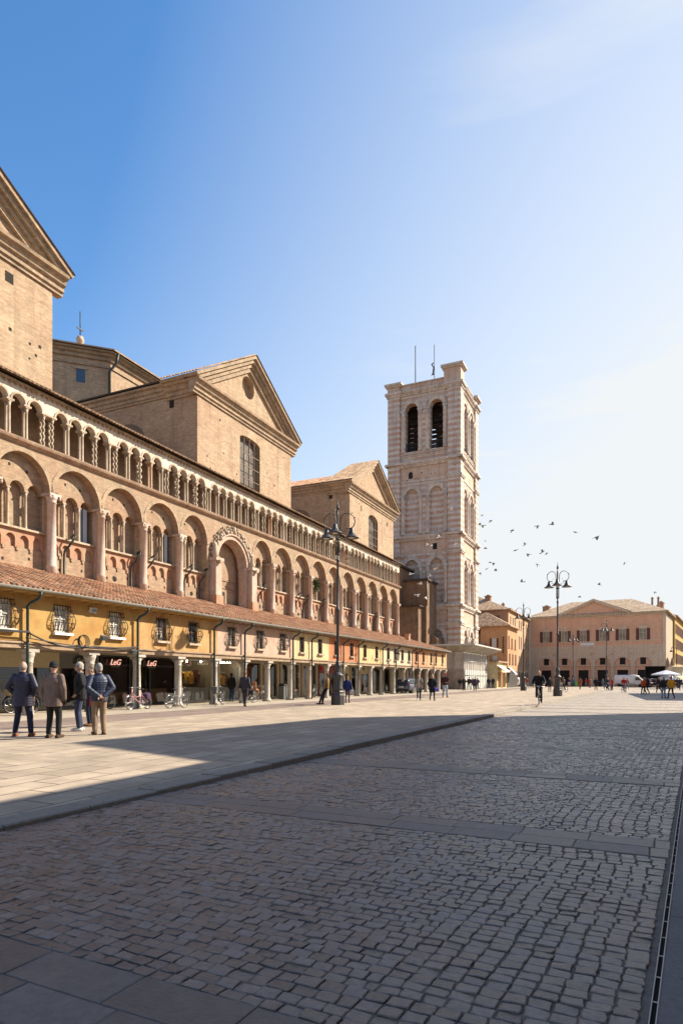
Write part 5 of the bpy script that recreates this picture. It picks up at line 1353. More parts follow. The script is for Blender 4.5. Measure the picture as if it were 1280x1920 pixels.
m = MB(OE); m.box(105.8, 106.3, 20.7, 20.95, .1, 2.5); m.box(108.2, 108.7, 20.5, 20.8, 0, 2.7); m.build('door_post', plain('orange_post', (.45, .2, .08), rough=.6), hE)
def awning(u0, u1, v, z0, z1, d, c1_, c2_, label):
    t = thing('awning', label, 'awning', W(u0, v), TH)
    O = (u0, v, 0); n_ = max(4, int((u1 - u0) / .35)); A_, B_ = MB(O), MB(O)
    for i in range(n_):
        a, b = u0 + (u1 - u0) * i / n_, u0 + (u1 - u0) * (i + 1) / n_
        mm = (A_, B_)[i % 2]
        mm.add([(a, v, z1), (b, v, z1), (b, v - d, z0 + .25), (a, v - d, z0 + .25), (a, v - d, z0), (b, v - d, z0), (a, v, z1 - .03), (b, v, z1 - .03), (b, v - d, z0 + .2), (a, v - d, z0 + .2)], [(0, 1, 2, 3), (3, 2, 5, 4), (6, 7, 8, 9)])
    A_.build('canvas', c1_, t)
    B_.build('stripe', c2_, t)
    f = MB(O)
    for u in (u0, u1): f.tube([(u, v, z1 - .6), (u, v - d, z0 + .2)], .025, 4)
    f.build('arm', M_iron, t)
M_awn = plain('white_canvas', (.75, .73, .7), rough=.85); M_awn2 = plain('pale_canvas_stripe', (.6, .58, .6), rough=.85)
awning(104.4, 108.6, 20.6, 2.6, 3.7, 1.3, M_awn, M_awn2, 'white striped awning over the low pale yellow shop')
awning(112.8, 115.5, 20.4, 2.2, 3.6, 1.2, plain('grey_canvas', (.32, .33, .36), rough=.85), plain('grey_canvas_stripe', (.28, .29, .33), rough=.85), 'grey awning at the foot of the amber corner house')

# ------------------------------------------------------------------ pink palace closing the square
PC = Vector((65.8, 130.0)); PD = Vector((.849, -.528)).normalized(); PN = Vector((.528, .849)).normalized()
PLc = PC - PD * 27.6
PT = math.atan2(PD.y, PD.x)
pal = thing('palace', 'long pink palace with a central pediment and arches along the ground floor', 'palace', (PLc.x, PLc.y, 0), PT)
PW = 27.6
M_pal = make('pink_render', (.68, .40, .25), tint=(.63, .35, .215), tscale=.3, var=.12, fscale=1.2, rough=.9, bump=.12, streak=.2, streakcol=(.25, .13, .09))
M_rust = make('rusticated_stone', (.64, .49, .35), tint=(.6, .44, .31), tscale=.5, var=.14, fscale=2, rough=.9, bump=.5, brick=(1.2, .42, .03, (.66, .51, .365), (.61, .465, .33), (.42, .3, .21), .5, 0), streak=.25, streakcol=(.2, .14, .1))
M_paltrim = make('palace_trim', (.64, .51, .37), var=.2, fscale=3, rough=.85, bump=.2, streak=.3)
axs = [3.78 + i * 3.93 for i in range(6)]
m = MB(); m.quad((0, 0, 8.45), (PW, 0, 8.45), (PW, 0, 15.0), (0, 0, 15.0)); m.quad((0, 0, 0), (0, 16, 0), (0, 16, 15), (0, 0, 15)); m.build('upper_wall', M_pal, pal)
m = MB(); m.arcade(0, PW, 0, 8.45, -.06, .35, [(c, 1.6, 0, 4.5, 1.6) for c in axs], n=14); m.build('ground_floor', M_rust, pal)
m = MB()
for c in axs: m.arcade(c - 1.62, c + 1.62, 0, 6.2, .2, .5, [(c, 1.05 if c < 25 else .9, 0, 3.45, 0), ], n=2)
m.build('arch_infill', M_pal, pal)
for c in axs:
    m = MB(); m.quad((c - 1.1, .45, 0), (c + 1.1, .45, 0), (c + 1.1, .45, 3.5), (c - 1.1, .45, 3.5)); m.build('shop_window', M_fpane, pal)
    m = MB(); m.quad((c - .55, .185, 4.6), (c + .55, .185, 4.6), (c + .55, .185, 6.0), (c - .55, .185, 6.0)); m.build('lunette_window', M_fpane, pal)
m = MB()
for z0, z1, o_ in ((8.4, 8.62, .14), (9.5, 9.62, .08), (4.32, 4.46, .1), (14.75, 14.95, .2), (15.1, 15.3, .45), (15.3, 15.42, .6)): m.box(-.1, PW + .1, -o_, .05, z0, z1)
for k in range(int(PW / .4)): m.box(k * .4, k * .4 + .2, -.38, 0, 14.95, 15.1)
a0, a1, za, zb = 6.6, 21.0, 15.42, 18.5
for sg in (-1, 1):
    xe = a0 if sg < 0 else a1; xm = (a0 + a1) / 2
    for (o_, t0, t1) in ((.5, -.05, .22), (.35, -.3, -.05)): m.extr([(xe, za + t0), (xm, zb + t0), (xm, zb + t1), (xe, za + t1)], -o_, .4)
    for k in range(16):
        t = (k + .5) / 16; x = xe + (xm - xe) * t; z = za + (zb - za) * t; m.box(x - .1, x + .1, -.3, .1, z - .55, z - .32)
for c in axs: m.box(c - 1.0, c + 1.0, -.25, .02, 12.5, 12.65); m.box(c - .75, c + .75, -.08, .02, 12.1, 12.5)
for i in range(7): x = 1.75 + 3.96 * i; m.box(x - .45, x + .45, -.22, 0, 4.25, 4.5)
for q in (0, PW): m.box(q - .45 if q else -.1, q + .1 if q else .45, -.12, .05, 0, 15)
m.build('trim', M_paltrim, pal)
m = MB(); m.add([(a0 + .3, -.03, za), (a1 - .3, -.03, za), ((a0 + a1) / 2, -.03, zb - .2)], [(0, 1, 2)]); m.build('tympanum', M_pal, pal)
m = MB()
for i in (1, 3, 4, 5, 6):
    x = 1.75 + 3.93 * i; z = 6.9
    m.lathe(0, 0, [(0, 0)], n=3) if False else m.archring(x, .28, .42, z, -.14, -.05, n=14, a0=0, a1=2 * PI); m.ball((x, -.08, z), (.22, .1, .25), 8, 6)
m.build('roundels', M_rust, pal)
house_windows(pal, lambda a, b, h: (a, b, h), (0, 0, 0), [(c, 9.7, 12.0, .62, False) for c in axs], M_paltrim, M_shut, make('reflecting_pane', (.36, .31, .22), tint=(.2, .17, .12), tscale=.5, tlo=.4, thi=.65, var=.15, fscale=2, rough=.3, bump=0, spec=.2))
m = MB()
for c in axs:
    for sg in (-1, 1): x0, x1 = sorted((c + sg * .72, c + sg * 1.32)); m.box(x0, x1, -.12, -.06, 9.65, 12.05)
shp = None
for c in axs:
    for sg in (-1, 1):
        m = MB(); x0, x1 = sorted((c + sg * .72, c + sg * 1.32)); m.box(x0, x1, -.12, -.06, 9.65, 12.05); m.build('shutter', M_shut, pal)
m = MB(); m.quad((11.0, -.05, 8.75), (13.9, -.05, 8.75), (13.9, -.05, 9.35), (11.0, -.05, 9.35)); m.build('stone_plaque', M_whitep, pal)
m = MB(); hiproof(m, 0, PW, 0, 16, 15.45, 19.2, 8, ov=.65); [m.extr([((a0 + a1) / 2, zb + .24), (q, za + .24), (q, za + .18), ((a0 + a1) / 2, zb + .18)], -.5, 7) for q in (a0 - .3, a1 + .3)]; m.build('roof', make('pale_roof_tile', (.46, .31, .19), tint=(.55, .42, .29), tscale=1.6, var=.35, fscale=3, rough=.95, bump=.6, brick=(.24, .5, .05, (.5, .35, .22), (.4, .26, .155), (.2, .13, .08), .5, 0)), pal)  # paler, warmer tile than on the other far roofs
m = MB(); m.quad((PW, 0, 0), (PW, 16, 0), (PW, 16, 15), (PW, 0, 15)); m.build('side_wall', make('buff_render', (.42, .33, .23), tint=(.37, .28, .19), tscale=.4, var=.12, rough=.9, bump=.1), pal)
chimney(pal, (0, 0, 0), 2.4, 6, 15, 18.2, 1.5)
for x in (24, 25.2): chimney(pal, (0, 0, 0), x, 11, 16, 19.3, .4)
# yellow building on the right edge
yl = PC + PN * 17.8 + PD * .3
YT = math.atan2(PN.y, PN.x)
yb_ = thing('yellow_building', 'sunlit yellow ochre building at the right edge beyond the pink palace', 'building', (yl.x, yl.y, 0), YT)
m = MB(); m.box(0, 32, 0, 14, 0, 15.8); m.build('wall', plaster('ochre_yellow', (.5, .3, .08), (.46, .27, .07)), yb_)
m = MB(); hiproof(m, 0, 32, 0, 14, 15.9, 19, 6, ov=.7); m.build('roof', M_far_tile, yb_)
house_windows(yb_, lambda a, b, h: (a, b, h), (0, 0, 0), [(2.6 + 4.2 * k, z, z + 2.2, .6, True) for k in range(7) for z in (5.2, 8.6, 12.0)], M_stone, M_shut, M_shut)
for x, y_ in ((2.0, 3), (4.0, 3), (8, 4), (11, 4)): chimney(yb_, (0, 0, 0), x, y_, 16, 19.2, .9)
m = MB(); m.box(.4, 31.6, -.08, .02, 0, 3.6); m.build('shop_floor', M_cream, yb_)
# buildings on the right, outside the picture, whose shade falls over the street
def row_house(q0, q1, s0, s1, prof, name, label, mat):
    """prof: (s, height) roof line along the street"""
    O = S(q0, s0); t = thing(name, label, 'building', (O[0], O[1], ROAD), TS)
    m = MB((q0, s0, 0))
    pts = [(s0, 0)] + prof + [(s1, 0)]
    m.extr(pts, q0, q1, 'x'); m.build('wall', mat, t)
    hmax = min(h for _, h in prof)
    n = int((s1 - s0 - 1) / 3)
    T = lambda a, b, h: (q0 + b, a, h)
    ws = [(s0 + 2 + i * 3, z, z + 1.7, .5, True) for i in range(n) for z in [4.6 + 3.2 * k for k in range(int((hmax - 5) / 3.2))]]
    house_windows(t, T, (q0, s0, 0), ws, M_stone, M_shut, M_fpane)
    m = MB((q0, s0, 0)); m.T = T
    for i in range(n): m.archring(s0 + 2 + i * 3, 1.1, 1.3, 2.3, -.05, .02, n=10); m.quad((s0 + .9 + i * 3, -.02, 0), (s0 + 3.1 + i * 3, -.02, 0), (s0 + 3.1 + i * 3, -.02, 2.3), (s0 + .9 + i * 3, -.02, 2.3))
    m.T = None; m.build('ground_arches', M_brA, t)
    m = MB((q0, s0, 0))
    for (sa, ha), (sb, hb) in zip(prof, prof[1:]):
        if sb - sa > .3: m.extr([(sa, ha), (sb, hb), (sb, hb + .18), (sa, ha + .18)], q0 - .02, q1 + .1, 'x')
    m.build('roof', M_far_tile, t)
FQ = 4.6
def shade_pt(px, py, fq, z=0.):   # photo pixel of a shadow edge -> street coordinate and height of the roof line that throws it
    x, y, _ = gp(px, py, z); q = EY * x - EX * y; s = EX * x + EY * y
    sq = sd.x * EY - sd.y * EX; ss = sd.x * EX + sd.y * EY
    k = (fq - q) / sq
    return s + ss * k, sd.z * k + z - ROAD
pA = shade_pt(0, 1495, FQ); pB = shade_pt(420, 1425, FQ); pC_ = shade_pt(150, 1393, FQ); pD_ = shade_pt(640, 1346, FQ)
print('shade', pA, pB, pC_, pD_)
low = pB[1]; tall = pC_[1]
row_house(FQ, FQ + 11, -14, pB[0] - .02, [(-14, low), (pB[0] - .02, low)], 'street_house', 'brown three storey house along the right side of the street, nearest the camera', M_orA)
row_house(FQ, FQ + 11, pB[0], pD_[0], [(pB[0], low), (pC_[0], tall), (pD_[0], pD_[1])], 'street_house', 'tall ochre house on the right side of the street with a sloping roof end', M_orB)
pE = shade_pt(1181.6, 1312.8, FQ + .4, ROAD); pF = shade_pt(1150, 1299.5, 2.6, ROAD)
print('shade2', pE, pF)
row_house(FQ + 1.6, FQ + 11, pE[0], pE[0] + 27, [(pE[0], pE[1]), (pE[0] + 22, pE[1] + 2.2), (pE[0] + 27, pE[1] + 2.4)], 'street_house', 'low brick house on the right beyond the side lane', M_brA)
# ------------------------------------------------------------------ people
DG = None
def remesh_obj(mb, name, mat, parent, vox, smooth=2):
    o = mb.build(name + '_raw', None)
    md = o.modifiers.new('r', 'REMESH'); md.mode = 'VOXEL'; md.voxel_size = vox; md.use_smooth_shade = True
    if smooth:
        sm_ = o.modifiers.new('s', 'SMOOTH'); sm_.iterations = smooth; sm_.factor = .5
    me_ = bpy.data.meshes.new_from_object(o.evaluated_get(bpy.context.evaluated_depsgraph_get()))
    old = o.data; bpy.data.objects.remove(o); bpy.data.meshes.remove(old)
    me_.name = name; me_.materials.clear(); me_.materials.append(mat)
    n = bpy.data.objects.new(name, me_); COL.objects.link(n); n.parent = parent
    return n
def capsule(mb, p0, p1, r0, r1, n=10):
    mb.tube([p0, p1], [r0, r1], n); mb.ball(p0, r0, n, 6); mb.ball(p1, r1, n, 6)
def chain(mb, pts, rs, n=10):
    for (a, b), (ra, rb) in zip(zip(pts, pts[1:]), zip(rs, rs[1:])): capsule(mb, a, b, ra, rb, n)
def loft(mb, rings, n=16):
    """rings: (x, y, z, rx, ry)"""
    vs = []; fs = []
    for x, y, z, rx, ry in rings:
        for k in range(n):
            a = 2 * PI * k / n; c, s_ = math.cos(a), math.sin(a)
            vs.append((x + rx * math.copysign(abs(c) ** .85, c), y + ry * math.copysign(abs(s_) ** .85, s_), z))
    for i in range(len(rings) - 1):
        for k in range(n): fs.append((i * n + k, i * n + (k + 1) % n, (i + 1) * n + (k + 1) % n, (i + 1) * n + k))
    fs.append(tuple(range(n - 1, -1, -1))); fs.append(tuple(range((len(rings) - 1) * n, len(rings) * n)))
    mb.add(vs, fs, True)
M_skin = plain('skin', (.42, .25, .18), rough=.55, var=.1)
def cloth(c, kind=''):
    nm = 'cloth_%s%d_%d_%d' % (kind, c[0] * 999, c[1] * 999, c[2] * 999)
    return make(nm, c, tint=tuple(x * .75 for x in c), tscale=6, tlo=.42, thi=.62, var=.18, fscale=20, rough=.85 if kind != 'quilt' else .5, bump=.35 if kind != 'quilt' else .22, bscale=25, waves=(5.5 if kind == 'quilt' else None), spec=.3)
def V(*a): return Vector(a)
def knee(hip, ank, L1, L2, fwd=V(0, 1, 0)):
    d = ank - hip; D = min(d.length, L1 + L2 - .005); a = (L1 * L1 - L2 * L2 + D * D) / (2 * D); h = math.sqrt(max(0, L1 * L1 - a * a))
    u = d.normalized(); f = (fwd - u * fwd.dot(u)); f.normalize()
    return hip + u * a + f * h
def person(px=None, py=None, z=0., loc=None, face=0., H=1.74, label='', coat=(.03, .03, .03), clen=.8, ckind='', legs=(.03, .03, .04), shoes=(.05, .03, .02), hair=(.1, .08, .06), style='short',
           skin=None, pose='stand', arms='down', spread=.11, near=2, lean=0., turn=0., female=False, top=None, bag=None, glasses=False, hat=None, group='people in the square', gloves=None, scarf=None, bulk=1.0, beard=None):
    s = H / 1.75
    P0 = loc or gp(px, py, z)
    t = thing('person', label, 'person', P0, face, group)
    vox = (.011, .017, .028)[near]; sk = skin or M_skin
    hipz = .93; sit = pose == 'bike'
    pel = V(0, 0, hipz) if not sit else V(0, -.12, 1.0)
    up = V(0, 0, 1)
    if lean: up = V(0, math.sin(lean), math.cos(lean))
    if sit: up = V(0, .26, .966)
    fwd = V(0, up.z, -up.y)
    def tor(h, x=0, y=0): return pel + up * (h - hipz) + fwd * y + V(x, 0, 0)
    # feet
    if pose == 'walk': feet = [V(-.09, .27, .085), V(.09, -.30, .13)]
    elif sit: feet = [V(-.12, .08, .20), V(.12, .16, .46)]
    elif pose == 'lean': feet = [V(-.1, .38, .085), V(.12, .24, .085)]
    else: feet = [V(-spread, .02, .085), V(spread, -.02, .085)]
    hips = [pel + V(-.09, 0, -.02), pel + V(.09, 0, -.02)]
    kn = []
    for h_, f_ in zip(hips, feet):
        q = (f_ - h_).length / 2 + (.003 if f_.z < .1 else .02)
        kn.append(knee(h_, f_, .44, .43) if sit else knee(h_, f_, q, q))
    sw = .185 if not female else .165
    sh = [tor(1.395, -sw), tor(1.395, sw)]
    # arms
    A = []
    for i, sg in enumerate((-1, 1)):
        S0 = sh[i]
        if arms == 'pockets': e, w_ = tor(1.15, sg * .31, -.06), tor(.95, sg * .21, .08)
        elif arms == 'behind': e, w_ = tor(1.14, sg * .30, -.12), tor(.93, sg * .045, -.2)
        elif arms == 'front': e, w_ = tor(1.14, sg * .28, .02), tor(1.08, sg * .07, .24)
        elif arms == 'bar': e, w_ = tor(1.16, sg * .30, .2), V(sg * .25, .42, 1.06)
        elif arms == 'carry' and sg > 0: e, w_ = tor(1.15, sg * .27, -.02), tor(1.05, sg * .24, .2)
        elif pose == 'walk': e, w_ = tor(1.14, sg * .25, -.10 * sg), tor(.90, sg * .25, .14 * sg - .02)
        else: e, w_ = tor(1.14, sg * .26, -.03), tor(.88, sg * .25, .03)
        A.append((S0, e, w_))
    hd = tor(1.62) + fwd * .025; HR = Matrix.Rotation(turn, 3, 'Z')
    # ---- body: one continuous skin
    b = MB()
    head_r = (.074, .096, .118)
    b.ball(hd, head_r, 16, 12, rot=HR); b.ball(hd + HR @ V(0, .03, -.065), (.055, .062, .055), 12, 8)
    b.ball(hd + HR @ V(0, .1, -.015), (.014, .022, .024), 8, 6); b.ball(hd + HR @ V(0, .094, -.062), (.024, .012, .010), 8, 5)
    for sg in (-1, 1): b.ball(hd + HR @ V(sg * .076, -.005, -.005), (.012, .024, .034), 8, 6)
    capsule(b, tor(1.42), hd + V(0, -.015, -.06), .06, .054)
    loft(b, [(*tor(.9), .15, .1), (*tor(1.08), .135, .09), (*tor(1.28), .16, .10), (*tor(1.40), .15, .08), (*tor(1.45), .07, .06)])
    for (S0, e, w_) in A: chain(b, [tor(1.38), S0, e, w_], [.06, .055, .04, .028])
    for h_, k_, f_ in zip(hips, kn, feet): chain(b, [pel, h_, k_, f_], [.1, .085, .055, .036])
    hm = MB() if gloves else b
    for i, sg in enumerate((-1, 1)):
        S0, e, w_ = A[i]; d = (w_ - e).normalized(); side = V(0, 0, 1).cross(d) if abs(d.z) < .8 else V(0, 1, 0)
        side = (side - d * side.dot(d)).normalized(); pl = d.cross(side).normalized()
        if arms == 'behind': side = V(0, 0, 1); pl = d.cross(side).normalized(); d = V(-sg * .95, -.1, -.3).normalized()
        pc_ = w_ + d * .055; curl = -pl * sg
        capsule(hm, w_, pc_ + d * .02, .028, .034)
        if near < 2:
            for q, L in zip((-.027, -.009, .009, .027), (.062, .073, .069, .055)):
                r0 = pc_ + d * .035 + side * q; m1 = r0 + d * L * .55 + curl * .012; m2 = m1 + d * L * .35 + curl * .028
                chain(hm, [r0, m1, m2], [.0095, .009, .008], 6)
            r0 = w_ + d * .03 + side * .03; chain(hm, [r0, r0 + d * .025 + side * .025, r0 + d * .055 + side * .03 + curl * .01], [.012, .011, .009], 6)
    body = remesh_obj(b, 'body', sk, t, min(vox, .0085 if near == 0 else vox))
    if gloves: remesh_obj(hm, 'glove', cloth(gloves), t, vox)
    # ---- trousers
    b = MB(); loft(b, [(*tor(.84), .165 * bulk, .115 * bulk), (*tor(.95), .165 * bulk, .118 * bulk), (*tor(1.06), .155 * bulk, .11 * bulk)])
    for h_, k_, f_ in zip(hips, kn, feet): chain(b, [pel + V(0, 0, -.04), h_ + (k_ - h_) * .12, k_, f_ + (k_ - f_) * .08], [.11, .098 if not female else .088, .072 if not female else .06, .06 if not female else .045])
    remesh_obj(b, 'trousers', cloth(legs), t, vox)
    # ---- shoes
    for sg, f_, k_ in ((-1, feet[0], kn[0]), (1, feet[1], kn[1])):
        b = MB(); tilt = -.5 if f_.z > .12 and not sit else 0
        dirv = V(sg * .12, 1, tilt).normalized()
        loftp = f_ + V(0, 0, -.045)
        chain(b, [loftp - dirv * .05, loftp + dirv * .07, loftp + dirv * .17], [.045, .045, .034], 8); capsule(b, f_, loftp, .045, .045, 8)
        b.box(f_.x - .042, f_.x + .042, f_.y - .085, f_.y + .09, f_.z - .085, f_.z - .055) if not tilt else None
        remesh_obj(b, 'shoe', cloth(shoes), t, vox)
    # ---- coat / jacket
    b = MB(); k = bulk * (1.0 if not female else .92)
    low_r = .20 * k if clen < .75 else .185 * k
    if not sit: loft(b, [(*tor(clen), low_r, .15 * k), (*tor(max(clen + .05, .95)), .19 * k, .14 * k), (*tor(1.1), .178 * k, .128 * k), (*tor(1.28), .198 * k, .135 * k), (*tor(1.37), .175 * k, .115 * k), (*tor(1.43), .115 * k, .095), (*tor(1.475), .08, .08)])
    else: loft(b, [(*tor(.9), .19 * k, .15 * k), (*tor(1.1), .178 * k, .135 * k), (*tor(1.28), .198 * k, .135 * k), (*tor(1.37), .175 * k, .115 * k), (*tor(1.43), .115 * k, .095), (*tor(1.475), .08, .08)])
    for (S0, e, w_) in A: chain(b, [tor(1.385, (S0.x) * .4), S0, e, w_ + (e - w_) * .06], [.062, .068 * bulk, .06 * bulk, .046 * bulk])
    if clen < .62 and pose == 'walk' : loft(b, [(0, .0, clen, .2 * k, .2 * k), (*tor(.95), .19 * k, .14 * k)])
    jo = remesh_obj(b, 'coat' if clen < .84 else 'jacket', cloth(coat, ckind), t, vox)
    b = MB(); c0 = tor(1.475); b.tube([c0 + V(.078 * math.cos(a), .07 * math.sin(a), -.012 + .02 * math.sin(a) * -1) for a in [i * PI / 7 for i in range(14)]], .022, 6, closed=True); b.build('collar', cloth(scarf or coat), jo)
    if top:
        b = MB(); loft(b, [(*tor(.84, 0, .06), .11, .1), (*tor(1.1, 0, .05), .10, .095), (*tor(1.34, 0, .05), .1, .09), (*tor(1.45, 0, .03), .06, .06)]); remesh_obj(b, 'top', cloth(top), t, vox)
    if near < 2:
        b = MB()
        if ckind != 'quilt' and pose != 'bike':
            for z_ in (1.0, 1.12, 1.24): b.ball(tor(z_, .03, .145 * k), (.012, .008, .012), 6, 4)
            if b.v: b.build('buttons', M_blackp, jo)
    # ---- hair, hat, face
    M_hair = cloth(hair)
    b = MB()
    if style == 'bald':
        b.ball(hd + HR @ V(0, -.028, -.02), (.079, .083, .072), 12, 8, rot=HR)
    elif style in ('short', 'long'):
        b.ball(hd + HR @ V(0, -.018, .028), (.082, .098, .104), 14, 10, rot=HR)
        b.ball(hd + HR @ V(0, -.045, -.03), (.074, .068, .075), 12, 8, rot=HR)
        if style == 'long': b.ball(hd + HR @ V(0, -.05, -.09), (.09, .065, .13), 12, 8, rot=HR)
    if style != 'none' and b.v:
        remesh_obj(b, 'hair', M_hair, t, vox * .8)
    if hat:
        b = MB(); b.ball(hd + HR @ V(0, -.01, .045), (.09, .107, .1), 14, 9, rot=HR)
        if hat[1] == 'cap': b.ball(hd + HR @ V(0, .1, .05), (.07, .075, .012), 10, 5, rot=HR)
        if hat[1] == 'beanie': b.tube([hd + HR @ V(.086 * math.cos(a), -.008 + .103 * math.sin(a), .01) for a in [i * PI / 8 for i in range(16)]], .02, 6, closed=True)
        remesh_obj(b, 'hat', cloth(hat[0]), t, vox * .8)
    if beard:
        b = MB(); b.ball(hd + HR @ V(0, .055, -.085), (.058, .05, .045), 10, 7); remesh_obj(b, 'beard', cloth(beard), t, vox * .8)
    if near < 2:
        for sg in (-1, 1):
            b = MB(); b.ball(hd + HR @ V(sg * .031, .087, .008), (.011, .008, .007), 8, 5); b.build('eye', M_blackp, body)
        b = MB(); b.ball(hd + HR @ V(0, .104, -.062), (.022, .006, .004), 8, 4); b.build('mouth', cloth((.3, .1, .09)), body)
        if glasses:
            b = MB()
            for sg in (-1, 1):
                b.tube([hd + HR @ V(sg * .034 + .026 * math.cos(a), .108, .008 + .02 * math.sin(a)) for a in [i * PI / 5 for i in range(10)]], .004, 5, closed=True); b.tube([hd + HR @ V(sg * .06, .105, .012), hd + HR @ V(sg * .082, -.01, .012)], .004, 4)
            b.tube([hd + HR @ V(-.01, .11, .01), hd + HR @ V(.01, .11, .01)], .004, 4); b.build('glasses', M_blackp, t)
    if bag:   # a bag is a thing of its own, hung at the hip
        c_, sg, lab = bag
        b = MB(); w0 = V(sg * .27, .1, .72); b.bbox(-.13, .13, -.05, .05, -.14, .12, .03); b.tube([(-.09, 0, .1), (-.04, 0, .3), (.04, 0, .3), (.09, 0, .1)], .009, 5)
        o = b.build('bag', cloth(c_)); M_ = Matrix.Translation(P0) @ Matrix.Rotation(face, 4, 'Z') @ Matrix.Scale(s, 4)
        q = M_ @ w0; o.location = q; o.rotation_euler = (0, 0, face + .3); tag(o, lab, 'bag')
    t.scale = (s, s, s)
    return t
navy = (.028, .03, .065)
person(43, 1381, face=.05, H=1.80, label='bald man in a long navy padded coat standing with legs apart, seen from behind', coat=(.026, .024, .048), clen=.70, ckind='quilt', legs=(.022, .024, .05), shoes=(.22, .08, .03), hair=(.25, .22, .2), style='bald', arms='pockets', spread=.19, near=0, bulk=1.14)
person(100, 1384, face=-.1, H=1.78, label='man in a taupe jacket and black knitted cap, seen from behind', coat=(.165, .118, .098), clen=.72, legs=(.016, .017, .017), shoes=(.07, .04, .025), style='none', hat=((.012, .012, .014), 'beanie'), arms='down', spread=.13, near=0, gloves=(.01, .01, .01), bulk=1.1)
person(150, 1371, face=1.95, H=1.83, label='grey haired man with glasses in a black pea coat and white trainers, facing left', coat=(.012, .012, .014), clen=.8, legs=(.035, .045, .085), shoes=(.6, .58, .55), hair=(.42, .38, .34), arms='pockets', spread=.12, near=0, glasses=True, bulk=1.08, turn=.1, scarf=(.2, .18, .16))
person(186, 1378, face=.6, H=1.77, label='grey haired man in quilted navy jacket and khaki trousers, hands clasped behind him', coat=(.034, .045, .082), clen=.82, ckind='quilt', legs=(.27, .19, .12), shoes=(.12, .06, .03), hair=(.3, .28, .26), arms='behind', spread=.1, near=0, bulk=1.08)
person(171, 1362, face=2.6, H=1.76, label='man in a dark navy coat mostly hidden behind the man in khaki trousers', coat=(.02, .022, .05), clen=.8, legs=(.03, .035, .06), shoes=(.14, .06, .03), arms='pockets', near=1, bag=((.4, .02, .02), -1, 'red bag held by the man hidden behind the one in khaki trousers'))
person(434, 1315.5, face=-.35, H=1.78, label='person in a black coat and blue jeans walking into the sportswear shop', coat=(.013, .013, .014), clen=.78, legs=(.03, .06, .13), hair=(.015, .015, .015), near=1, spread=.1, bulk=1.1)
person(459, 1325, face=-.12, H=1.78, label='man in a dark grey suit walking away past the parked bicycles', coat=(.055, .05, .06), clen=.82, legs=(.055, .045, .05), hair=(.12, .07, .04), pose='walk', near=1, bulk=1.1, bag=((.05, .045, .045), 1, 'dark bag carried by the man in the grey suit'))
person(612, 1321, face=1.5, H=1.72, label='person in a mustard brown jacket leaning back against the big lamp post', coat=(.22, .13, .04), clen=.88, legs=(.012, .012, .014), shoes=(.06, .03, .02), hair=(.12, .05, .03), pose='lean', lean=-.12, arms='pockets', near=1)
person(651, 1318, face=-.1, H=1.56, label='person in a blue jacket standing on the right of the big lamp post', coat=(.02, .03, .12), clen=.78, legs=(.14, .1, .12), hair=(.25, .14, .08), near=1, bulk=1.1, female=True, bag=((.5, .5, .5), 1, 'pale bag carried beside the blue jacket'))
person(785, 1313.5, face=PI - .15, H=1.74, label='woman in an open grey coat over a pale top, walking towards the camera', coat=(.19, .185, .17), clen=.6, legs=(.014, .014, .014), shoes=(.55, .53, .5), hair=(.24, .04, .03), pose='walk', near=1, female=True, top=(.5, .37, .28))
person(810, 1313.5, face=PI + .05, H=1.72, label='blond woman in a long black coat walking in the middle of three', coat=(.01, .011, .016), clen=.52, legs=(.01, .01, .012), shoes=(.012, .012, .012), hair=(.45, .3, .13), style='long', pose='walk', near=1, female=True, bulk=1.12, bag=((.13, .09, .45), -1, 'violet bag of the woman in the long black coat'))
person(834, 1308, face=PI + .1, H=1.86, label='bearded man in a maroon jumper, pale jeans and red shoes', coat=(.06, .016, .016), clen=.9, legs=(.36, .43, .5), shoes=(.5, .03, .04), hair=(.05, .02, .02), hat=((.4, .03, .03), 'beanie'), beard=(.3, .07, .03), pose='walk', near=1, arms='front', bulk=1.1)
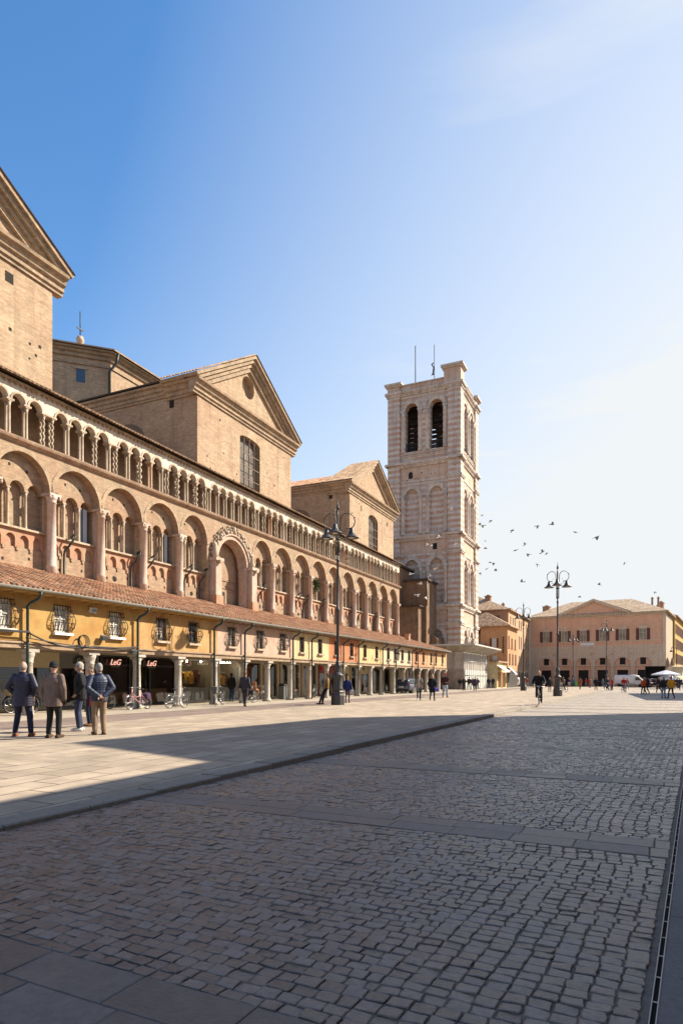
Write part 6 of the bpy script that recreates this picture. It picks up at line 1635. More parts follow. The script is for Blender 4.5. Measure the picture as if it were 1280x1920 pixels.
far_list = [
    (862, 1294, 0, .2, 'person in black near the arched hoarding panel, first of the walkers by the scaffold', (.015, .015, .015), .8, (.12, .09, .07)),
    (869.5, 1295, 0, .3, 'person in a dark olive jacket walking by the scaffold', (.035, .035, .025), .85, (.03, .03, .03)),
    (879, 1293, 0, .1, 'person in a brown jacket and teal trousers by the white hoarding', (.05, .03, .02), .85, (.03, .17, .2)),
    (885.5, 1293, 0, .2, 'small person half hidden beside a backpacker by the hoarding', (.08, .06, .07), .8, (.06, .05, .05)),
    (890, 1295.5, 0, .1, 'backpacker in slate clothes before the white hoarding', (.06, .05, .075), .8, (.03, .03, .04)),
    (894.5, 1293, 0, 2.9, 'person in a mauve coat right of the backpacker', (.12, .05, .08), .75, (.05, .03, .03)),
    (916, 1291.5, 0, .2, 'person in navy under the white striped awning', (.02, .022, .04), .82, (.05, .04, .08)),
    (924, 1291, 0, -.2, 'person in black with a pale bag under the white striped awning', (.015, .015, .02), .82, (.03, .02, .03)),
    (937, 1289, 0, .4, 'lone dark figure at the end of the low shop', (.07, .06, .05), .8, (.05, .05, .05)),
    (988, 1288, 0, 3.0, 'person in a faded red jacket just right of the distant lamp base', (.25, .06, .05), .85, (.3, .28, .27)),
    (1030, 1298, 0, PI, 'tall person in dark clothes and a cap beside the cyclist in black', (.02, .02, .024), .8, (.05, .025, .025)),
    (1055.5, 1295, 0, .3, 'person in a brown coat behind the second lamp post', (.14, .07, .04), .8, (.03, .025, .02)),
    (1066, 1288, 0, PI, 'person in a navy top and white trousers far across the square', (.02, .025, .05), .9, (.55, .55, .55)),
    (1074, 1288, 0, 2.9, 'person in a blue coat next to the bright green bin', (.06, .11, .2), .75, (.1, .14, .2)),
    (1087, 1293, 0, -.5, 'person in a long rusty orange coat, left one of two in rust', (.26, .1, .04), .5, (.05, .03, .02)),
    (1098.5, 1288, 0, .5, 'person in a scarlet jacket between the two rust coats', (.45, .04, .05), .85, (.3, .28, .28)),
    (1105.5, 1290, 0, .3, 'person in a rust brown coat, right one of two in rust', (.24, .09, .05), .55, (.12, .06, .04)),
    (1117, 1296, ROAD, -.2, 'woman in a short black coat with a straw coloured bag', (.018, .018, .02), .62, (.35, .25, .2)),
    (1129.5, 1289, ROAD, PI, 'person in grey standing behind the far cyclist in teal', (.1, .1, .11), .8, (.16, .18, .22)),
    (1146.5, 1294.5, ROAD, -1.2, 'person in a crimson coat walking right', (.35, .03, .06), .75, (.04, .03, .04)),
    (1175, 1293, ROAD, .2, 'person in dark clothes just behind the cyclist in red', (.03, .035, .04), .8, (.16, .18, .22)),
    (1187, 1285.5, ROAD, .3, 'left one of two dark figures in front of the long white van', (.03, .03, .04), .8, (.05, .05, .06)),
    (1193, 1285.5, ROAD, PI, 'right one of two dark figures in front of the long white van', (.045, .04, .04), .8, (.1, .1, .1)),
    (1206.5, 1302, ROAD, .1, 'person in a bright orange jacket and black trousers', (.55, .10, .02), .82, (.012, .012, .014)),
    (1211.5, 1301, ROAD, .3, 'person in dark plum half hidden behind the orange jacket', (.05, .02, .04), .8, (.1, .08, .06)),
    (1244, 1309, ROAD, 0., 'person in a dark green jacket and light jeans, left of the couple', (.014, .018, .016), .86, (.17, .25, .36)),
    (1258, 1310, ROAD, .05, 'person in a yellow jacket and pink hat, right of the couple', (.5, .24, .015), .84, (.014, .014, .02)),
    (1235, 1299, ROAD, .2, 'person in dark plum behind the green jacket', (.035, .02, .025), .75, (.06, .02, .025)),
    (1268, 1292, ROAD, 2.8, 'person in black under the market parasol', (.02, .02, .022), .8, (.02, .02, .02)),
    (1274, 1294, ROAD, 2.4, 'person with a pale lilac bag at the right edge of the market', (.04, .035, .05), .8, (.05, .05, .06)),
]
for i, (px, py, z, fc, lab, c, cl_, lg) in enumerate(far_list):
    kw = {}
    if 'cap' in lab: kw['hat'] = ((.02, .02, .02), 'cap')
    if 'pink hat' in lab: kw['hat'] = ((.45, .16, .15), 'beanie')

    Zp = (CAM_H - z) * F / (py - HY)
    kw['near'] = 2 if Zp > 62 else 1
    person(px, py, z, face=fc, H=1.68 + .1 * ((i * 7) % 5) / 4, label=lab, coat=c, clen=cl_, legs=lg, hair=[(.06, .04, .03), (.2, .12, .06), (.03, .025, .02), (.28, .2, .12)][i % 4], pose='walk' if i % 3 != 1 and 'standing' not in lab else 'stand', bulk=1.08, female=i % 4 == 2, arms=('down', 'pockets', 'down', 'carry')[i % 4], **kw)

# ------------------------------------------------------------------ bicycles
M_tyre = plain('tyre_rubber', (.015, .015, .015), rough=.85); M_chrome = plain('chrome', (.6, .6, .6), rough=.2, metal=1)
def metalpaint(c): return plain('paint_%d_%d_%d' % tuple(int(x * 999) for x in c), c, rough=.35, metal=.1, spec=.5, var=.08)
def bicycle(loc, rz, col, label, basket=None, seatbag=None, childseat=False, leanx=.07):
    t = thing('bicycle', label, 'bicycle', loc, rz, 'bicycles in the square'); t.rotation_euler = (leanx, 0, rz)
    pm_ = metalpaint(col); Rw = .335
    for x in (-.53, .53):
        b = MB((x, 0, Rw)); b.tube([(x + (Rw - .018) * math.cos(a), 0, Rw + (Rw - .018) * math.sin(a)) for a in [i * PI / 14 for i in range(28)]], .018, 6, closed=True)
        w_ = b.build('wheel', M_tyre, t, loc=(x, 0, Rw))
        b = MB((x, 0, Rw)); b.tube([(x + (Rw - .045) * math.cos(a), 0, Rw + (Rw - .045) * math.sin(a)) for a in [i * PI / 14 for i in range(28)]], .012, 5, closed=True)
        for k in range(14): a = k * PI / 7; b.tube([(x, .02 * (-1) ** k, Rw), (x + (Rw - .045) * math.cos(a), 0, Rw + (Rw - .045) * math.sin(a))], .0035, 3, cap=False)
        b.tube([(x, -.06, Rw), (x, .06, Rw)], .022, 6); b.build('rim', M_chrome, w_)
    b = MB(); bb = (-.08, 0, .29); hd_ = (.36, 0, .80); st = (-.22, 0, .80)
    b.tube([bb, (.2, 0, .5), (.39, 0, .66)], .02, 6); b.tube([(-.17, 0, .62), (.12, 0, .56), (.36, 0, .76)], .014, 6); b.tube([bb, st], .018, 6); b.tube([(.34, 0, .95), (.40, 0, .62)], .022, 6)
    for s_ in (-1, 1):
        b.tube([bb, (-.53, .055 * s_, Rw)], .011, 5); b.tube([(-.19, .02 * s_, .7), (-.53, .055 * s_, Rw)], .009, 5); b.tube([(.40, .045 * s_, .64), (.46, .05 * s_, .48), (.53, .05 * s_, Rw)], .012, 5)
    b.build('frame', pm_, t)
    for x in (-.53, .53):
        b = MB(); a0, a1 = (R(20), R(205)) if x < 0 else (R(0), R(150)); L = [a0 + (a1 - a0) * i / 10 for i in range(11)]
        vs = []; fs = []
        for a in L:
            for s_ in (-.024, .024): vs.append((x + (Rw + .022) * math.cos(a), s_, Rw + (Rw + .022) * math.sin(a)))
        for i in range(10): fs.append((2 * i, 2 * i + 1, 2 * i + 3, 2 * i + 2))
        b.add(vs, fs, True); b.build('mudguard', pm_, t)
    b = MB(); b.tube([(.18, -.27, .98), (.28, -.25, 1.0), (.36, -.1, 1.02), (.36, .1, 1.02), (.28, .25, 1.0), (.18, .27, .98)], .012, 6); b.tube([(.345, 0, .93), (.36, 0, 1.02)], .014, 6)
    hb = b.build('handlebar', M_chrome, t)
    for s_ in (-1, 1):
        b = MB(); b.tube([(.1, .272 * s_, .968), (.2, .268 * s_, .982)], .018, 6); b.build('grip', M_tyre, hb)
    b = MB(); b.tube([(-.22, 0, .78), (-.235, 0, .9)], .012, 5); loft(b, [(-.26, 0, .89, .11, .085), (-.24, 0, .93, .13, .09), (-.25, 0, .945, .11, .075)], 12); b.ball((-.1, 0, .925), (.1, .03, .02), 8, 5); b.build('saddle', M_tyre, t)
    b = MB(); b.lathe(0, 0, [(0, 0)], 3) if False else None
    b.tube([(bb[0] + .085 * math.cos(a), .03, bb[2] + .085 * math.sin(a)) for a in [i * PI / 8 for i in range(16)]], .009, 5, closed=True); b.tube([(bb[0], .05, bb[2]), (bb[0] + .12, .06, bb[2] - .11), (bb[0] + .12, .14, bb[2] - .11)], .011, 5); b.tube([(bb[0], -.05, bb[2]), (bb[0] - .12, -.06, bb[2] + .11), (bb[0] - .12, -.14, bb[2] + .11)], .011, 5)
    b.tube([(bb[0], .035, bb[2] + .085), (-.53, .035, Rw + .04)], .006, 4); b.tube([(bb[0], .035, bb[2] - .085), (-.53, .035, Rw - .04)], .006, 4); b.build('crank', M_chrome, t)
    b = MB(); b.tube([(-.75, 0, .68), (-.25, 0, .70)], .009, 5); b.box(-.74, -.34, -.06, .06, .685, .70); b.tube([(-.7, .05, .69), (-.53, .06, Rw)], .006, 4); b.build('rack', M_chrome, t)
    b = MB(); b.tube([(-.1, .03, .28), (-.2, .2, .0)], .01, 5); b.build('kickstand', M_chrome, t)
    if basket:
        b = MB(); b.extr([(-.13, .72), (.13, .72), (.17, .98), (-.17, .98)], .42, .68, 'x'); b.build('basket', basket, t)
    if seatbag:
        b = MB(); b.ball((-.55, 0, .68), (.24, .16, .1), 10, 6); b.ball((-.55, .13, .55), (.17, .05, .17), 10, 6); b.ball((-.55, -.13, .55), (.17, .05, .17), 10, 6); remesh_obj(b, 'saddlebag', cloth(seatbag), t, .02)
    if childseat:
        b = MB(); b.bbox(-.68, -.36, -.14, .14, .72, .80, .03); b.obox((-.68, 0, .98), (.06, .3, .5), ry=-.2); b.build('child_seat', plain('tan_seat', (.3, .13, .06), rough=.6), t)
        for s_ in (-1, 1): b = MB(); b.obox((-.4, .12 * s_, .62), (.06, .08, .3)); b.build('footrest', plain('tan_seat', (.3, .13, .06)), t)
    return t
wick = plain('wicker', (.42, .33, .2), rough=.85, bump=.4)
for (px, py, col, lab, kw, rz) in [
    (42, 1337, (.02, .09, .4), 'blue bicycle with a basket parked behind the bald man', dict(basket=wick), TH + PI),
    (190, 1331, (.03, .03, .035), 'black bicycle parked behind the men at the shop door', dict(), TH),
    (260, 1330.5, (.6, .3, .32), 'pink bicycle with a plum saddlebag leaning on a column', dict(seatbag=(.06, .03, .07)), TH + PI),
    (331, 1328, (.25, .27, .28), 'silver grey bicycle leaning on the column left of the sportswear shop', dict(), TH),
    (411, 1322.5, (.02, .02, .02), 'black bicycle with its front wheel turned to the sportswear shop door', dict(basket=plain('wire_basket', (.1, .1, .1))), TH + PI + .3),
    (465, 1318.5, (.3, .3, .28), 'grey bicycle behind the man in the grey suit', dict(), TH),
    (486, 1316, (.12, .08, .06), 'brown bicycle with a tan child seat', dict(childseat=True), TH),
    (549, 1310, (.14, .03, .035), 'maroon bicycle beside the grey litter bin', dict(), TH),
    (584, 1309, (.3, .31, .33), 'pale grey bicycle leaning on the pink column', dict(), TH),
    (679, 1300, (.35, .16, .1), 'bicycle with a salmon saddlebag right of the big lamp post', dict(seatbag=(.5, .25, .17)), TH),
    (706, 1298.5, (.05, .07, .06), 'dark green bicycle before the pale house, next to a moped', dict(), TH)]:
    bicycle(gp(px, py), rz, col, lab, **kw)
# ridden and wheeled bicycles with their riders
def rider(px, py, z, fc, label, blabel, col, **kw):
    P_ = gp(px, py, z)
    bicycle(P_, fc + PI / 2, col, blabel, leanx=0)
    person(loc=P_, face=fc, label=label, pose='bike', arms='bar', **kw)
rider(1010, 1322, 0, PI - .32, 'bald cyclist in a black suit riding towards the camera', 'dark bicycle ridden by the man in the black suit', (.03, .03, .035), coat=(.011, .011, .013), legs=(.014, .014, .016), hair=(.4, .36, .32), style='bald', near=1, H=1.82, bulk=1.12, top=(.35, .33, .35))
rider(1138, 1296, ROAD, PI + .1, 'far cyclist in dark teal riding towards the camera', 'bicycle of the far cyclist in teal', (.05, .06, .07), coat=(.02, .04, .05), legs=(.03, .05, .09), near=2)
rider(1169, 1299.5, ROAD, PI - .1, 'cyclist in a red jacket riding towards the camera', 'bicycle of the cyclist in red', (.1, .1, .11), coat=(.42, .03, .035), legs=(.1, .12, .14), near=2, H=1.72)
bicycle(gp(1056, 1297.5), PI / 2 + .2, (.1, .05, .03), 'bicycle pushed by the person in brown behind the second lamp', basket=wick, leanx=0)
# moped
mp0 = gp(717, 1298.5); t = thing('moped', 'black and chrome moped parked before the pale house', 'moped', mp0, TH)
for x in (-.55, .55):
    b = MB(); b.tube([(x + .2 * math.cos(a), 0, .25 + .2 * math.sin(a)) for a in [i * PI / 9 for i in range(18)]], .05, 6, closed=True); b.tube([(x, -.07, .25), (x, .07, .25)], .06, 8); b.build('wheel', M_tyre, t)
b = MB(); loft(b, [(-.4, 0, .35, .35, .14), (-.4, 0, .6, .38, .16), (-.38, 0, .75, .34, .12)], 14); b.bbox(-.15, .3, -.14, .14, .3, .36, .02); b.obox((.36, 0, .62), (.08, .34, .6), ry=-.2); capsule(b, (.55, 0, .3), (.4, 0, .95), .04, .05); remesh_obj(b, 'body', M_blackp, t, .02)
b = MB(); b.tube([(.34, -.33, 1.02), (.42, -.1, 1.0), (.42, .1, 1.0), (.34, .33, 1.02)], .018, 6); b.build('handlebar', M_chrome, t)
b = MB(); b.bbox(-.7, -.1, -.13, .13, .75, .84, .03); b.build('seat', M_tyre, t)
b = MB(); b.ball((.47, 0, .9), (.05, .09, .09), 8, 6); b.build('headlight', M_whitep, t)
# ------------------------------------------------------------------ street lamps
M_lamp = make('lamp_iron_paint', (.05, .05, .055), tint=(.075, .07, .065), tscale=4, var=.25, fscale=9, rough=.5, metal=.3, bump=.15)
def lampmaster():
    t = thing('street_lamp', 'x', 'street lamp', (0, 0, 0), 0, 'iron street lamps of the square')
    b = MB(); b.lathe(0, 0, [(.38, 0), (.38, .5), (.36, .57), (.33, .6), (.33, .66), (.35, .7), (.31, .78)], n=8, smooth=False)
    b.lathe(0, 0, [(.31, .78), (.27, .9), (.235, 1.2), (.235, 1.45), (.27, 1.5), (.31, 1.58), (.31, 1.62), (.2, 1.68), (.15, 1.78)], n=16); b.build('base', M_lamp, t)
    b = MB(); b.lathe(0, 0, [(.15, 1.76), (.12, 1.85), (.13, 1.95), (.17, 2.02), (.18, 2.12), (.15, 2.2), (.12, 2.26), (.13, 2.3), (.09, 2.34), (.082, 2.4), (.078, 5.0), (.1, 5.02), (.11, 5.1), (.1, 5.2), (.07, 5.24), (.06, 7.7), (.085, 7.74), (.085, 7.84), (.06, 7.88), (.05, 8.8), (.05, 10.2), (.035, 10.5)], n=12); b.build('pole', M_lamp, t)
    b = MB(); b.lathe(0, 0, [(.035, 10.5), (.08, 10.58), (.09, 10.66), (.05, 10.72), (.07, 10.77), (.03, 10.83), (.012, 11.05), (0, 11.2)], n=10); b.build('finial', M_lamp, t)
    b = MB(); b.lathe(0, 0, [(.05, 8.86), (.14, 8.9), (.14, 8.97), (.05, 9.0)], n=12); b.lathe(0, 0, [(.05, 8.1), (.13, 8.13), (.13, 8.17), (.05, 8.2)], n=12); b.build('collar', M_lamp, t)
    for k in range(3):
        a0 = PI / 2 + k * 2 * PI / 3 - PI / 2; c, s_ = math.cos(a0), math.sin(a0)
        def pt(r, z): return (r * c, r * s_, z)
        b = MB()
        path = [pt(.11, 8.1), pt(.11, 8.9), pt(.13, 9.4), pt(.16, 9.85)] + [pt(.58 + .42 * math.cos(R(a)), 9.98 + .42 * math.sin(R(a))) for a in range(165, -100, -20)]
        b.tube(path, .026, 6); b.ball(path[-1], .055, 8, 6)
        b.tube([pt(.07, 9.1), pt(.3, 9.35), pt(.5, 9.42), pt(.66, 9.36)], .014, 5); b.ball(pt(.40, 9.75), .035, 6, 5); b.ball(pt(.98, 10.2), .035, 6, 5)
        b.tube([pt(.86, 9.67), pt(.82, 9.55)], .02, 5)
        ar = b.build('arm', M_lamp, t)
        b = MB(); x, y_, _ = pt(.80, 0)
        b.lathe(x, y_, [(.03, 9.62), (.07, 9.58), (.115, 9.54), (.115, 9.42), (.14, 9.40), (.14, 9.34), (.17, 9.32), (.20, 9.25), (.32, 9.14), (.40, 9.10), (.41, 9.06), (.36, 9.07), (.2, 9.12)], n=18); sh_ = b.build('lamp_shade', M_lamp, t)
        b = MB(); b.ball((x, y_, 9.09), (.17, .17, .05), 12, 6); b.build('lamp_glass', plain('frosted_lamp_glass', (.5, .48, .42), rough=.2), sh_)
    return t
LM = lampmaster()
lamps = [(633, 34.5, .35, 'nearest tall iron street lamp, in front of the shop row'), (1045, 53.0, .15, 'tall iron street lamp beside the cyclist in the black suit'),
         (981, 80, .3, 'iron street lamp left of the pink palace, its base by the small white van'), (1137, 100, .0, 'far iron street lamp before the right half of the pink palace'), (1074, 126, .3, 'farthest iron street lamp before the palace, near the green bin')]
for i, (px, Z, rz, lab) in enumerate(lamps):
    loc = ((px - 640) * Z / F, Z, 0 if i != 3 else ROAD)
    if i == 0: LM.location = loc; LM.rotation_euler = (0, 0, rz); LM['label'] = lab
    else: dup(LM, loc, rz, lab)
# ------------------------------------------------------------------ vehicles
def carloft(b, st, n=20, p=.45):
    """stations along x: (x, z0, z1, halfwidth): rounded boxes"""
    vs = []; fs = []
    for x, z0, z1, hw in st:
        zc, hh = (z0 + z1) / 2, (z1 - z0) / 2
        for k in range(n):
            a = 2 * PI * k / n; c, s_ = math.cos(a), math.sin(a)
            vs.append((x, hw * math.copysign(abs(c) ** p, c), zc + hh * math.copysign(abs(s_) ** p, s_)))
    for i in range(len(st) - 1):
        for k in range(n): fs.append((i * n + k, i * n + (k + 1) % n, (i + 1) * n + (k + 1) % n, (i + 1) * n + k))
    fs.append(tuple(range(n - 1, -1, -1))); fs.append(tuple(range((len(st) - 1) * n, len(st) * n)))
    b.add(vs, fs, True)
def wheelset(t, xs, hw, r):
    for x in xs:
        for s_ in (-1, 1):
            b = MB(); T_ = lambda a, b_, h, x=x, s_=s_: (x + a, s_ * hw - s_ * .1 + h * s_, r + b_); b.T = T_
            b.lathe(0, 0, [(r * .62, -.1), (r * .95, -.1), (r, -.07), (r, .07), (r * .95, .1), (r * .62, .1)], n=18); b.T = None
            w_ = b.build('wheel', M_tyre, t)
            b = MB(); b.T = T_; b.lathe(0, 0, [(r * .62, .09), (r * .5, .07), (r * .2, .085), (0, .09)], n=14); b.T = None; b.build('rim', M_chrome, w_)
M_cglass = glass('car_glass', (.015, .02, .025), .06)
M_red = plain('tail_lamp_red', (.35, .01, .012), rough=.2); M_plate = plain('number_plate', (.65, .65, .62), rough=.4)
def estate(loc, rz, label):
    t = thing('estate_car', label, 'car', loc, rz); pm_ = metalpaint((.045, .055, .085)); MATS[pm_.name].node_tree.nodes['Principled BSDF'].inputs['Coat Weight'].default_value = .8
    b = MB(); carloft(b, [(-2.25, .42, .80, .72), (-2.2, .3, .95, .86), (-1.9, .24, .99, .905), (-1.0, .2, 1.0, .92), (.6, .2, .98, .92), (1.5, .22, .94, .9), (2.05, .26, .84, .82), (2.25, .38, .68, .6)], p=.38); bo = b.build('body', pm_, t)
    b = MB(); carloft(b, [(-2.12, .9, 1.12, .72), (-1.85, .9, 1.40, .68), (-1.2, .9, 1.49, .66), (-.2, .9, 1.5, .66), (.45, .9, 1.42, .66), (1.15, .88, 1.0, .7)], p=.4); b.build('cabin', pm_, t)
    # glazing follows the cabin, 1 cm proud
    b = MB(); b.add([(-2.155, -.58, 1.02), (-2.155, .58, 1.02), (-1.915, .54, 1.36), (-1.915, -.54, 1.36)], [(0, 1, 2, 3)]); b.build('rear_window', M_cglass, t)
    for s_ in (-1, 1):
        for xa_, xb_, xc_, xd_ in ((-1.75, -1.12, -1.15, -1.62), (-1.05, -.1, -.1, -1.08), (-.03, .95, .42, -.03)):
            b = MB(); b.add([(xa_, s_ * .735, 1.02), (xb_, s_ * .735, 1.02), (xc_, s_ * .675, 1.38), (xd_, s_ * .675, 1.38)], [(0, 1, 2, 3)]); b.build('side_window', M_cglass, t)
        b = MB(); b.bbox(-2.21, -2.0, s_ * .74 - .13, s_ * .74 + .13, .78, .93, .03); b.build('taillight', M_red, t)
        b = MB(); b.bbox(.75, .95, s_ * .98 - .1, s_ * .98 + .1, .98, 1.1, .03); b.build('mirror', pm_, t)
    b = MB(); b.add([(1.12, -.6, 1.0), (1.12, .6, 1.0), (.5, .56, 1.4), (.5, -.56, 1.4)], [(0, 1, 2, 3)]); b.build('windscreen', M_cglass, t)
    b = MB(); b.box(-2.265, -2.25, -.26, .26, .58, .70); b.build('number_plate', M_plate, t)
    b = MB(); b.bbox(-2.28, -2.15, -.8, .8, .28, .46, .04); b.build('bumper', plain('dark_plastic', (.02, .02, .02), rough=.6), t)
    b = MB()
    for s_ in (-1, 1): b.tube([(-1.7, s_ * .55, 1.5), (-1.6, s_ * .55, 1.53), (.2, s_ * .55, 1.53), (.3, s_ * .55, 1.49)], .016, 5)
    b.build('roof_rail', M_chrome, t); wheelset(t, (-1.4, 1.4), .92, .33)
    return t
c0 = gp(762, 1300.5)
estate((c0[0] + .42 * .9, c0[1] + 1.8, 0), TH, 'dark blue grey estate car parked by the shop row, seen from behind')
def van(loc, rz, label, L, Hh, hw, col=(.72, .72, .70), small=False):
    t = thing('van', label, 'van', loc, rz); pm_ = metalpaint(col)
    b = MB(); h2 = L / 2
    if small: st = [(-h2, .35, Hh - .15, hw - .06), (-h2 + .1, .25, Hh, hw), (h2 - 1.9, .22, Hh, hw), (h2 - 1.25, .22, Hh * .93, hw), (h2 - .75, .24, 1.1, hw - .02), (h2 - .1, .3, .95, hw - .1), (h2, .4, .7, hw - .3)]
    else: st = [(-h2, .45, Hh - .1, hw - .05), (-h2 + .1, .35, Hh, hw), (h2 - 1.7, .32, Hh, hw), (h2 - 1.1, .32, Hh * .9, hw), (h2 - .5, .34, 1.4, hw - .02), (h2 - .06, .4, 1.15, hw - .1), (h2, .5, .8, hw - .25)]
    carloft(b, st, p=.32); b.build('body', pm_, t)
    b = MB()
    if small:
        b.add([(-h2 - .012, -hw * .72, 1.05), (-h2 - .012, hw * .72, 1.05), (-h2 - .012, hw * .66, 1.55), (-h2 - .012, -hw * .66, 1.55)], [(0, 1, 2, 3)]); b.build('rear_window', M_cglass, t)
        for s_ in (-1, 1):
            b = MB(); b.bbox(-h2 - .02, -h2 + .1, s_ * (hw - .12) - .07, s_ * (hw - .12) + .07, .85, 1.3, .02); b.build('taillight', M_red, t)
            b = MB(); b.add([(h2 - 2.2, s_ * (hw + .006), 1.1), (h2 - 1.1, s_ * (hw + .006), 1.1), (h2 - 1.4, s_ * (hw - .0), 1.55), (h2 - 2.2, s_ * (hw - .0), 1.55)], [(0, 1, 2, 3)]); b.build('side_window', M_cglass, t)
        b = MB(); b.box(-h2 - .02, -h2, -.25, .25, .62, .74); b.build('number_plate', M_plate, t)
    else:
        for s_ in (-1, 1):
            b = MB(); b.add([(h2 - 1.75, s_ * (hw + .008), 1.35), (h2 - .68, s_ * (hw + .008), 1.35), (h2 - 1.15, s_ * (hw + .002), 1.95), (h2 - 1.75, s_ * (hw + .002), 1.95)], [(0, 1, 2, 3)]); b.build('side_window', M_cglass, t)
            b = MB(); b.box(h2 - 1.85, h2 - 1.82, s_ * (hw + .002) - .004, s_ * (hw + .002) + .004, .5, 2.0); b.box(-h2 + .3, h2 - 1.9, s_ * (hw + .01) - .01, s_ * (hw + .01) + .01, .62, .7); b.build('door_seam', M_blackp, t)
        b = MB(); b.add([(h2 - .52, -hw * .85, 1.42), (h2 - .52, hw * .85, 1.42), (h2 - 1.08, hw * .8, Hh * .89), (h2 - 1.08, -hw * .8, Hh * .89)], [(0, 1, 2, 3)]); b.build('windscreen', M_cglass, t)
    wheelset(t, (-h2 + .9, h2 - .85), hw, .33)
    return t
v0 = (965 - 640) * 128 / F
van((v0, 128, 0), TH + .12, 'small white van parked in front of the side street, seen from behind', 4.3, 1.85, .9, small=True)
van(((1181 - 640) * 127.5 / F, 127.5, ROAD), PT, 'long white panel van parked in front of the pink palace', 5.6, 2.45, 1.0)
van(((1256 - 640) * 112 / F, 112, ROAD), PT + 1.3, 'white van behind the market parasol', 4.6, 2.1, .95, col=(.4, .42, .45))  # white body greyed, its shade put into the paint colour
# market truck with an open black body
lx = (1229 - 640) * 122 / F
t = thing('market_truck', 'market truck with a tall black open body at the corner of the pink palace', 'truck', (lx, 122, ROAD), PT)
b = MB(); b.box(-1.8, 1.8, 1.9, 2.0, .7, 3.9); b.box(-1.8, -1.7, -.4, 2, .7, 3.9); b.box(1.7, 1.8, -.4, 2, .7, 3.9); b.box(-1.85, 1.85, -.6, 2, 3.9, 4.05); b.build('cargo_box', plain('black_tarpaulin', (.012, .012, .014), rough=.7), t)
b = MB(); b.box(-1.8, 1.8, -.4, 2, .5, .7); b.build('bed', M_iron, t); wheelset(t, (-1.1, 1.1), 1.0, .45)
# ------------------------------------------------------------------ market stall
sx0 = (1248 - 640) * 100 / F
t = thing('market_parasol', 'big white market parasol over the stall at the right of the square', 'parasol', (sx0, 100, ROAD), .1)
b = MB(); b.lathe(0, 0, [(2.15, 2.15), (2.15, 2.32), (1.2, 2.62), (.1, 2.95), (0, 3.0)], n=8, smooth=False); b.build('canopy', plain('shaded_white_parasol', (.46, .49, .54), rough=.8), t)  # white cloth toned blue-grey, shade put into its colour
b = MB(); b.tube([(0, 0, 0), (0, 0, 2.95)], .04, 6); b.build('pole', M_chrome, t)
b = MB(); b.box(-.4, .4, -.4, .4, 0, .12); b.build('foot', M_iron, t)
b = MB()
for k in range(8): a = k * PI / 4; b.tube([(0, 0, 2.7), (2.1 * math.cos(a), 2.1 * math.sin(a), 2.28)], .015, 4)
b.build('ribs', M_iron, t)
rg = random.Random(77)
for k, (dx_, Zs, lab) in enumerate([(-26, 102, 'long market table of dark clothes left of the parasol'), (-2, 101, 'market table of mixed clothes under the parasol'), (24, 101, 'market table at the right edge under the cream awning')]):
    x = (1248 + dx_ - 640) * Zs / F
    t = thing('market_table', lab, 'market table', (x, Zs, ROAD), .1, 'tables of the clothes market')
    b = MB(); b.box(-1.0, 1.0, -.4, .4, .72, .78); b.build('table_top', M_wood, t)
    for sx_ in (-1, 1):
        for sy in (-1, 1): b = MB(); b.box(sx_ * .93 - .03, sx_ * .93 + .03, sy * .35 - .03, sy * .35 + .03, 0, .72); b.build('leg', M_iron, t)
    names = [('black', (.012, .012, .014)), ('charcoal', (.03, .03, .035)), ('white', (.5, .5, .48)), ('plum', (.08, .02, .05)), ('navy', (.02, .025, .06)), ('lilac', (.4, .28, .42))]
    for j in range(6):
        nm, c = names[(j + k) % 6]
        b = MB(); b.ball((0, 0, .12), (.2, .22, .14), 10, 6); b.ball((.08, .05, .2), (.12, .1, .1), 8, 5)
        xx, yy = -.8 + .32 * j, -.1 + .2 * rg.random(); ca, sa = math.cos(.1), math.sin(.1)
        o = remesh_obj(b, 'clothes_heap', cloth(c), None, .03); o.location = (x + xx * ca - yy * sa, Zs + xx * sa + yy * ca, ROAD + .78)
        tag(o, '%s heap of clothes on the %s' % (nm, lab), 'clothes heap', 'heaps of clothes on the market tables')
    b = MB(); b.tube([(-1.0, .6, 0), (-1.0, .6, 1.7), (1.0, .6, 1.7), (1.0, .6, 0)], .02, 5)
    o = thing('clothes_rail', 'rail of dark coats behind the ' + lab, 'clothes rail', (x, Zs + .6, ROAD), .1, 'clothes rails of the market')
    b2 = MB(); b2.tube([(-1.0, 0, 0), (-1.0, 0, 1.6), (1.0, 0, 1.6), (1.0, 0, 0)], .02, 5); b2.build('rail', M_chrome, o)
    for j in range(7):
        b = MB(); xx = -.85 + .28 * j; loft(b, [(xx, 0, .55 + .1 * rg.random(), .1, .2), (xx, 0, 1.1, .09, .2), (xx, 0, 1.45, .07, .2), (xx, 0, 1.52, .03, .06)], 10); b.build('coat', cloth(rg.choice([c for _, c in names[:5]])), o)
# closed brown parasols and the cream awning near the corner
for i, px in enumerate((1251, 1260)):
    x = (px - 640) * 118 / F
    t = thing('closed_parasol', ('left' if i == 0 else 'right') + ' one of two tall folded brown parasols at the palace corner', 'parasol', (x, 118, ROAD), 0, 'folded brown parasols')
    b = MB(); b.lathe(0, 0, [(.1, 2.0), (.3, 2.3), (.42, 3.4), (.36, 4.4), (.18, 5.3), (.03, 5.6)], n=9); b.build('folded_canopy', make('brown_canvas', (.25, .17, .11), var=.35, fscale=4, rough=.9, bump=.5), t)
    b = MB(); b.tube([(0, 0, 0), (0, 0, 2.2)], .05, 6); b.build('pole', M_wood, t)
    b = MB(); b.box(-.35, .35, -.35, .35, 0, .1); b.build('foot', M_iron, t)
x = (1274 - 640) * 112 / F
t = thing('dome_awning', 'rounded cream awning at the right edge of the square', 'awning', (x, 112, ROAD), .1)
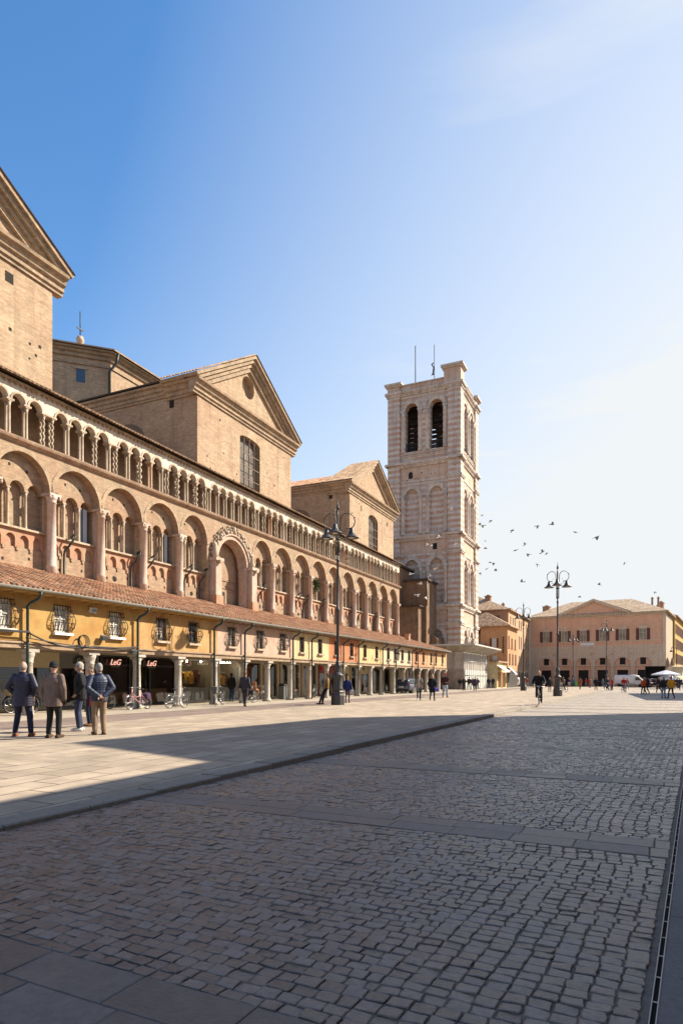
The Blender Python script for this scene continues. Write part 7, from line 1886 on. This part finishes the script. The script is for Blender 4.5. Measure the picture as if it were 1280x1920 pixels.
b = MB(); b.T = lambda a, b_, h: (h, a, b_); b.lathe(0, 2.2, [(1.7, -1.6), (1.7, 1.6)], n=14, a0=0, a1=PI * .62); b.lathe(0, 2.2, [(0, -1.6), (1.7, -1.6)], n=14, a0=0, a1=PI * .62); b.T = None; b.build('canvas', plain('cream_canvas', (.6, .52, .38), rough=.85), t)
b = MB(); b.tube([(-1.5, .0, 0), (-1.5, 0, 2.3)], .04, 5); b.tube([(1.5, 0, 0), (1.5, 0, 2.3)], .04, 5); b.build('posts', M_iron, t)
# arched wall lamp standard at the right edge
x = (1268 - 640) * 120 / F; t = thing('bracket_lamp', 'slim street lamp with a hooked arm before the yellow building', 'street lamp', (x, 120, ROAD), PI)
b = MB(); b.tube([(0, 0, 0), (0, 0, 7.2)] + [(.5 - .5 * math.cos(R(a)), 0, 7.2 + .5 * math.sin(R(a))) for a in range(20, 181, 20)], .05, 6); b.build('pole', M_lamp, t)
b = MB(); b.lathe(1.0, 0, [(.08, 7.1), (.14, 7.0), (.3, 6.75), (.3, 6.7)], n=10); b.build('lamp_shade', M_lamp, t)
# litter bin, green bin, chairs of a far cafe
t = thing('litter_bin', 'grey stone litter bin among the parked bicycles', 'litter bin', gp(530, 1311.5), TH)
b = MB(); b.bbox(-.24, .24, -.24, .24, 0, .95, .04); b.build('body', plain('bin_grey', (.13, .14, .135), rough=.7, bump=.2), t)
b = MB(); b.lathe(0, 0, [(.3, .95), (.31, 1.0), (.24, 1.06), (.1, 1.09)], n=12); b.build('lid', M_blackp, t)
t = thing('green_bin', 'bright lime green bin far across the square', 'bin', gp(1076.5, 1287.5), 0)
b = MB(); b.bbox(-.42, .42, -.3, .3, .06, .95, .06); b.build('body', plain('lime_plastic', (.12, .6, .03), rough=.4), t)
b = MB(); b.bbox(-.45, .45, -.33, .33, .95, 1.05, .03); b.build('lid', plain('lime_lid', (.1, .5, .03), rough=.4), t)
# hung lantern on the pale house, plant in a niche
lo = W(56.2, 20.2, 3.15); t = thing('hanging_lantern', 'iron lantern hung on a bracket from the pale cream house', 'lantern', lo, TH)
b = MB(); b.lathe(0, 0, [(.12, 0), (.2, .55), (.24, .58)], n=6, smooth=False); b.build('glass_body', plain('lantern_glass', (.45, .42, .32), rough=.2), t)
b = MB(); b.lathe(0, 0, [(.26, .58), (.12, .75), (.05, .8), (.03, .95)], n=6, smooth=False); b.tube([(0, 0, .9), (0, .3, 1.1), (0, .72, 1.0)], .02, 5); b.build('cap', M_iron, t)
def leafball(mb, c, r, n, sz, rg):
    for _ in range(n):
        d = Vector((rg.gauss(0, 1), rg.gauss(0, 1), rg.gauss(0, 1))).normalized() * (rg.random() ** .5); p = Vector((c[0] + d.x * r[0], c[1] + d.y * r[1], c[2] + d.z * r[2]))
        a = Vector((rg.gauss(0, 1), rg.gauss(0, 1), rg.gauss(0, 1))).normalized() * sz; e = a.cross(Vector((rg.gauss(0, 1), rg.gauss(0, 1), rg.gauss(0, 1)))).normalized() * sz * .5
        mb.add([tuple(p - a), tuple(p + e), tuple(p + a), tuple(p - e)], [(0, 1, 2, 3)])
pu = min((b_ + d * .98 for b_ in bays for d in (-1, 0, 1)), key=lambda q: abs(q - 52.8))
b = MB(); rg = random.Random(5); leafball(b, (0, -.15, -.2), (.3, .3, .75), 260, .11, rg); o = b.build('wall_plant', make('ivy_leaf', (.045, .08, .02), var=.4, rough=.7, island=.4, bump=0), loc=W(pu, 26.9, 10.2), rotz=TH); tag(o, 'bushy green plant growing out of the cathedral wall in a niche', 'plant')
# ------------------------------------------------------------------ birds
def birdmesh(flap, span=.36):
    b = MB(); b.ball((0, 0, 0), (.17, .055, .05), 8, 6); b.ball((.17, 0, .015), (.045, .035, .035), 6, 5)
    b.add([(-.14, -.03, 0), (-.32, -.09, 0), (-.34, 0, .0), (-.32, .09, 0), (-.14, .03, 0), (-.14, 0, .03)], [(0, 1, 2, 5), (5, 2, 3, 4)]); b.add([(.21, -.01, .01), (.25, 0, .005), (.21, .01, .01)], [(0, 1, 2)])
    for s_ in (-1, 1):
        z1, z2 = .13 * flap, .24 * flap - .03
        P_ = [(.09, .03 * s_, .02), (.13, span * .25 * s_, z1), (.02, span * .5 * s_, z2), (-.06, span * .42 * s_, z2 - .01), (-.08, span * .22 * s_, z1 - .01), (-.1, .03 * s_, .01)]
        Q = [(x, y, z - .012) for x, y, z in P_]
        b.add(P_ + Q, [(0, 1, 4, 5), (1, 2, 3, 4), (6, 7, 10, 11), (7, 8, 9, 10), (0, 1, 7, 6), (1, 2, 8, 7), (3, 4, 10, 9), (4, 5, 11, 10)])
    return b
M_bird = plain('pigeon_feather', (.2, .205, .22), rough=.7); M_gull = plain('pale_feather', (.7, .69, .67), rough=.7)
bm = [birdmesh(f).build('pigeon', M_bird) for f in (1.0, .2, -.7)]; gm = [birdmesh(f).build('white_pigeon', M_gull) for f in (.9, -.5)]
for i, o in enumerate(bm): o.location = (0, 0, -50)
skyb = [(903, 967, 95), (919.5, 977, 80), (905, 985, 85), (899, 984, 90), (960, 995, 70), (1007, 986, 75), (1035, 983.5, 72), (1078, 998, 62), (1118, 1007, 60), (984, 1021, 85), (966, 1032, 75), (990, 1039, 78), (1017, 1035, 72), (1024, 1038.5, 78), (1007, 1058.5, 70), (910, 1015, 90), (910, 1028, 88), (925, 1056, 90), (929, 1070, 82), (912, 1067, 95), (901, 1075, 88), (978, 1091, 80), (918, 1055, 95), (1171, 1055, 85), (1123, 1096.5, 90), (1086, 1119, 95), (1227, 1110, 100), (895, 1058, 95)]
rg = random.Random(21)
for i, (px, py, Z) in enumerate(skyb):
    k = i % 3
    if i < 3: o = bm[i]
    else: o = bm[k].copy(); COL.objects.link(o)
    Z *= .82
    o.location = ((px - 640) * Z / F, Z, CAM_H - (py - HY) * Z / F); o.rotation_euler = (rg.uniform(-.7, .7), rg.uniform(-.4, .4), rg.uniform(0, 6.28))
    tag(o, 'dark pigeon flying in the pale sky right of the bell tower', 'bird', 'pigeons flying over the square')
wb = [(788, 1095, 62), (783, 1115, 64), (846, 955, 72), (803, 1006, 74), (823, 1007, 74), (853, 1020, 72), (808, 1023, 75), (800, 1020, 76), (806, 1080, 70), (815, 1066, 72), (770, 1077, 66), (798, 1120, 68)]
for i, (px, py, Z) in enumerate(wb):
    if i < 2: o = gm[i]
    else: o = gm[i % 2].copy(); COL.objects.link(o)
    o.location = ((px - 640) * Z / F, Z, CAM_H - (py - HY) * Z / F); o.rotation_euler = (rg.uniform(-.8, .8), rg.uniform(-.4, .4), rg.uniform(0, 6.28))
    tag(o, 'white pigeon flying in front of the bell tower', 'bird', 'white pigeons by the tower')
